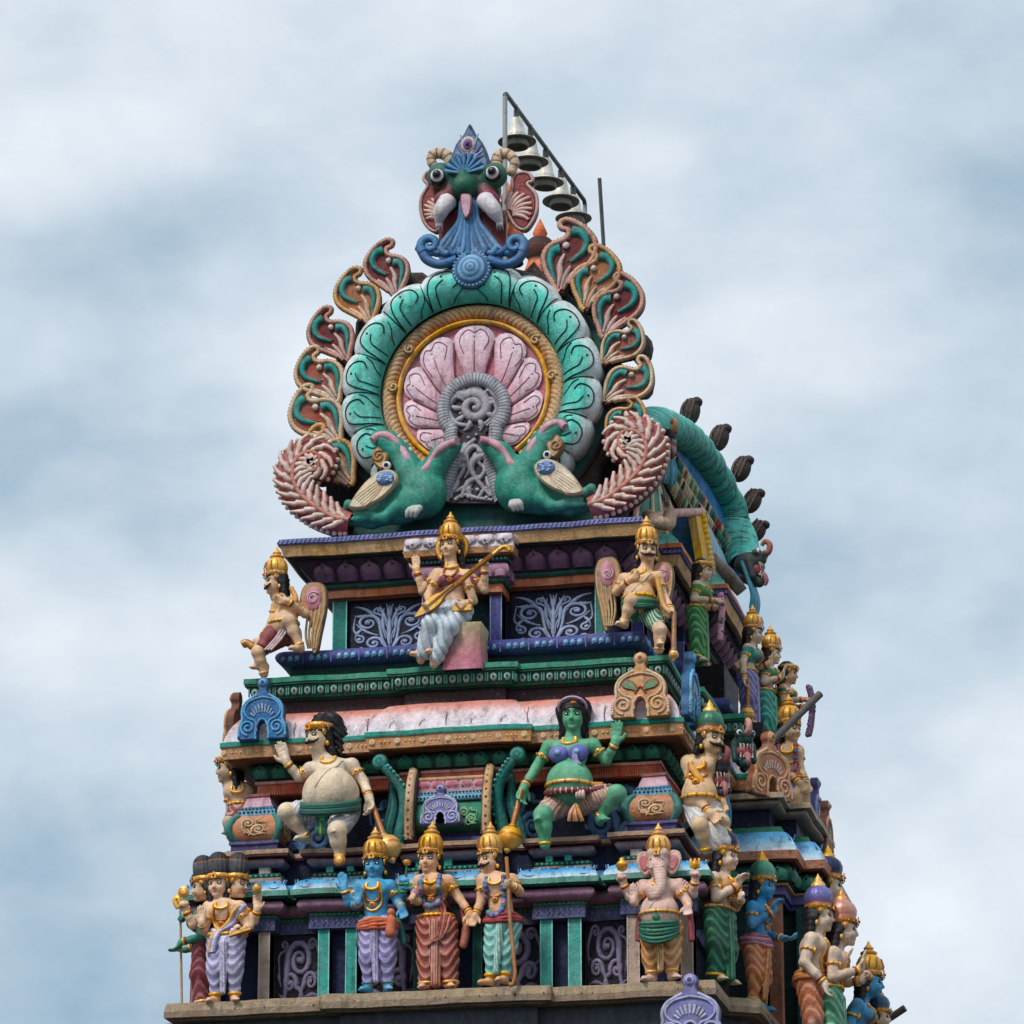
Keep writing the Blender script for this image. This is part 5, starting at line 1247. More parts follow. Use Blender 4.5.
def mace(F_, p0, p1, R=.1, nm='mace'):
    """club: p0 = grip end, p1 = centre of the golden ball"""
    p0, p1 = [F_.R3(p) if not isinstance(p, np.ndarray) else p for p in (p0, p1)]; d = unit(p1-p0); a = unit(np.cross(d, (0, 1, .1))); Rm = np.stack([a, np.cross(d, a), d], 1)
    m = MB(); m.tube([p0-d*.1, p1-d*R*.9], [.024, .03], S(176, 110, 50), 8)
    h = m.build(nm, M_GOLD, F_.t); m = MB()
    m.lathe([(.0, -R*1.15, GOLDD), (.035, -R*1.15, GOLDD), (.045, -R, GOLD), (.03, -R*.95, GOLDD), (R*.75, -R*.7, GOLD), (R*.98, -R*.25, GOLD), (R, -.01, GOLDD), (R*1.02, .02, GOLD), (R*.9, R*.45, GOLD), (R*.5, R*.85, GOLD), (R*.25, R*.95, GOLDD), (R*.3, R*1.05, GOLD), (R*.1, R*1.3, GOLD), (0, R*1.35, GOLD)], p1, 16, Rm, flute=10, fa=.025)
    m.build('head', M_GOLD, h); return h
GARL = [S(96, 120, 190), S(120, 150, 200), S(70, 110, 150), S(110, 90, 160), S(90, 150, 130), S(196, 120, 150)]
BSK = S(62, 158, 202); GSK = S(88, 172, 130)
# ----- lower ledge
def x1(F_, st):
    if st != 'props': return
    m = MB(); c = F_.q(183.6, 892, -.1); m.lathe([(0, .012, GOLD), (.03, .02, GOLD), (.035, .01, S(190, 90, 30)), (.055, .02, GOLD), (.062, 0, GOLDD), (.055, -.02, GOLDD), (0, -.02, GOLDD)], c, 18, np.stack([V3(1, 0, 0), V3(0, 0, 1), V3(0, -1, 0)], 1)); m.build('disc', M_GOLD, F_.t)
    m = MB(); m.lathe([(0, -.06, GOLDD), (.04, -.045, GOLD), (.05, 0, GOLD), (.04, .03, GOLDD), (.025, .045, GOLD), (0, .05, GOLD)], F_.q(257, 888, -.1), 14); m.build('water_pot', M_GOLD, F_.t)
    m = MB(); a, b2 = F_.q(230, 935.5, -.2), F_.q(252, 929, -.2); d = b2-a; m.poly([(0, -.025), (np.linalg.norm(d), -.02), (np.linalg.norm(d), .02), (0, .025)], (a, unit(d), V3(0, 0, 1), V3(0, -1, 0)), .04, GOLD, GOLDD, .01); m.build('book', M_GOLD, F_.t)
    dr = cat([F_.q(241, 908)[[0, 2]], F_.q(236, 915)[[0, 2]], F_.q(228, 928)[[0, 2]], F_.q(216, 938)[[0, 2]], F_.q(211, 956)[[0, 2]]], 6)
    for k, c in enumerate((GOLD, LILAC, WHITE, LILAC)): F_.drape(dr+[.022*k, .004*k], .018, c, 'shoulder_cloth', M_FIG, .012)
figure('three-faced standing statue in lilac and white drape with a gold disc, pot and book', (225, 1004.5), .1, pel=(227, 943), hc=(218.5, 886), sh=((209, 907, 0), (240, 907, 0)), yaw=-8, skin=S(232, 186, 148),
       heads=(((204, 889, .06), -78), ((237, 886.5, .06), 68)), crown='tallhair', crown_c=(GOLDD, GOLD, S(40, 36, 40), S(44, 42, 48)), garment='dhoti', gcol=S(168, 162, 208), gcol2=S(228, 224, 236), necklaces=3,
       arms=[dict(s=0, el=(193, 925, .02), wr=(186, 911, -.04), d=(-.15, -.1, 1), pose='grip'), dict(s=1, el=(254, 921, .02), wr=(257, 911, -.04), d=(.05, -.1, 1), pose='bless'),
             dict(s=0, el=(204, 931, -.06), wr=(202, 924, -.16), d=(0, -.15, 1), pose='bless', off=(.02, -.03, -.02)), dict(s=1, el=(249, 927, -.03), wr=(244, 931, -.14), d=(-1, -.2, 0), n=(0, -.3, 1), pose='grip', off=(-.02, -.03, -.02))], extra=x1)
def x3(F_, st):
    if st != 'props': return
    m = MB(); p = F_.q(407, 863, -.02); m.lathe([(.0, -.03, GOLDD), (.03, -.02, GOLD), (.05, .02, S(200, 110, 40)), (.03, .03, GOLD), (0, .035, S(130, 50, 30))], p, 12); m.tube([p, F_.q(405, 884, -.02)], .014, S(40, 120, 90), 6); m.build('flower', M_GOLD, F_.t)
    for sx, pts in ((-1, [(362, 915), (361, 930), (358, 948)]), (1, [(397, 918), (402, 932), (404, 945)])): rod_part(F_, 'scarf_end', cat([F_.q(a, c, .03) for a, c in pts], 5), [.03]*5+[.035]*5+[.02], S(30, 120, 110), M_FIG)
    m = MB(); k = F_.q(391, 913, -.17); m.ball(k, (.045, .04, .05), S(200, 110, 80), 9, 6); m.tube(cat([k, F_.q(391, 923, -.19), F_.q(390, 938, -.18)], 5), [.03]*3+[.05]*4+[.055]*3+[.02], S(205, 100, 60), 9); m.build('sash_knot', M_FIG, F_.t)
figure('blue-skinned crowned standing statue with orange sash and lilac dhoti, raised palm', (378, 993.5), .05, pel=(376.5, 926), hc=(374.8, 866.5), skin=BSK, yaw=-3, sh=((360.5, 886, 0), (390, 886, 0)), garment='dhoti', gcol=S(150, 140, 196), gcol2=S(205, 196, 226),
       sash=(S(212, 112, 62), S(190, 84, 50), .0), necklaces=3, top=None, gtrim=S(60, 140, 170),
       arms=[dict(s=0, el=(349, 903, .04), wr=(344.5, 890, -.03), d=(-.15, 0, 1), pose='bless'), dict(s=0, el=(355, 905, -.04), wr=(358, 903, -.16), d=(.05, -.1, 1), pose='bless', off=(.02, -.02, -.02)),
             dict(s=1, el=(398, 903, .03), wr=(402, 907, -.08), d=(.3, -.2, -1), pose='relaxed'), dict(s=1, el=(401, 899, .08), wr=(404, 888, 0), d=(.05, 0, 1), pose='grip', off=(0, .05, 0))], extra=x3)
def x4(F_, st):
    if st != 'props': return
    m = MB()
    for k in range(9): p = F_.q(408+rnd.uniform(-8, 7), 889+rnd.uniform(-6, 6), -.18); m.ball(p, (.035, .03, .02), (S(40, 130, 80), S(60, 160, 110), S(40, 110, 150))[k % 3], 7, 5)
    m.ball(F_.q(415, 893, -.2), (.05, .04, .05), S(190, 120, 140), 9, 6); m.build('flower_bunch', M_FIG, F_.t)
    rod_part(F_, 'scarf_end', cat([F_.q(462, 905, .06), F_.q(466, 930, .05), F_.q(462, 948, .04)], 6), [.03]*6+[.045]*6+[.03], S(190, 96, 70), M_FIG)
    dr = cat([F_.q(448, 900)[[0, 2]], F_.q(452, 915)[[0, 2]], F_.q(448, 935)[[0, 2]], F_.q(438, 945)[[0, 2]]], 6)
    for k in range(4): F_.drape(dr+[-.025*k, -.012*k], .016, (S(200, 120, 90), S(150, 56, 50))[k % 2], 'cloth_fold', M_FIG, .012)
figure('crowned statue in rust red sari with blue flower garland, middle of the centre trio', (435.5, 991), .05, pel=(436.5, 924), hc=(429.5, 861), skin=S(226, 176, 132), yaw=-10, tilt=4, sh=((419.5, 881, 0), (448, 881, 0)), fem=True, top=(S(206, 140, 60), -.09, .06), garment='sari', gcol=S(158, 66, 54), gcol2=S(214, 150, 120),
       garland=(GARL, .33), necklaces=3, legs=(((428.5, 930), (428, 957), (427.5, 984)), ((445, 930), (447.5, 956), (449.5, 983))),
       arms=[dict(s=0, el=(415, 900, -.02), wr=(418, 901, -.16), d=(-.7, -.4, .5), pose='grip'), dict(s=1, el=(459, 898, .02), wr=(469.5, 913, -.05), d=(.15, -.1, -1), pose='relaxed')], extra=x4)
def x5(F_, st):
    if st != 'props': return
    rod_part(F_, 'bow', cat([F_.q(506.5, 857, -.2), F_.q(508, 880, -.2), F_.q(510, 920, -.2), F_.q(513.5, 955, -.2), F_.q(515, 975, -.2), F_.q(512, 985, -.2), F_.q(509, 983, -.2)], 6), .02, S(190, 120, 60))
figure('moustached crowned statue in red sash and mint dhoti holding a tall thin bow', (498, 985.5), .05, pel=(503, 922), hc=(489.5, 861.5), skin=S(226, 176, 132), yaw=-38, sh=((482.5, 880, -.02), (512, 880, .02)), stache=True, garment='dhoti', gcol=S(110, 190, 180), gcol2=S(196, 232, 222), sash=(S(186, 60, 62), S(140, 36, 44), .03),
       garland=(GARL, .42), necklaces=2, legs=(((496, 928), (493, 952), (491, 979)), ((510, 927), (507, 952), (504, 977))), feet_dir=((-.8, -.7, 0), (-.3, -1, 0)),
       arms=[dict(s=1, el=(519.5, 892, -.02), wr=(513, 886, -.15), d=(-.8, -.4, .1), n=(-.3, -1, 0), pose='grip'), dict(s=0, el=(481, 901, -.03), wr=(476, 914, -.08), d=(-.35, -.2, -1), pose='relaxed')], extra=x5)
# ----- elephant-headed figure
ESK = S(222, 180, 164)
def x6(F_, st):
    b, q = F_.b, F_.q
    if st == 'body':
        b.ell(F_.hc+V3(0, 0, .0), (.115, .11, .13), ESK, .04); b.ell(F_.hc+V3(0, -.06, -.06), (.085, .08, .10), ESK, .04)
        for sx in (-1, 1): b.ell(F_.hc+V3(sx*.05, -.05, .09), (.06, .06, .06), ESK, .04)
        tr = cat([q(659, 868, -.13), q(660.5, 877, -.2), q(660.5, 887, -.24), q(657.5, 895, -.25), q(652, 896, -.25), q(650.5, 891, -.25), q(654, 889.5, -.25)], 4)
        b.chain(list(tr), list(np.linspace(.062, .03, len(tr))), lambda V: np.array([mixc(ESK, S(190, 150, 140), .5+.5*math.sin(v[2]*190)) for v in V]), .02)
    else:
        for sx, px in ((-1, 647), (1, 674)):
            m = MB(); e = np.array([(0, .09), (.07, .13), (.13, .11), (.15, .04), (.13, -.03), (.09, -.10), (.04, -.12), (.0, -.06)])*[sx, 1]
            m.poly(cat(e, 4, True), (F_.hc+V3(sx*.08, .01, .0), V3(1, sx*.25, 0), V3(0, 0, 1), V3(sx*.1, -1, 0)), .03, ESK, ESK, .01); m.poly(cat(e*.62+[sx*.025, 0], 4, True), (F_.hc+V3(sx*.08, .0, .0), V3(1, sx*.25, 0), V3(0, 0, 1), V3(sx*.1, -1, 0)), .036, S(206, 120, 120), None, .006); m.build('ear', M_FIG, F_.t)
            m = MB(); m.ball(F_.hc+V3(sx*.062, -.10, .02), (.02, .012, .011), S(230, 226, 220), 8, 5); m.ball(F_.hc+V3(sx*.06, -.111, .02), (.009, .006, .009), BLACK, 6, 4); m.build('eye', M_FACE, F_.t)
            m = MB(); m.tube([F_.hc+V3(sx*.05, -.12, -.075), F_.hc+V3(sx*.075, -.17, -.09), F_.hc+V3(sx*.08, -.21, -.07)], [.018, .015, .006], WHITE, 7); m.build('tusk', M_FIG, F_.t)
        m = MB(); 
        for k in (-1, 0, 1): m.tube([F_.hc+V3(k*.012, -.125, .06), F_.hc+V3(k*.03, -.10, .13)], [.008, .014], GOLD, 5)
        m.build('forehead_mark', M_GOLD, F_.t)
        m = MB(); m.lathe([(0, -.06, GOLD), (.045, -.04, GOLD), (.06, 0, GOLDD), (.055, .03, GOLD), (.02, .06, GOLD), (.03, .075, GOLD), (0, .09, GOLDD)], q(622, 866, -.1), 14); m.build('pot', M_GOLD, F_.t)
        m = MB(); p = q(695, 868, -.1); m.tube([p-V3(0, 0, .06), p], .012, GOLDD, 6)
        for k in (-1, 0, 1): m.tube(cat([p, p+V3(k*.045, 0, .03), p+V3(k*.04, 0, .10)], 5), [.012]*10+[.003], GOLD, 6)
        m.lathe([(.02, 0, GOLD), (.045, .03, GOLD), (.04, .06, GOLDD), (0, .09, GOLD)], p, 12); m.build('goad', M_GOLD, F_.t)
        m = MB(); c = F_.pelw; a = np.linspace(.15*PI+PI, 1.85*PI, 24)
        for k in range(6): Q = F_.tor.radial(c+V3(0, 0, .0), a); Q = Q+np.c_[np.zeros(24), np.full(24, -.012), -.02*k+(-.05-.02*k)*np.sin((a-PI))**2]; m.tube(Q, .021, (S(44, 130, 98), S(24, 92, 74))[k % 2], 7)
        for k in range(9): m.tube(cat([c+V3(0, -.24, -.02), c+V3((k-4)*.02, -.26, -.1), c+V3((k-4)*.024, -.25, -.19+.01*abs(k-4))], 4), [.016]*8+[.01], (S(60, 160, 120), S(30, 104, 84))[k % 2], 6)
        m.ball(c+V3(0, -.24, .03), (.06, .05, .06), S(50, 140, 108), 10, 7); m.build('waist_cloth', M_FIG, F_.t)
        for sx, px in ((-1, 640), (1, 690)):
            rod_part(F_, 'scarf_end', cat([q(px, 912, .05), q(px+sx*1, 925, .04), q(px+sx*1.5, 941, .02)], 6), [.03]*6+[.035]*6+[.03], S(150, 56, 70), M_FIG)
        for sx, a, c2 in ((0, 643, 0), (1, 684, 0)):
            m = MB(); S0, el, wr, d = F_.arm[sx]
            for k in range(4): ringm(m, S0+(el-S0)*(.02+.09*k), el-S0, .062, .012, (S(150, 56, 70), S(226, 200, 200))[k % 2], 14)
            m.build('sleeve', M_FIG, F_.t)
def x6w(F_, st):
    F_.pelw = F_.R3((661, 924)) ; x6(F_, st)
figure('elephant-headed pot-bellied standing statue with gold crown, green waist cloth and orange leggings', (661, 985.5), .1, pel=(661, 924), hc=(658.5, 863), skin=ESK, belly=.75, face=False, hair=False, earring=False, sh=((643, 886, 0), (680, 885, 0)), garment='dhoti', gcol=S(214, 140, 60), gcol2=S(236, 190, 120), necklaces=1, thread=True, legR=1.1,
       legs=(((653, 932), (652, 957), (652, 976)), ((670, 931), (671, 956), (672, 974))), feet_dir=((-.6, -.9, 0), (.6, -.9, 0)),
       arms=[dict(s=0, el=(630, 897, .03), wr=(623.5, 884, -.05), d=(-.1, -.1, 1), pose='grip'), dict(s=1, el=(693, 894, .03), wr=(695, 881, -.05), d=(0, -.1, 1), pose='grip'),
             dict(s=0, el=(634, 901, -.06), wr=(634, 902, -.2), d=(.05, -.1, 1), pose='bless', off=(.02, -.04, -.03)), dict(s=1, el=(687, 902, -.08), wr=(688, 905, -.2), d=(.05, -.35, -1), n=(0, -1, .2), pose='relaxed', off=(-.02, -.04, -.03))], extra=x6w)
# ----- seated door guards of the middle tier
def x7(F_, st):
    if st != 'props': return
    q = F_.q; mace(F_, q(373, 806, -.12), q(388, 848, -.2), .125)
    mn = Sculpt(.014); ds = lambda tt, d, P: .009*np.sin(P[..., 0]*70+P[..., 2]*105+P[..., 1]*40)
    for p0, p1, r0, r1 in (((321, 722, .0), (331, 724, .06), .085, .105), ((331, 724, .06), (338, 736, .08), .105, .095), ((338, 736, .08), (341, 752, .07), .095, .055)): mn.cap(q(*p0), q(*p1), r0, r1, S(24, 22, 28), .04, ds, .01)
    mn.build('mane', M_FIG, F_.t)
    m = MB(); c = F_.R3((335, 806)); a = np.linspace(PI, 2*PI, 26)
    for k in range(4): Q = F_.tor.radial(c+V3(0, 0, .05), a); Q = Q+np.c_[np.zeros(26), np.full(26, -.01), -.0-.024*k-.15*np.sin(a-PI)**1.5]; m.tube(Q, .024, (S(30, 110, 90), S(18, 76, 66))[k % 2], 7)
    for k in range(5): m.tube(cat([q(322, 817, -.26), q(321+(k-2)*1.6, 827, -.32), q(321+(k-2)*2.2, 836, -.3)], 4), [.025]*8+[.012], (S(30, 116, 92), S(150, 190, 60))[k == 2], 6)
    m.ball(q(322, 817, -.26), (.07, .05, .06), S(24, 96, 80), 9, 6); m.build('waist_cloth', M_FIG, F_.t)
    m = MB(); m.lathe([(0, .02, S(220, 130, 30)), (.02, .012, GOLD), (.045, .012, GOLDD), (.055, 0, GOLD)], q(339.5, 860, -.36), 12, np.stack([V3(1, 0, 0), V3(0, 0, 1), V3(0, -1, 0)], 1)); m.build('anklet_rosette', M_GOLD, F_.t)
CSK = S(226, 202, 172)
figure('pale pot-bellied moustached guard with long black mane, white shorts and club, seated on the shelf', (335, 845), .52, pel=(335, 809), hc=(318, 738, -.04), skin=CSK, belly=1.5, yaw=-32, stache=True, sh=((310, 769, 0), (352, 765, .0)), chestp=(332, 773, -.02), waist=(334, 790), crown='band', hair_len=.1, garment='shorts', gcol=S(200, 196, 208), gcol2=S(236, 234, 236), necklaces=1, thread=True, legR=1.2, s=1.12, gtrim=None,
       legs=(((327, 812, 0), (287, 812, -.22), (306, 836, -.1)), ((344, 813, 0), (337, 831, -.36), (340, 857, -.3))), feet_dir=((-.5, -1, 0), (-.3, -1, 0)),
       arms=[dict(s=0, el=(299, 777, .05), wr=(287, 763, -.03), d=(-.35, -.1, 1), pose='bless', hs=1.15), dict(s=1, el=(364, 782, .0), wr=(369, 797, -.1), d=(.25, -.2, -1), n=(-.6, -.6, 0), pose='relaxed', hs=1.2)], extra=x7)
def x8(F_, st):
    if st != 'props': return
    q = F_.q; mace(F_, q(520, 796, -.12), q(510, 838, -.2), .115); H = F_.H
    m = MB(); m.tube([H(.13*math.sin(a), -.03-.05*math.cos(a), .09+.09*math.cos(a)) for a in np.linspace(-1.9, 1.9, 16)], .012, S(205, 160, 190), 6); m.ball(H(.02, -.12, .12), (.03, .015, .016), S(190, 110, 30), 8, 5); m.build('hair_band', M_FIG, F_.t)
    hh = Sculpt(.014); ds = lambda tt, d, P: .005*np.sin(P[..., 0]*130+P[..., 2]*40); hh.ell(H(0, .06, .07), (.17, .13, .16), S(22, 20, 24), .03, None, ds, .01); hh.ell(H(0, .08, -.08), (.15, .10, .15), S(22, 20, 24), .05, None, ds, .01); hh.build('hair_mass', M_FIG, F_.t)
    m = MB(); c = F_.R3((572, 796))
    a = np.linspace(PI*.98, 2.02*PI, 40); Q = F_.tor.radial(c+V3(0, 0, .04), a)+np.c_[np.zeros(40), np.full(40, -.012), -.07*np.sin(a-PI)]
    m.tube(Q, .03, S(120, 50, 56), 8)
    for k in range(0, 40, 2): m.ball(Q[k]-V3(0, .012, 0), (.014, .022, .03), S(222, 190, 170), 6, 4)
    for k in range(6): m.tube(cat([q(576, 805, -.28), q(575+(k-2.5)*1.6, 813, -.33), q(576+(k-2.5)*2.6, 821, -.31)], 4), [.022]*8+[.02], (S(214, 160, 130), S(120, 60, 56), S(205, 140, 60))[k % 3], 6)
    for k in range(3): m.ball(q(577+k*3, 794, -.3), (.02, .03, .045), S(226, 190, 180), 6, 5)
    m.build('rope_belt', M_FIG, F_.t)
    m = MB(); p = q(575, 752, -.2)
    m.poly([(-.02, .03), (.02, .03), (.035, -.08), (.08, -.13), (.03, -.12), (.0, -.15), (-.03, -.12), (-.08, -.13), (-.035, -.08)], (p, UXv, UZ, UN), .025, S(150, 150, 200), S(100, 100, 160), .006); m.build('scarf_knot', M_FIG, F_.t)
    b2 = MB()
    for sx in (-1, 1):
        c = F_.chest+V3(sx*.09, -.12, .0); b2.ball(c, (.098, .08, .082), S(100, 104, 190), 14, 9); b2.lathe([(0, .02, S(150, 170, 220)), (.022, .016, S(130, 190, 220)), (.03, 0, S(60, 90, 170))], c-V3(0, .075, 0), 10, np.stack([V3(1, 0, 0), V3(0, 0, 1), V3(0, -1, 0)], 1))
    b2.build('breast_cloth', M_FIG, F_.t)
def x8w(F_, st): F_.chest = F_.R3((571, 757, -.02)); x8(F_, st)
figure('green-skinned pot-bellied guard in violet breast cloth with raised palm, seated on the shelf', (572, 830), .52, pel=(572, 797), hc=(573, 717.5, -.04), skin=GSK, belly=.95, yaw=4, sh=((549, 747, 0), (593, 745, .0)), chestp=(571, 757, -.02), waist=(572, 778), crown=None, hair_len=.14, garment='shorts', gcol=S(196, 150, 130), gcol2=S(226, 190, 170), necklaces=1, legR=1.2, s=1.12, earring=False, anklets=True, gtrim=None,
       legs=(((562, 801, 0), (543, 815, -.3), (545, 845, -.26)), ((583, 800, 0), (617, 794, -.2), (600, 817, -.08))), feet_dir=((-.4, -1, 0), (.6, -1, 0)),
       arms=[dict(s=0, el=(536, 768, .0), wr=(524.5, 786, -.08), d=(-.3, -.2, -1), n=(.6, -.5, 0), pose='relaxed', hs=1.2), dict(s=1, el=(606, 761, .04), wr=(615, 744, -.03), d=(.15, -.1, 1), pose='bless', hs=1.15)], extra=x8w)
# ----- upper tier : lute player and winged guards
def x9(F_, st):
    if st != 'props': return
    q = F_.q; a, b2 = q(427, 609, -.26), q(500, 549, -.2); d = unit(b2-a); v = MB()
    n = V3(0, -1, 0); up = unit(np.cross(n, d)); v.poly(cat([(-.16, -.015), (-.05, -.05), (.06, -.075), (.16, -.07), (.26, -.035), (.4, -.03), (.4, .03), (.26, .035), (.16, .07), (.06, .075), (-.05, .05), (-.16, .015)], 3, True), (a, d, up, n), .05, GOLD, GOLDD, .012)
    L = np.linalg.norm(b2-a); v.poly([(.38, -.026), (L-.06, -.022), (L-.06, .022), (.38, .026)], (a, d, up, n), .045, GOLD, GOLDD, .008)
    v.tube(cat([b2-d*.08, b2+d*.02, b2+d*.07-up*.03, b2+d*.07-up*.09], 5), .026, GOLD, 8); o = v.build('lute', M_GOLD, F_.t)
    v = MB()
    for k in (-.012, 0, .012): v.tube([a+n*.056+up*k+d*.0, b2-d*.1+n*.05+up*k], .003, S(120, 70, 20), 4)
    v.build('strings', M_GOLD, o)
    m = MB(); p = q(463, 607, -.2); m.box(p[0]-.12, p[0]+.1, p[1]-.03, p[1]+.05, p[2]-.045, p[2]+.02, GOLD); m.build('book', M_GOLD, F_.t)
    m = MB(); c = q(466, 636, .02); w = .23
    P = [[(c[0]+sx*w*(1+.12*k)*.85, c[1]+sy*.2, c[2]+z) for sx, sy in ((-1, 1), (-1, -1), (0, -1.05), (1, -1), (1, 1))] for k, z in ((.8, .1), (1, .07), (.3, -.02), (0.2, -.12), (.6, -.26), (1.2, -.44))]
    m.grid(np.array(P), np.array([[mixc(S(190, 180, 120), S(205, 110, 140), k/5)]*5 for k in range(6)]), flip=True); m.add(P[0], [(0, 1, 2, 3, 4)], S(170, 160, 110)); m.build('cushion', M_FIG, F_.t)
figure('crowned four-armed statue playing a golden lute, seated in white skirt in the top bay', (447, 660), .72, pel=(456, 609, .02), hc=(450, 547, -.02), skin=S(230, 184, 140), fem=True, yaw=-14, sh=((437.5, 574, 0), (468, 575, .0)), top=(S(150, 66, 90), -.075, .03), garment='lap', gcol=S(206, 214, 222), gcol2=S(120, 170, 190), necklaces=2, s=.94, hdisk=True,
       legs=(((450, 612, 0), (431, 624, -.22), (421, 660, -.15)), ((462, 612, 0), (449, 627, -.24), (434, 664, -.2))), feet_dir=((-.7, -.8, 0), (-.4, -1, 0)),
       arms=[dict(s=0, el=(422.5, 591, .04), wr=(417, 571, -.02), d=(-.1, 0, 1), pose='bless'), dict(s=1, el=(484.5, 590, .04), wr=(484.5, 569, -.04), d=(-.1, -.1, 1), pose='grip'),
             dict(s=0, el=(428, 596, -.05), wr=(430, 605, -.22), d=(-.2, -.5, -.3), pose='relaxed', off=(.02, -.03, -.02)), dict(s=1, el=(473.5, 601, -.05), wr=(466, 604, -.2), d=(-.6, -.5, -.3), pose='relaxed', off=(-.02, -.03, -.02))], extra=x9)
def wing(F_, c, w, h, mir, nm='wing', yoff=.08):
    m = MB(); sx = -1 if mir else 1; o = F_.q(*c, yoff)
    out = cat([(0, .5*h), (.35*w, .46*h), (.5*w, .3*h), (.48*w, .05*h), (.32*w, -.3*h), (.2*w, -.55*h), (.0, -.58*h), (-.05*w, -.2*h), (-.3*w, .02*h), (-.48*w, .2*h), (-.42*w, .38*h), (-.25*w, .48*h)], 4, True)*[sx, 1]
    fr = (o, UXv, UZ, UN); m.poly(out, fr, .06, S(186, 140, 92), S(120, 86, 60), .015); fr2 = (o+UN*.055, UXv, UZ, UN)
    for k in range(5): q_ = cat([(.42*w-.05*k, .3*h-.03*k), (.38*w-.045*k, 0), (.2*w-.035*k, -.3*h), (.12*w-.02*k, -.52*h)], 5)*[sx, 1]; m.ribbon(q_, .014, fr2, .018, S(214, 176, 120), 4, S(120, 86, 56))
    wg = m.build(nm, M_FIG, F_.t); m = MB(); cc = np.array([.02*w*sx, .24*h]); m.ball(o+UXv*cc[0]+UZ*cc[1]+UN*.06, (.3*w, .03, .19*h), S(196, 120, 140), 14, 8)
    for r_ in (.12, .2): m.ribbon(spiral(cc[0], cc[1], r_*w*1.2, .02, 40, 1.4*sx, 22), .011, (o+UN*.085, UXv, UZ, UN), .014, S(226, 176, 186), 4, S(120, 50, 70))
    m.build('spiral_boss', M_FIG, wg)
def x11(F_, st):
    if st != 'props': return
    q = F_.q; wing(F_, (609, 592), .30, .78, True); wing(F_, (663, 590), .26, .62, False)
    mace(F_, q(674, 620, -.22), q(673.5, 655, -.26), .055)
    m = MB(); c = F_.R3((640, 606)); a = np.linspace(PI, 2*PI, 22)
    for k in range(4): Q = F_.tor.radial(c+V3(0, 0, .04), a)+np.c_[np.zeros(22), np.full(22, -.01), -.025*k-.05*np.sin(a-PI)]; m.tube(Q, .024, (S(40, 130, 90), S(20, 84, 64))[k % 2], 7)
    m.build('waist_cloth', M_FIG, F_.t)
    m = MB(); dr = cat([q(657, 578, -.1), q(660, 592, -.16), q(664, 606, -.2), q(671, 613, -.24)], 6); m.tube(dr, .028, S(205, 150, 60), 8); m.build('scarf', M_FIG, F_.t)
figure('winged moustached guard in green and white cloth with staff, seated at the cornice end', (646, 655), .80, pel=(640, 607), hc=(647, 552, -.02), skin=S(224, 178, 134), belly=.5, yaw=24, stache=True, sh=((624, 579, 0), (658, 577, .0)), garment='shorts', gcol=S(50, 130, 90), gcol2=S(230, 226, 220), necklaces=1, s=.96, thread=True, gtrim=None,
       legs=(((634, 611, 0), (631, 601, -.26), (624, 622, -.22)), ((648, 612, 0), (660, 630, -.26), (659, 650, -.22))), feet_dir=((-.4, -1, 0), (.3, -1, 0)),
       arms=[dict(s=0, el=(616, 592, -.03), wr=(630, 580, -.17), d=(.8, -.3, .3), pose='relaxed'), dict(s=1, el=(664, 597, .0), wr=(671, 610, -.14), d=(.3, -.4, -.8), n=(-.6, -.6, 0), pose='grip')], extra=x11)
def x10(F_, st):
    if st != 'props': return
    q = F_.q; wing(F_, (314, 616), .32, .76, False)
    rod_part(F_, 'club', cat([q(277, 626, -.12), q(262, 642, -.16), q(254, 647, -.16), q(247, 643, -.16), q(242, 645, -.16)], 5), [.035]*10+[.045]*6+[.05]*4+[.03], S(196, 130, 50))
    m = MB(); m.tube(cat([q(278, 627, -.05), q(270, 636, -.14), q(262, 648, -.2)], 6), [.09]*4+[.1]*5+[.08]*4, S(140, 50, 46), 9); m.tube(cat([q(290, 640, -.1), q(280, 642, -.14), q(264, 650, -.2)], 6), [.06]*5+[.07]*5+[.05]*3, S(120, 36, 40), 9)
    for k in range(3): m.tube(cat([q(281+3*k, 630, -.2), q(275+3*k, 639, -.26), q(265+3*k, 650, -.29)], 5), .014, S(206, 180, 180), 5)
    m.build('red_drape', M_FIG, F_.t)
    m = MB(); m.tube(cat([q(291, 588, -.02), q(296, 600, -.1), q(288, 606, -.16)], 6), .03, S(214, 150, 50), 8); m.build('scarf', M_FIG, F_.t)
figure('winged moustached guard in red cloth with curved club, seated facing the sky', (285, 672), .80, pel=(284, 632), hc=(275.5, 583, -.04), skin=S(224, 178, 134), belly=.35, yaw=-62, stache=True, sh=((278, 605, -.1), (296, 606, .06)), garment='shorts', gcol=S(150, 150, 170), gcol2=S(200, 198, 210), necklaces=1, s=.96, gtrim=None,
       legs=(((280, 636, 0), (258, 652, -.2), (264, 674, -.14)), ((291, 636, 0), (289, 621, -.24), (300, 646, -.2))), feet_dir=((-.9, -.3, 0), (-.6, -.8, 0)),
       arms=[dict(s=1, el=(305, 614, -.04), wr=(288, 601, -.2), d=(-1, -.1, .1), pose='relaxed'), dict(s=0, el=(272, 622, -.1), wr=(262, 638, -.15), d=(-.7, 0, -.7), pose='grip')], extra=x10)
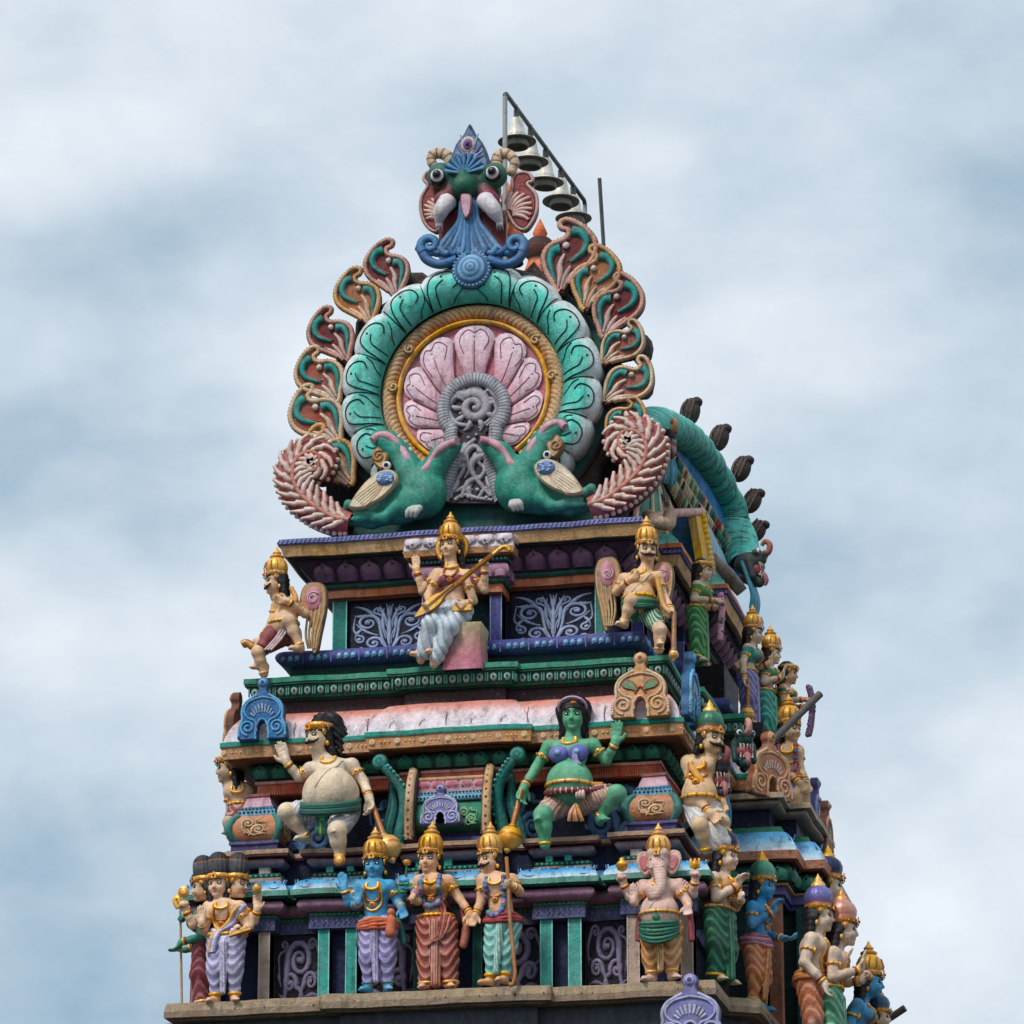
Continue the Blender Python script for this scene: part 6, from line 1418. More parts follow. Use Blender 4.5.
# ---------------------------------------------------------------- small shrines and ornaments on the ledges
def pot(x, y, label):
    t = thing('pot_dome', label, 'dome shrine', (x, y, 1.645))
    sq = lambda h: np.array([(-h, h), (-h, -h), (h, -h), (h, h), (-h, h)])
    def piece(nm, rows, h, par=t, ex=None):
        m = MB(); p = np.array([(-h, h), (-h, -h), (h, -h), (h, h)], float); sweep(m, p, rows, -.08)
        if ex: ex(m, p)
        return m.build(nm, M_PAINT, par)
    piece('base', [flat(.06, .0, .05, S(84, 78, 130)), flat(.03, .05, .12, S(66, 60, 108)), flat(.05, .12, .15, S(90, 84, 140))], .22)
    OR = S(196, 134, 92)
    b = piece('body', [[(.0, .15, S(180, 110, 66)), (.05, .19, OR), (.085, .25, OR), (.085, .32, OR), (.05, .39, OR), (.0, .44, S(205, 130, 80))]], .20)
    for sx, sy in ((-1, -1), (1, -1), (1, 1), (-1, 1)):
        m = MB(); pts = [((.20+o-.012)*sx, (.20+o-.012)*sy, z) for o, z in ((.0, .15), (.05, .19), (.085, .25), (.085, .32), (.05, .39), (.0, .44))]
        m.tube(cat(pts, 4), np.interp(np.linspace(0, 1, 21), [0, .5, 1], [.034, .046, .03]), S(52, 130, 122), 10); m.build('corner_rib', M_PAINT, t)
    for q_, (o, d, n) in enumerate(((V3(-.14, -.285, .2), V3(1, 0, 0), V3(0, -1, 0)), (V3(.285, -.14, .2), V3(0, 1, 0), V3(1, 0, 0)))):
        m = MB()
        for pts, wd in scroll_set('loose'): p = pts.copy(); p[:, 0] *= .28; p[:, 1] *= .19; m.ribbon(p, wd*.3, (o, d, UZ, n), .014, S(232, 190, 140), 4)
        m.build('scrollwork', M_PAINT, b)
    def beads(m, p): dome_row(m, p, .03, .475, .045, .014, S(40, 60, 80)); dome_row(m, p, .005, .515, .04, .012, S(40, 60, 80))
    piece('beaded_band', [flat(.03, .44, .50, S(110, 170, 200)), flat(.005, .50, .54, S(80, 140, 170))], .17, t, beads)
    piece('lid', [[(.0, .54, S(205, 165, 180)), (-.02, .60, S(212, 170, 186)), (-.045, .66, S(196, 120, 150))], flat(-.03, .66, .69, S(150, 90, 80))], .16)
pot(-2.10, .86, 'orange and green ribbed pot-shaped dome on the shelf beside the open sky')
pot(2.11, .86, 'orange and green ribbed pot-shaped dome on the shelf in front of the green-turbaned guard')
# barrel-roofed shrine between the seated guards
t = thing('barrel_shrine', 'small green barrel-roofed shrine with pink lotus band and brown end gables between the seated guards', 'shrine', (.0, .80, 1.645))
def xrow(m, prof, x0=-.37, x1=.37):
    P = np.stack([[(x, y, z) for x in np.linspace(x0, x1, 6)] for y, z, c in prof]); m.grid(P, np.repeat(np.array([c for _, _, c in prof])[:, None], 6, 1), flip=True)
m = MB(); xrow(m, [(-.2, 0, S(60, 56, 110)), (-.2, .08, S(78, 74, 130)), (-.14, .1, S(60, 56, 100)), (-.14, .15, S(50, 46, 90))]); m.build('base', M_PAINT, t)
m = MB(); xrow(m, [(-.10, .13, S(20, 80, 66)), (-.22, .17, S(26, 110, 86)), (-.27, .24, S(44, 140, 108)), (-.27, .32, S(44, 140, 108)), (-.23, .41, S(40, 130, 100)), (-.16, .48, S(30, 110, 86))]); rf = m.build('roof', M_PAINT, t)
for sx in (-1, 1):
    m = MB()
    for pts, wd in scroll_set('loose'): p = pts.copy(); p[:, 0] = sx*(.10+.2*p[:, 0])-(.0); p[:, 1] = .16+.2*p[:, 1]; m.ribbon(p, wd*.28, (V3(0, -.275, .02), UXv, UZ, UN), .012, S(140, 200, 140), 4)
    m.build('scrollwork', M_PAINT, rf)
m = MB(); xrow(m, [(-.2, .47, S(80, 140, 170)), (-.22, .48, S(120, 180, 205)), (-.22, .53, S(110, 170, 200)), (-.19, .535, S(40, 60, 90)), (-.19, .55, S(120, 180, 205)), (-.19, .58, S(90, 150, 180))])
for k in range(20): m.ball((-.35+k*.037, -.222, .505), (.012, .01, .014), S(30, 60, 80), 5, 4); m.ball((-.35+k*.037, -.192, .565), (.012, .01, .01), S(30, 60, 80), 5, 4)
m.build('beaded_band', M_PAINT, t)
m = MB(); xrow(m, [(-.16, .58, S(205, 140, 160)), (-.15, .70, S(222, 165, 180)), (-.17, .71, S(214, 170, 120)), (-.17, .74, S(205, 150, 100)), (0, .75, S(180, 130, 90))])
for k in range(5): m.petal((V3(-.3+.15*k, -.155, .70), UXv, -UZ, UN), .145, .11, .025, S(205, 110, 130), S(236, 190, 200))
m.build('lotus_band', M_PAINT, t)
for sx in (-1, 1):
    m = MB(); o2 = cat([(-.32, .02), (-.34, .2), (-.32, .45), (-.26, .65), (-.16, .8), (-.1, .84), (.1, .84), (.25, .6), (.25, .02)], 3, True); m.poly(o2, (V3(sx*.40-.05*sx, 0, 0), V3(0, 1, 0)*1.0, UZ, V3(sx, 0, 0)), .09, S(80, 52, 48), S(70, 46, 44), .01)
    g_ = m.build('end_gable', M_PAINT, t); m = MB(); q_ = cat([(-.33, .05), (-.355, .2), (-.335, .45), (-.27, .66), (-.16, .82)], 5); m.tube([(sx*.41, y, z) for y, z in q_], .05, S(205, 165, 120), 7)
    for k, (y, z) in enumerate(q_[::2]): m.ball((sx*.41, y-.045, z), .016, (S(170, 60, 50), S(90, 60, 50))[k % 2], 5, 4)
    m.build('beaded_rim', M_PAINT, g_)
for sx, lab in ((-1, 'teal curled bracket arm on the guard-with-black-mane side of the barrel shrine'), (1, 'teal curled bracket arm beside the green-skinned guard, next to the barrel shrine')):
    t = thing('curled_bracket', lab, 'bracket', (sx*.60, .62, 1.66)); o = np.array([sx*.60, .62, 1.66])
    pts = [V3(sx*.12, -.12, .86), V3(sx*.06, -.12, .80), V3(-sx*.02, -.08, .70), V3(-sx*.09, -.03, .58), V3(-sx*.11, 0, .4), V3(-sx*.07, .02, .2), V3(-sx*.02, .05, 0)]
    m = MB(); c = cat(pts, 5); m.tube(c, np.linspace(.045, .075, len(c)), S(34, 128, 120), 8); 
    for k in range(3, len(c), 2): m.ball(c[k]+V3(-sx*.05, -.04, 0), .02, S(70, 170, 158), 5, 4)
    m.build('arm', M_PAINT, t); m = MB(); m.lathe([(0, .05, S(60, 160, 146)), (.03, .05, S(24, 100, 94)), (.055, .04, S(60, 160, 146)), (.075, .02, S(24, 100, 94)), (.085, 0, S(50, 150, 138)), (.06, -.05, TEALD)], V3(sx*.13, -.14, .88), 18, np.stack([UXv, UZ, UN], 1)); m.build('rosette', M_PAINT, t)
    m = MB()
    for k in range(3): q_ = cat([V3(sx*.04, .03, .72), V3(sx*(.0+.03*k), .05, .45), V3(sx*(.05+.04*k), .06, .2), V3(sx*(.07+.05*k), .07, .0)], 5); m.tube(q_, .03, (S(20, 92, 88), S(40, 130, 120))[k % 2], 6)
    m.build('mane_strands', M_PAINT, t)
# horseshoe ornaments standing on the cornices
def kudu(pos, w, h, c1, c2, c3, label, rz=0.0, fan=True, group=None):
    t = thing('horseshoe_ornament', label, 'ornament', pos, rz, group)
    A = lambda p: np.array(p, float)*[w, h]
    R_ = [(.10, 0), (.5, 0), (.53, .10), (.52, .20), (.46, .30), (.47, .42), (.45, .52), (.38, .61), (.27, .67), (.15, .72), (.09, .80), (.125, .88), (.10, .96), (0, 1.0)]
    L_ = [(-a, b) for a, b in R_[::-1][1:]]
    out = np.vstack([cat(A(R_), 4), cat(A(L_), 4), cat(A([(-.10, 0), (-.11, .14), (-.07, .24), (0, .28), (.07, .24), (.11, .14), (.10, 0)]), 4)[1:-1]])
    m = MB(); m.poly(out, (V3(0, 0, 0), UXv, UZ, UN), .09, c1, sc(c1, .6), .012); pl_ = m.build('plate', M_PAINT, t)
    fr = (V3(0, -.088, 0), UXv, UZ, UN); m = MB()
    for sx in (-1, 1):
        m.ribbon(spiral(sx*.31*w, .19*h, .17*min(w, h), .03*w, -90, 1.6*sx, 26), .03*w, fr, .03, c2, 4, c3)
        q_ = cat(A([(sx*.12, .12), (sx*.15, .28), (sx*.3, .34), (sx*.39, .44), (sx*.35, .55), (sx*.22, .63), (0, .67)]), 5); m.ribbon(q_, .028*w, fr, .025, c2, 4, c3)
        rim = cat(A([(sx*.5, .06), (sx*.49, .20), (sx*.43, .31), (sx*.44, .42), (sx*.42, .51), (sx*.36, .59), (sx*.26, .645), (sx*.14, .70)]), 4)
        for k in range(len(rim)): m.ball((rim[k][0], -.092, rim[k][1]), .034*w, c2, 6, 4)
    m.ribbon(cat(A([(-.14, .0), (-.14, .16), (-.08, .28), (0, .32), (.08, .28), (.14, .16), (.14, .0)]), 5), .03*w, fr, .03, c2, 4, c3)
    if fan:
        for k in range(9): a = math.radians(20+17.5*k); m.ribbon(np.array([(.18*w*math.cos(a), .33*h+.1*h*math.sin(a)), (.27*w*math.cos(a), .34*h+.22*h*math.sin(a))]), taper(2, .02*w, .035*w), fr, .02, mixc(c2, WHITE, .4), 4, c3)
    else:
        for sx in (-1, 1):
            q_ = cat(A([(sx*.05, .40), (sx*.12, .52), (sx*.24, .56), (sx*.33, .50), (sx*.26, .44), (sx*.16, .42)]), 4, True); m.poly(q_, (V3(0, -.09, 0), UXv, UZ, UN), .015, S(120, 150, 110), S(70, 100, 80), .004)
            m.ribbon(np.vstack([q_, q_[:1]]), .018*w, fr, .022, c3, 4)
        m.ribbon(cat(A([(-.1, .36), (0, .46), (.1, .36)]), 5), .025*w, fr, .02, c3, 4)
    m.build('scrollwork', M_PAINT, pl_)
    m = MB(); m.lathe([(0, .03, c3), (.03*w, .03, c3), (.05*w, .02, c2), (.085*w, .012, c1), (.1*w, 0, c2)], (0, -.09, .9*h), 14, np.stack([UXv, UZ, UN], 1)); m.build('boss', M_PAINT, t); return t
kudu(at(264, 741, .52), .50, .68, S(40, 110, 170), S(100, 175, 220), S(20, 50, 100), 'blue horseshoe ornament with shell fan standing on the pink roof near the sky-side end')
kudu(at(642, 719, .52), .58, .70, S(214, 160, 112), S(232, 196, 150), S(180, 70, 50), 'cream and orange horseshoe ornament standing on the pink roof above the raised green palm', fan=False)
kudu(at(442, 826, .42), .40, .42, S(130, 130, 190), S(190, 190, 225), S(70, 66, 130), 'small lilac horseshoe ornament standing before the green barrel shrine')
kudu(at(692, 1046, -.05), .64, .72, S(120, 120, 180), S(184, 184, 222), S(70, 70, 130), 'large lilac horseshoe ornament rising in front of the statue ledge at the bottom edge')
kudu((2.44, .85, 2.87), .60, .78, S(44, 120, 180), S(100, 180, 220), S(20, 60, 110), 'blue horseshoe ornament seen edge-on on the pink roof of the receding side', math.radians(90))
kudu((2.98, 2.75, 2.52), .62, .74, S(206, 130, 84), S(230, 180, 130), S(160, 70, 44), 'large orange shell horseshoe ornament seen slantwise on the receding side of the tower', math.radians(58))
kudu(atx(812, 845, 2.95), .6, .8, S(96, 96, 160), S(160, 160, 205), S(60, 56, 110), 'purple horseshoe ornament seen edge-on against the sky on the receding side', math.radians(90))
kudu(atx(822, 862, 3.3), .5, .7, S(150, 96, 76), S(205, 160, 130), S(90, 50, 44), 'brown horseshoe ornament seen edge-on against the sky above the side statues', math.radians(90))
kudu((-2.44, 1.2, 2.87), .6, .72, S(150, 100, 80), S(205, 150, 100), S(70, 50, 46), 'brown horseshoe ornament seen edge-on at the sky-side end of the pink roof', math.radians(-90))
# ---------------------------------------------------------------- side bay of the lowest tier
PS = np.array([(2.2, 2.7), (3.12, 2.7), (3.12, 3.2), (3.34, 3.2), (3.34, 5.0), (3.12, 5.0), (3.12, 5.5), (2.2, 5.5)])
moulding('bay_wall', PS, [flat(-.06, -2.2, 1.40, S(14, 52, 54))], None, -.6)
block('pillar', 3.0, 3.13, 2.63, 2.8, -1.2, 1.40, S(150, 96, 70)); block('pillar', 3.22, 3.345, 3.14, 3.3, -1.2, 1.40, S(20, 76, 74)); block('pillar', 2.4, 2.55, 2.63, 2.8, -1.2, 1.40, S(90, 70, 70))
moulding('capital_band', PS, [flat(.03, 1.38, 1.44, PURPLED), flat(.06, 1.44, 1.53, S(92, 90, 150)), flat(.10, 1.53, 1.555, S(190, 150, 110))])
moulding('lotus_moulding', PS, [tor(.06, .10, 1.555, 1.77, S(16, 70, 60), GREEND)], lambda mb: petal_row(mb, PS, .13, 1.57, 1.75, .24, S(44, 136, 110), S(12, 56, 48), .05, .04, dot=BLACK))
moulding('bay_cornice', PS, [flat(.2, 1.77, 1.79, S(110, 60, 40)), flat(.22, 1.79, 1.88, S(196, 128, 92), .235), [(.21, 1.885, S(214, 226, 238)), (.19, 1.96, S(150, 200, 228)), (.15, 2.04, S(70, 165, 215)), (.10, 2.10, S(50, 150, 205)), (.04, 2.13, S(60, 150, 200))], flat(.02, 2.13, 2.19, GREEN)],
         lambda mb: [mb.ribbon(np.array([(math.cos(t_)*w*.44, .19-.13*math.sin(t_)) for t_ in np.linspace(0, PI, 10)]), .010, (q_+UZ*1.885+nn*.012, d, UZ-nn*.6, nn), .01, S(30, 90, 170), 4) for q_, d, nn, w in along(PS, .2, .24)])
moulding('shelf', PS, [flat(-.12, 2.19, 2.42, S(20, 30, 60)), tor(-.06, .08, 2.42, 2.5, S(150, 130, 120)), flat(.06, 2.5, 2.56, S(184, 160, 132))], None, -.9)
block('wall_block', 1.9, 3.0, 2.95, 5.4, 2.4, 2.7, S(20, 60, 60))
# capped roofs of the upper tier's side bays
PT = np.array([(1.3, 2.6), (1.7, 2.6), (1.7, 4.2), (1.95, 4.2), (1.95, 5.4), (1.7, 5.4), (1.7, 6.6), (1.3, 6.6)])
moulding('bay_roof', PT, [flat(.5, 5.2, 5.25, S(214, 120, 66)), [(.47, 5.25, S(150, 205, 190)), (.44, 5.32, S(80, 180, 156)), (.36, 5.40, S(60, 165, 140)), (.28, 5.44, S(60, 160, 136))], flat(.3, 5.44, 5.50, TAN), flat(.25, 5.50, 5.56, S(205, 130, 140))],
         lambda mb: petal_row(mb, PT, .32, 5.425, 5.26, .3, S(80, 190, 165), S(20, 90, 84), .03, .16))
# ---------------------------------------------------------------- side dormer with teal lotus arch
dm = thing('side_dormer', 'teal lotus arch dormer with blue soffit on the side of the barrel roof', 'dormer', (2.0, 4.5, 5.5))
rel2 = lambda P: np.asarray(P, float)-np.array([2.0, 4.5, 5.5])
apx = cat([(640, 436, 1.86), (652, 424, 1.85), (668, 428, 1.85), (690, 443, 1.9), (711, 472, 2.0), (728, 507, 2.1), (741, 545, 2.25), (747, 566, 2.35)], 8)
arc = np.array([atx(*p) for p in apx]); l_ = np.concatenate([[0], np.cumsum(np.linalg.norm(np.diff(arc, axis=0), axis=1))]); l2 = np.linspace(0, l_[-1], 57*5); arcl = arc; arc = np.stack([np.interp(l2, l_, arc[:, k]) for k in range(3)], 1); n = len(arc)
T_ = np.gradient(arc, axis=0); T_ /= np.linalg.norm(T_, axis=1)[:, None]; Xn = np.cross(T_, V3(-.35, 0, 1)); out_ = np.cross(T_, V3(1, 0, 0)); out_ *= np.sign(out_[:, 2:3]+1e-6); out_ /= np.linalg.norm(out_, axis=1)[:, None]
P = []; C_ = []
L = np.concatenate([[0], np.cumsum(np.linalg.norm(np.diff(arc, axis=0), axis=1))])
for i in range(n):
    row = []; cc = []
    for j in range(24):
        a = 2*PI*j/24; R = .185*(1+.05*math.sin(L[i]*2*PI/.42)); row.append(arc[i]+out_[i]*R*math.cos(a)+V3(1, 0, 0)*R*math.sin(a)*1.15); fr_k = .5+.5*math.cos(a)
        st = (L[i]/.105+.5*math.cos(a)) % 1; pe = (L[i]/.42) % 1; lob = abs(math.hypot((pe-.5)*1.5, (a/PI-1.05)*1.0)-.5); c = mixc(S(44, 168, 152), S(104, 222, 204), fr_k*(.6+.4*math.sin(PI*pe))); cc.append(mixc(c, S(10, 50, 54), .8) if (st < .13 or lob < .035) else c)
    P.append(row); C_.append(cc)
m = MB()
sub = 4; Pn = np.array(P); 
m.grid(rel2(Pn.reshape(-1, 3)).reshape(Pn.shape), np.array(C_), cv=True); m.build('lotus_arch', M_PAINT, dm)
inn = cat([(645, 444, 1.75), (660, 440, 1.75), (674, 458, 1.8), (690, 482, 1.85), (706, 507, 1.95), (722, 535, 2.05), (733, 556, 2.15), (738, 580, 2.25)], 8); inn = np.array([atx(*p) for p in inn])
m = MB(); arc = arcl; n = len(arc); m.grid(rel2(np.stack([arc, inn])), S(36, 132, 200)); m.grid(rel2(np.stack([inn, inn+V3(-.25, 0, -.02)])), S(20, 90, 150)); m.build('soffit', M_PAINT, dm)
low = np.array([atx(*p) for p in cat([(640, 470, 1.72), (655, 470, 1.72), (668, 490, 1.75), (682, 515, 1.8), (700, 535, 1.9), (716, 556, 1.98), (728, 572, 2.08), (733, 590, 2.15)], 8)])
m = MB(); m.grid(rel2(np.stack([inn+V3(.01, 0, 0), low])), S(150, 120, 90))
for i in range(0, n-2):
    for k in range(3):
        a0 = inn[i]*(1-k/3)+low[i]*k/3; a1 = inn[min(n-1, i+3)]*(1-(k+1.3)/3)+low[min(n-1, i+3)]*(k+1.3)/3; m.tube(rel2([a0+V3(.05, 0, 0), (a0+a1)/2+V3(.09, 0, 0), a1+V3(.04, 0, 0)]), [.02, .034, .012], rnd.choice(LC), 5)
m.build('leaf_tiles', M_PAINT, dm)
def quad(nm, pts, c, th=.06, par=dm):
    A = np.array([atx(*p) for p in pts]); nn = unit(np.cross(A[1]-A[0], A[2]-A[0])); m = MB()
    if nn[1] > 0: nn = -nn
    m.add(rel2(A+nn*th/2), [tuple(range(len(A)))], c, False); m.add(rel2(A-nn*th/2), [tuple(range(len(A)))[::-1]], c, False); m.grid(np.stack([rel2(A+nn*th/2), rel2(A-nn*th/2)]), c, cv=True, smooth=False); return m.build(nm, M_PAINT, par), A, nn
quad('front_wall', [(668, 519, 1.7), (694, 518, 2.0), (702, 572, 2.05), (668, 560, 1.7)], S(40, 124, 186))
quad('side_wall', [(700, 518, 2.0), (716, 540, 1.97), (736, 590, 2.2), (706, 572, 2.06)], S(150, 196, 222))
quad('gable_wall', [(640, 470, 1.6), (658, 466, 1.7), (700, 517, 1.85), (640, 520, 1.6)], S(30, 26, 28))
ys, A, nn = quad('yellow_strip', [(692, 517, 2.02), (703, 517, 2.02), (712, 570, 2.1), (701, 570, 2.1)], S(232, 178, 40), .09)
m = MB()
for k in range(10): p = A[0]*(1-k/10)+A[3]*k/10; q_ = A[1]*(1-k/10)+A[2]*k/10; m.ball(rel2((p+q_)/2+nn*.05), (.06, .03, .04), S(238, 190, 60), 7, 5)
m.build('leaf_row', M_PAINT, ys)
m = MB(); bar = np.array([atx(*p) for p in [(652, 517, 1.75), (676, 513, 1.95), (702, 512, 2.05)]]); m.tube(rel2(bar), .05, S(222, 170, 165), 8); m.build('ledge_moulding', M_PAINT, dm)
m = MB(); m.tube(rel2([atx(712, 558, 2.1), atx(728, 575, 2.2), atx(742, 592, 2.35)]), [.07, .085, .075], S(170, 160, 146), 10); m.build('sloping_spout', M_BARE, dm)
m = MB(); m.tube(rel2(cat([atx(648, 516, 1.9), atx(656, 521, 2.05), atx(668, 524, 2.15), atx(670, 514, 2.15)], 5)), .075, S(196, 160, 130), 10); m.build('curled_spout', M_BARE, dm)
for i, (px, py, sc_) in enumerate([(690, 412, 1.0), (719, 438, 1.0), (741, 469, 1.0), (752, 501, .95), (757, 531, .85)]):
    m = MB(); p = rel2(atx(px, py, (1.9, 2.0, 2.1, 2.2, 2.3)[i])); c = S(84, 70, 68); an = math.radians((60, 42, 25, 10, 2)[i]); R = roty(.25+.07*i)
    m.ball(p, (.12*sc_, .13, .17*sc_), c, 14, 9, R); m.ball(p+R @ V3(.05, 0, .13*sc_), (.07*sc_, .09, .06*sc_), sc(c, .85), 10, 6)
    for k in range(3): m.tube([p+R @ V3(-.06+.045*k, -.095, -.12), p+R @ V3(-.07+.055*k, -.118, 0), p+R @ V3(-.04+.04*k, -.10, .12)], .012, S(112, 96, 90), 5)
    m.build('flame_leaf', M_BARE, dm)
# snarling lion-faced brackets
def yali(pos, s, label, c1, c2, rz=90, strands=True):
    t = thing('lion_bracket', label, 'lion head', pos, math.radians(rz), None, None, s); b = Sculpt(.016)
    b.ell((0, .05, .1), (.16, .2, .17), c1, .05); b.cap((0, -.02, .13), (0, -.14, .15), .13, .10, c1, .05); b.cap((0, .02, -.12), (0, -.12, -.2), .11, .08, c1, .04)
    for sx in (-1, 1): b.ell((sx*.09, -.1, .23), (.06, .06, .06), c1, .03); b.ell((sx*.05, -.2, .21), (.05, .05, .05), c1, .03); b.cap((sx*.14, .0, .1), (sx*.14, -.06, -.14), .05, .05, c1, .03)
    b.build('head', M_FIG, t)
    m = MB(); m.ball((0, -.08, -.02), (.125, .11, .12), S(150, 60, 70), 14, 9); m.tube(cat([(0, -.15, -.06), (0, -.2, -.1), (0, -.23, -.2), (0, -.2, -.26)], 4), [.04]*8+[.036, .03, .026, .02, .014], S(176, 110, 112), 8); m.build('mouth', M_FIG, t); m = MB()
    for k in range(5):
        for zz, dz in ((.05, -.07), (-.07, .05)): x = -.09+.045*k; m.tube([(x, -.19+abs(x)*.4, zz+(.03 if dz < 0 else -.05)), (x, -.215+abs(x)*.4, zz+(.03 if dz < 0 else -.05)+dz*(1.5 if k in (0, 4) else 1))], [.02, .004], S(196, 184, 166), 6)
    m.build('teeth', M_FIG, t)
    for sx in (-1, 1): m = MB(); m.ball((sx*.10, -.14, .25), (.045, .03, .045), WHITE, 9, 6); m.ball((sx*.105, -.168, .25), (.022, .012, .022), BLACK, 7, 5); m.build('eye', M_FACE, t)
    m = MB(); m.tube(cat([(0, -.2, .22), (0, -.27, .26), (0, -.29, .36), (0, -.22, .42), (0, -.17, .36)], 5), np.linspace(.06, .03, 21), c2, 8); m.build('trunk_curl', M_FIG, t)
    if strands:
        m = MB()
        for k in range(7): x = -.14+.045*k; m.tube(cat([(x, .1, .1), (x*1.1, -.0, -.2), (x*1.2, -.06, -.45), (x*1.2, -.02, -.7)], 5), [.035]*14+[.02]*2, (S(60, 150, 180), S(40, 130, 140), S(100, 180, 200))[k % 3], 6)
        m.build('mane_strands', M_FIG, t)
yali(atx(666, 446, 2.05), .62, 'small snarling lion head with teal hanging strands at the near foot of the side arch', S(70, 50, 60), S(205, 130, 60), 45)
yali(atx(751, 570, 2.5), .78, 'small snarling lion head at the far foot of the side arch, against the sky', S(60, 70, 66), S(150, 84, 66), 84)
yali(atx(743, 752, 2.95), .72, 'dark green snarling lion head with open pink mouth below the side statues', S(24, 70, 66), S(205, 140, 120), 28, False)
yali(atx(717, 781, 2.75), .75, 'snarling lion head with red trunk curl and blue strands beside the green-turbaned guard', S(50, 46, 60), S(140, 70, 70), 40)
# metal pipes
for (p, q_, lab) in ((atx(765, 748, 2.95), atx(820, 694, 3.5), 'long thin dark metal pipe slanting out of the tower side below the side statues'), (atx(872, 1030, 3.5), atx(905, 1008, 3.9), 'short dark metal pipe slanting out at the bottom corner of the picture')):
    m = MB(); d = unit(q_-p); a = unit(np.cross(d, V3(0, 1, .2))); b_ = np.cross(d, a); L_ = np.linalg.norm(q_-p)
    m.tube([p-d*.4, q_], .042, S(84, 80, 76), 12, False); m.tube([q_, p], .034, S(30, 28, 28), 12, True); tag(m.build('metal_pipe', M_METAL), lab, 'pipe')
# ---------------------------------------------------------------- statues on the receding side
def stand(label, px, X, s, head_lean=.1, rz=90, **kw):
    p = atx(px[0], px[1], X) if X is not None else V3(*px); kw.setdefault('vox', .014); kw.setdefault('hc', (0, -head_lean, 1.29)); kw.setdefault('neck', (0, -head_lean*.5, 1.13))
    return figure(label, None, pos=p, rz=math.radians(rz), s=s, **kw)
A_ = lambda s_, el, wr, d=None, pose='relaxed', n=(0, -1, 0): dict(s=s_, el=el, wr=wr, d=d, pose=pose, n=n)
def gar(c, pts):
    def f(F_, st):
        if st != 'props': return
        m = MB(); q_ = cat([V3(*p) for p in pts], 8); m.tube(q_, .045, c[0], 8)
        for k, p in enumerate(q_): m.ball(p+nrs.uniform(-.02, .02, 3), .04, c[k % len(c)], 6, 4)
        m.build('garland', M_FIG, F_.t)
    return f
GPK = [S(196, 130, 150), S(170, 110, 160), S(205, 160, 170), S(60, 90, 90)]
SK2 = S(222, 190, 160)
stand('dark-haired statue in green sari holding a pink garland by the cornice corner', (697, 664), 2.3, .80, skin=SK2, fem=True, garment='sari', gcol=S(50, 130, 70), gcol2=S(120, 190, 110), top=(S(90, 150, 80), -.1, .07), crown='band', crown_c=(GOLDD, GOLD, BLACK, BLACK), hair_len=.1, necklaces=1,
      arms=[A_(0, (-.2, .0, .86), (-.13, -.26, .84), (.2, -1, .1), 'grip', (0, 0, -1)), A_(1, (.2, .0, .86), (.1, -.26, .8), (-.2, -1, .1), 'grip', (0, 0, -1))], extra=gar(GPK, [(-.05, -.34, .95), (-.05, -.36, .75), (-.05, -.34, .5), (-.05, -.33, .3)]))
stand('gold-crowned statue in lilac sari and teal blouse resting a hand on a gold mace', (748, 728), 2.6, .83, skin=SK2, fem=True, garment='sari', gcol=S(120, 112, 180), gcol2=S(176, 168, 214), top=(S(60, 160, 150), -.12, .08), hair_len=.2, necklaces=2,
      arms=[A_(0, (-.24, .02, .84), (-.27, .0, .62), (0, -.1, -1)), A_(1, (.2, -.05, .86), (.1, -.28, .9), (0, -.5, 1), 'bless')], extra=lambda F_, st: mace(F_, V3(-.27, -.05, .5), V3(-.25, -.03, .12), .10) if st == 'props' else None)
stand('gold-crowned statue in bright teal sari with raised hand, between two statues on the receding side', (766, 748), 2.75, .83, skin=SK2, fem=True, garment='sari', gcol=S(30, 150, 130), gcol2=S(110, 205, 180), top=(S(60, 140, 90), -.1, .07), hair_len=.15, necklaces=2,
      arms=[A_(0, (-.22, -.02, .86), (-.15, -.25, .93), (0, -.4, 1), 'bless'), A_(1, (.22, .0, .86), (.12, -.26, .82), (0, -1, 0), 'grip', (0, 0, -1))])
stand('statue in green blouse and pink skirt holding out a purple garland above the pipe', (783, 768), 2.9, .83, skin=S(214, 160, 124), fem=True, garment='sari', gcol=S(170, 90, 84), gcol2=S(214, 150, 130), top=(S(40, 120, 80), -.04, .07), crown='band', crown_c=(GOLDD, GOLD, BLACK, BLACK), hair_len=.1, necklaces=1,
      arms=[A_(0, (-.2, -.06, .88), (-.13, -.32, .90), (.2, -1, .1), 'grip', (0, 0, -1)), A_(1, (.2, -.04, .88), (.08, -.3, .86), (-.1, -1, .1), 'grip', (0, 0, -1))], extra=gar([S(110, 80, 120), S(90, 66, 110), S(140, 96, 130)], [(-.04, -.38, 1.1), (-.04, -.42, .9), (-.04, -.4, .6), (-.04, -.36, .42)]))
stand('statue in dark green sari with folded arms, round the corner beside the elephant-headed statue', (720, 984), 2.78, 1.0, skin=SK2, fem=True, garment='sari', gcol=S(20, 90, 66), gcol2=S(60, 140, 100), gtrim=GOLD, top=(S(190, 130, 60), -.1, .07), crown='turban', crown_c=(GOLDD, GOLD, S(40, 40, 60), S(40, 44, 70)), hair_len=.15, rz=70,
      arms=[A_(0, (-.2, -.08, .84), (-.05, -.24, .98), (.3, -.4, .8), 'relaxed'), A_(1, (.2, -.08, .82), (.0, -.26, .84), (-1, -.3, .1), 'relaxed')])
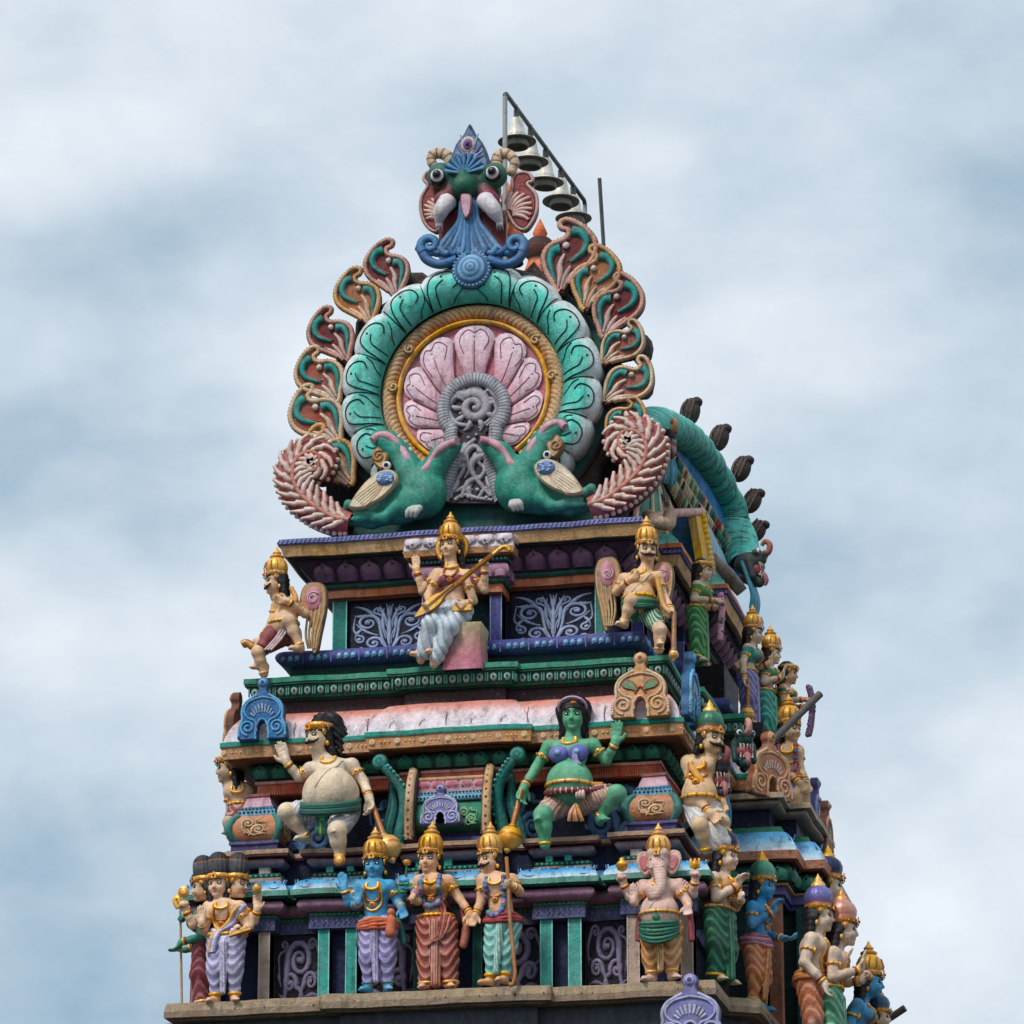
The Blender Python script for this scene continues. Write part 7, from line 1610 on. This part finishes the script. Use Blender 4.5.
stand('blue-skinned statue with green turban crown and orange wrap, beside the brown side pillar', (757, 1011), 3.0, 1.0, skin=S(60, 150, 200), garment='dhoti', gcol=S(214, 120, 70), gcol2=S(236, 180, 120), crown='turban', crown_c=(GOLDD, GOLD, S(40, 120, 90), S(60, 150, 120)), hair_len=.15, sash=(S(160, 100, 130), S(205, 150, 160), .02), necklaces=2, rz=75,
      arms=[A_(0, (-.22, -.05, .86), (-.1, -.24, 1.0), (.2, -.4, 1), 'relaxed'), A_(1, (.22, -.02, .84), (.1, -.26, .76), (0, -1, -.2))])
stand('tall long-haired statue with violet crown and orange robe edges, nearest on the lower side ledge', (812, 1062), 3.55, 1.17, skin=S(224, 196, 170), garment='dhoti', gcol=S(206, 110, 60), gcol2=S(226, 170, 140), crown='turban', crown_c=(GOLDD, GOLD, S(120, 40, 40), S(100, 96, 170)), hair_len=.3, necklaces=3, sash=(S(206, 140, 50), S(180, 100, 40), .05),
      arms=[A_(0, (-.23, .02, .84), (-.2, -.15, .66), (0, -.2, -1)), A_(1, (.22, -.02, .86), (.1, -.28, .86), (0, -.5, 1), 'bless')])
stand('statue with pink and gold hat and raised fingers, half hidden behind the violet-crowned statue', (829, 1076), 3.7, 1.17, skin=S(214, 184, 160), garment='sari', gcol=S(60, 150, 110), gcol2=S(140, 200, 160), crown='turban', crown_c=(GOLDD, S(220, 140, 50), S(200, 120, 100), S(205, 140, 120)), hair_len=.15, necklaces=3, head_lean=.16, rz=95,
      arms=[A_(0, (-.2, -.06, .84), (-.1, -.3, .92), (0, -.3, 1), 'bless'), A_(1, (.2, -.04, .86), (.08, -.3, .86), (0, -.5, 1), 'grip')])
stand('blue-skinned gold-crowned statue bending outward, low on the side ledge', (853, 1120), 3.6, 1.15, head_lean=.2, skin=S(66, 160, 205), fem=True, garment='sari', gcol=S(150, 50, 60), gcol2=S(200, 120, 110), necklaces=2, hair_len=.15,
      arms=[A_(0, (-.2, .0, .84), (-.1, -.22, .80), (.6, -.6, 0), 'grip'), A_(1, (.2, .0, .84), (.1, -.26, .8), (0, -1, 0), 'grip')])
stand('statue with dark blue and gold cap at the lowest end of the side ledge', (3.75, 4.92, -.66), None, .92, head_lean=.14, skin=SK2, garment='dhoti', gcol=S(60, 80, 140), gcol2=S(140, 160, 200), crown='turban', crown_c=(GOLDD, GOLD, S(30, 60, 90), S(40, 80, 110)), necklaces=1, hair_len=.12,
      arms=[A_(0, (-.2, .0, .84), (-.12, -.2, .72), (0, -1, 0), 'grip'), A_(1, (.2, .0, .84), (.1, -.2, .72), (0, -1, 0), 'grip')])
stand('statue with navy crown above the violet-crowned statue, standing further back on the bay', (822, 1030), 3.42, 1.2, skin=SK2, garment='sari', gcol=S(120, 60, 60), gcol2=S(200, 150, 120), crown='turban', crown_c=(GOLDD, GOLD, BLACK, S(30, 36, 76)), necklaces=1, hair_len=.1, vox=.018,
      arms=[A_(0, (-.2, .0, .84), (-.2, -.1, .62)), A_(1, (.2, .0, .84), (.2, -.1, .62))])
def x2(F_, st):
    if st != 'props': return
    m = MB(); m.tube([(.16, -.26, 1.16), (.14, -.22, .0)], .014, S(190, 160, 110), 7); m.tube(cat([(.16, -.26, 1.16), (.16, -.28, 1.22), (.16, -.32, 1.18), (.16, -.28, 1.1)], 4), .028, GOLD, 7); m.build('spear', M_GOLD, F_.t)
figure('green-skinned statue in maroon sari holding a thin spear, facing the open sky', None, pos=(-2.56, .50, -.01), rz=math.radians(-90), s=.97, skin=S(36, 140, 110), fem=True, garment='sari', gcol=S(120, 36, 46), gcol2=S(170, 90, 96), crown='turban', crown_c=(S(40, 36, 36), GOLDD, S(30, 26, 28), S(30, 28, 32)), hair_len=.2, necklaces=1, hc=(0, -.08, 1.24), top=(S(110, 40, 50), -.1, .04), vox=.013,
       arms=[A_(1, (.22, .04, .88), (.17, -.16, .99), (0, -1, .2), 'grip', (0, 0, -1)), A_(1, (.2, .0, .76), (.2, -.22, .72), (0, -.6, -.8), 'relaxed'), A_(0, (-.2, .0, .84), (-.1, -.25, .7), (0, -1, 0))], extra=x2)
# seated guards at the tier ends
def x16(F_, st):
    if st != 'props': return
    q = F_.q; m = MB()
    for k in range(5): m.tube(cat([q(690+2*k, 800, .0), q(697+3*k, 822, -.12), q(708+4*k, 838, -.16), q(722+2*k, 851-k, -.1)], 6), [.07]*12+[.06]*5+[.05, .03], mixc(S(226, 222, 216), S(180, 178, 176), (k % 2)*.6), 8)
    m.build('white_drape', M_FIG, F_.t); m = MB(); m.tube(cat([q(690, 765, -.08), q(699, 778, -.16), q(707, 790, -.14)], 6), .035, S(214, 150, 60), 8); m.build('scarf', M_FIG, F_.t)
figure('moustached guard in green turban crown, seated at the near corner of the middle tier', (703, 836), .75, pel=(701, 808), hc=(711, 741, -.04), skin=S(220, 180, 136), belly=.4, yaw=52, stache=True, sh=((688, 762, -.02), (712, 761, .12)), crown='turban', crown_c=(GOLDD, GOLD, S(120, 40, 40), S(40, 110, 80)), hair_len=.06, garment='shorts', gcol=S(205, 202, 200), gcol2=S(232, 230, 228), necklaces=2, s=1.12, gtrim=None,
       legs=(((696, 812, 0), (700, 826, -.25), (706, 850, -.15)), ((708, 812, 0), (722, 822, -.1), (722, 846, 0))), arms=[dict(s=0, el=(694, 795, -.12), wr=(709, 812, -.2), d=(.7, -.2, -.7), pose='relaxed', hs=1.15), dict(s=1, el=(718, 782, .1), wr=(722, 800, .05), d=(.2, -.2, -1), pose='relaxed')], extra=x16)
figure('dark-haired guard mostly hidden behind the pot-shaped dome, gazing at the sky', (240, 838), 1.05, pel=(243, 812), hc=(228.5, 770, 0), skin=S(200, 168, 136), yaw=-72, stache=False, sh=((230, 792, 0), (252, 793, .05)), crown='band', hair_len=.2, garment='shorts', gcol=S(150, 60, 50), necklaces=1, s=1.05, gtrim=None, vox=.014,
       legs=(((238, 815, 0), (230, 822, -.1), (232, 838, -.05)), ((248, 815, 0), (252, 824, -.15), (252, 840, -.1))), arms=[dict(s=0, el=(231, 810, .0), wr=(236, 820, -.05)), dict(s=1, el=(258, 812, .05), wr=(254, 824, -.05))])
figure('gold-crowned guard in purple cloth leaning an arm outward below the slanting pipe', None, pos=atx(789, 812, 3.1), pel=(789, 782), hc=(790, 731, -.02), skin=S(214, 176, 130), yaw=60, stache=False, sh=((780, 750, 0), (798, 751, .05)), hair_len=.1, garment='shorts', gcol=S(96, 86, 150), gcol2=S(150, 140, 190), necklaces=2, garland=([S(160, 60, 70), S(60, 90, 150), S(190, 110, 60)], .32), sash=(S(190, 120, 50), S(150, 70, 50), .04), s=1.0, gtrim=None, vox=.014,
       legs=(((785, 785, 0), (795, 795, -.1), (797, 812, 0)), ((794, 785, 0), (803, 793, .0), (806, 812, .05))), arms=[dict(s=0, el=(786, 770, -.1), wr=(798, 782, -.12)), dict(s=1, el=(800, 768, .0), wr=(806, 782, -.05), d=(.3, -.1, -1))])
# footings under the statues of the receding side
block('side_ledge', 3.0, 4.0, 1.3, 5.5, -.86, -.662, S(150, 130, 108)); block('footing', 3.3, 3.72, 1.55, 2.0, -.66, -.545, S(140, 120, 100)); block('footing', 3.36, 3.6, 3.33, 3.75, -.66, .145, S(140, 120, 100))
block('footing', 2.3, 2.8, 3.8, 4.16, 3.5, 3.665, S(40, 34, 40)); block('footing', 2.3, 2.95, 4.17, 4.48, 3.3, 3.505, S(40, 34, 40)); block('footing', 2.3, 3.12, 4.49, 4.85, 3.15, 3.335, S(40, 34, 40))
block('wall_block', 1.5, 2.3, 4.3, 5.3, 3.5, 4.5, S(34, 30, 38))
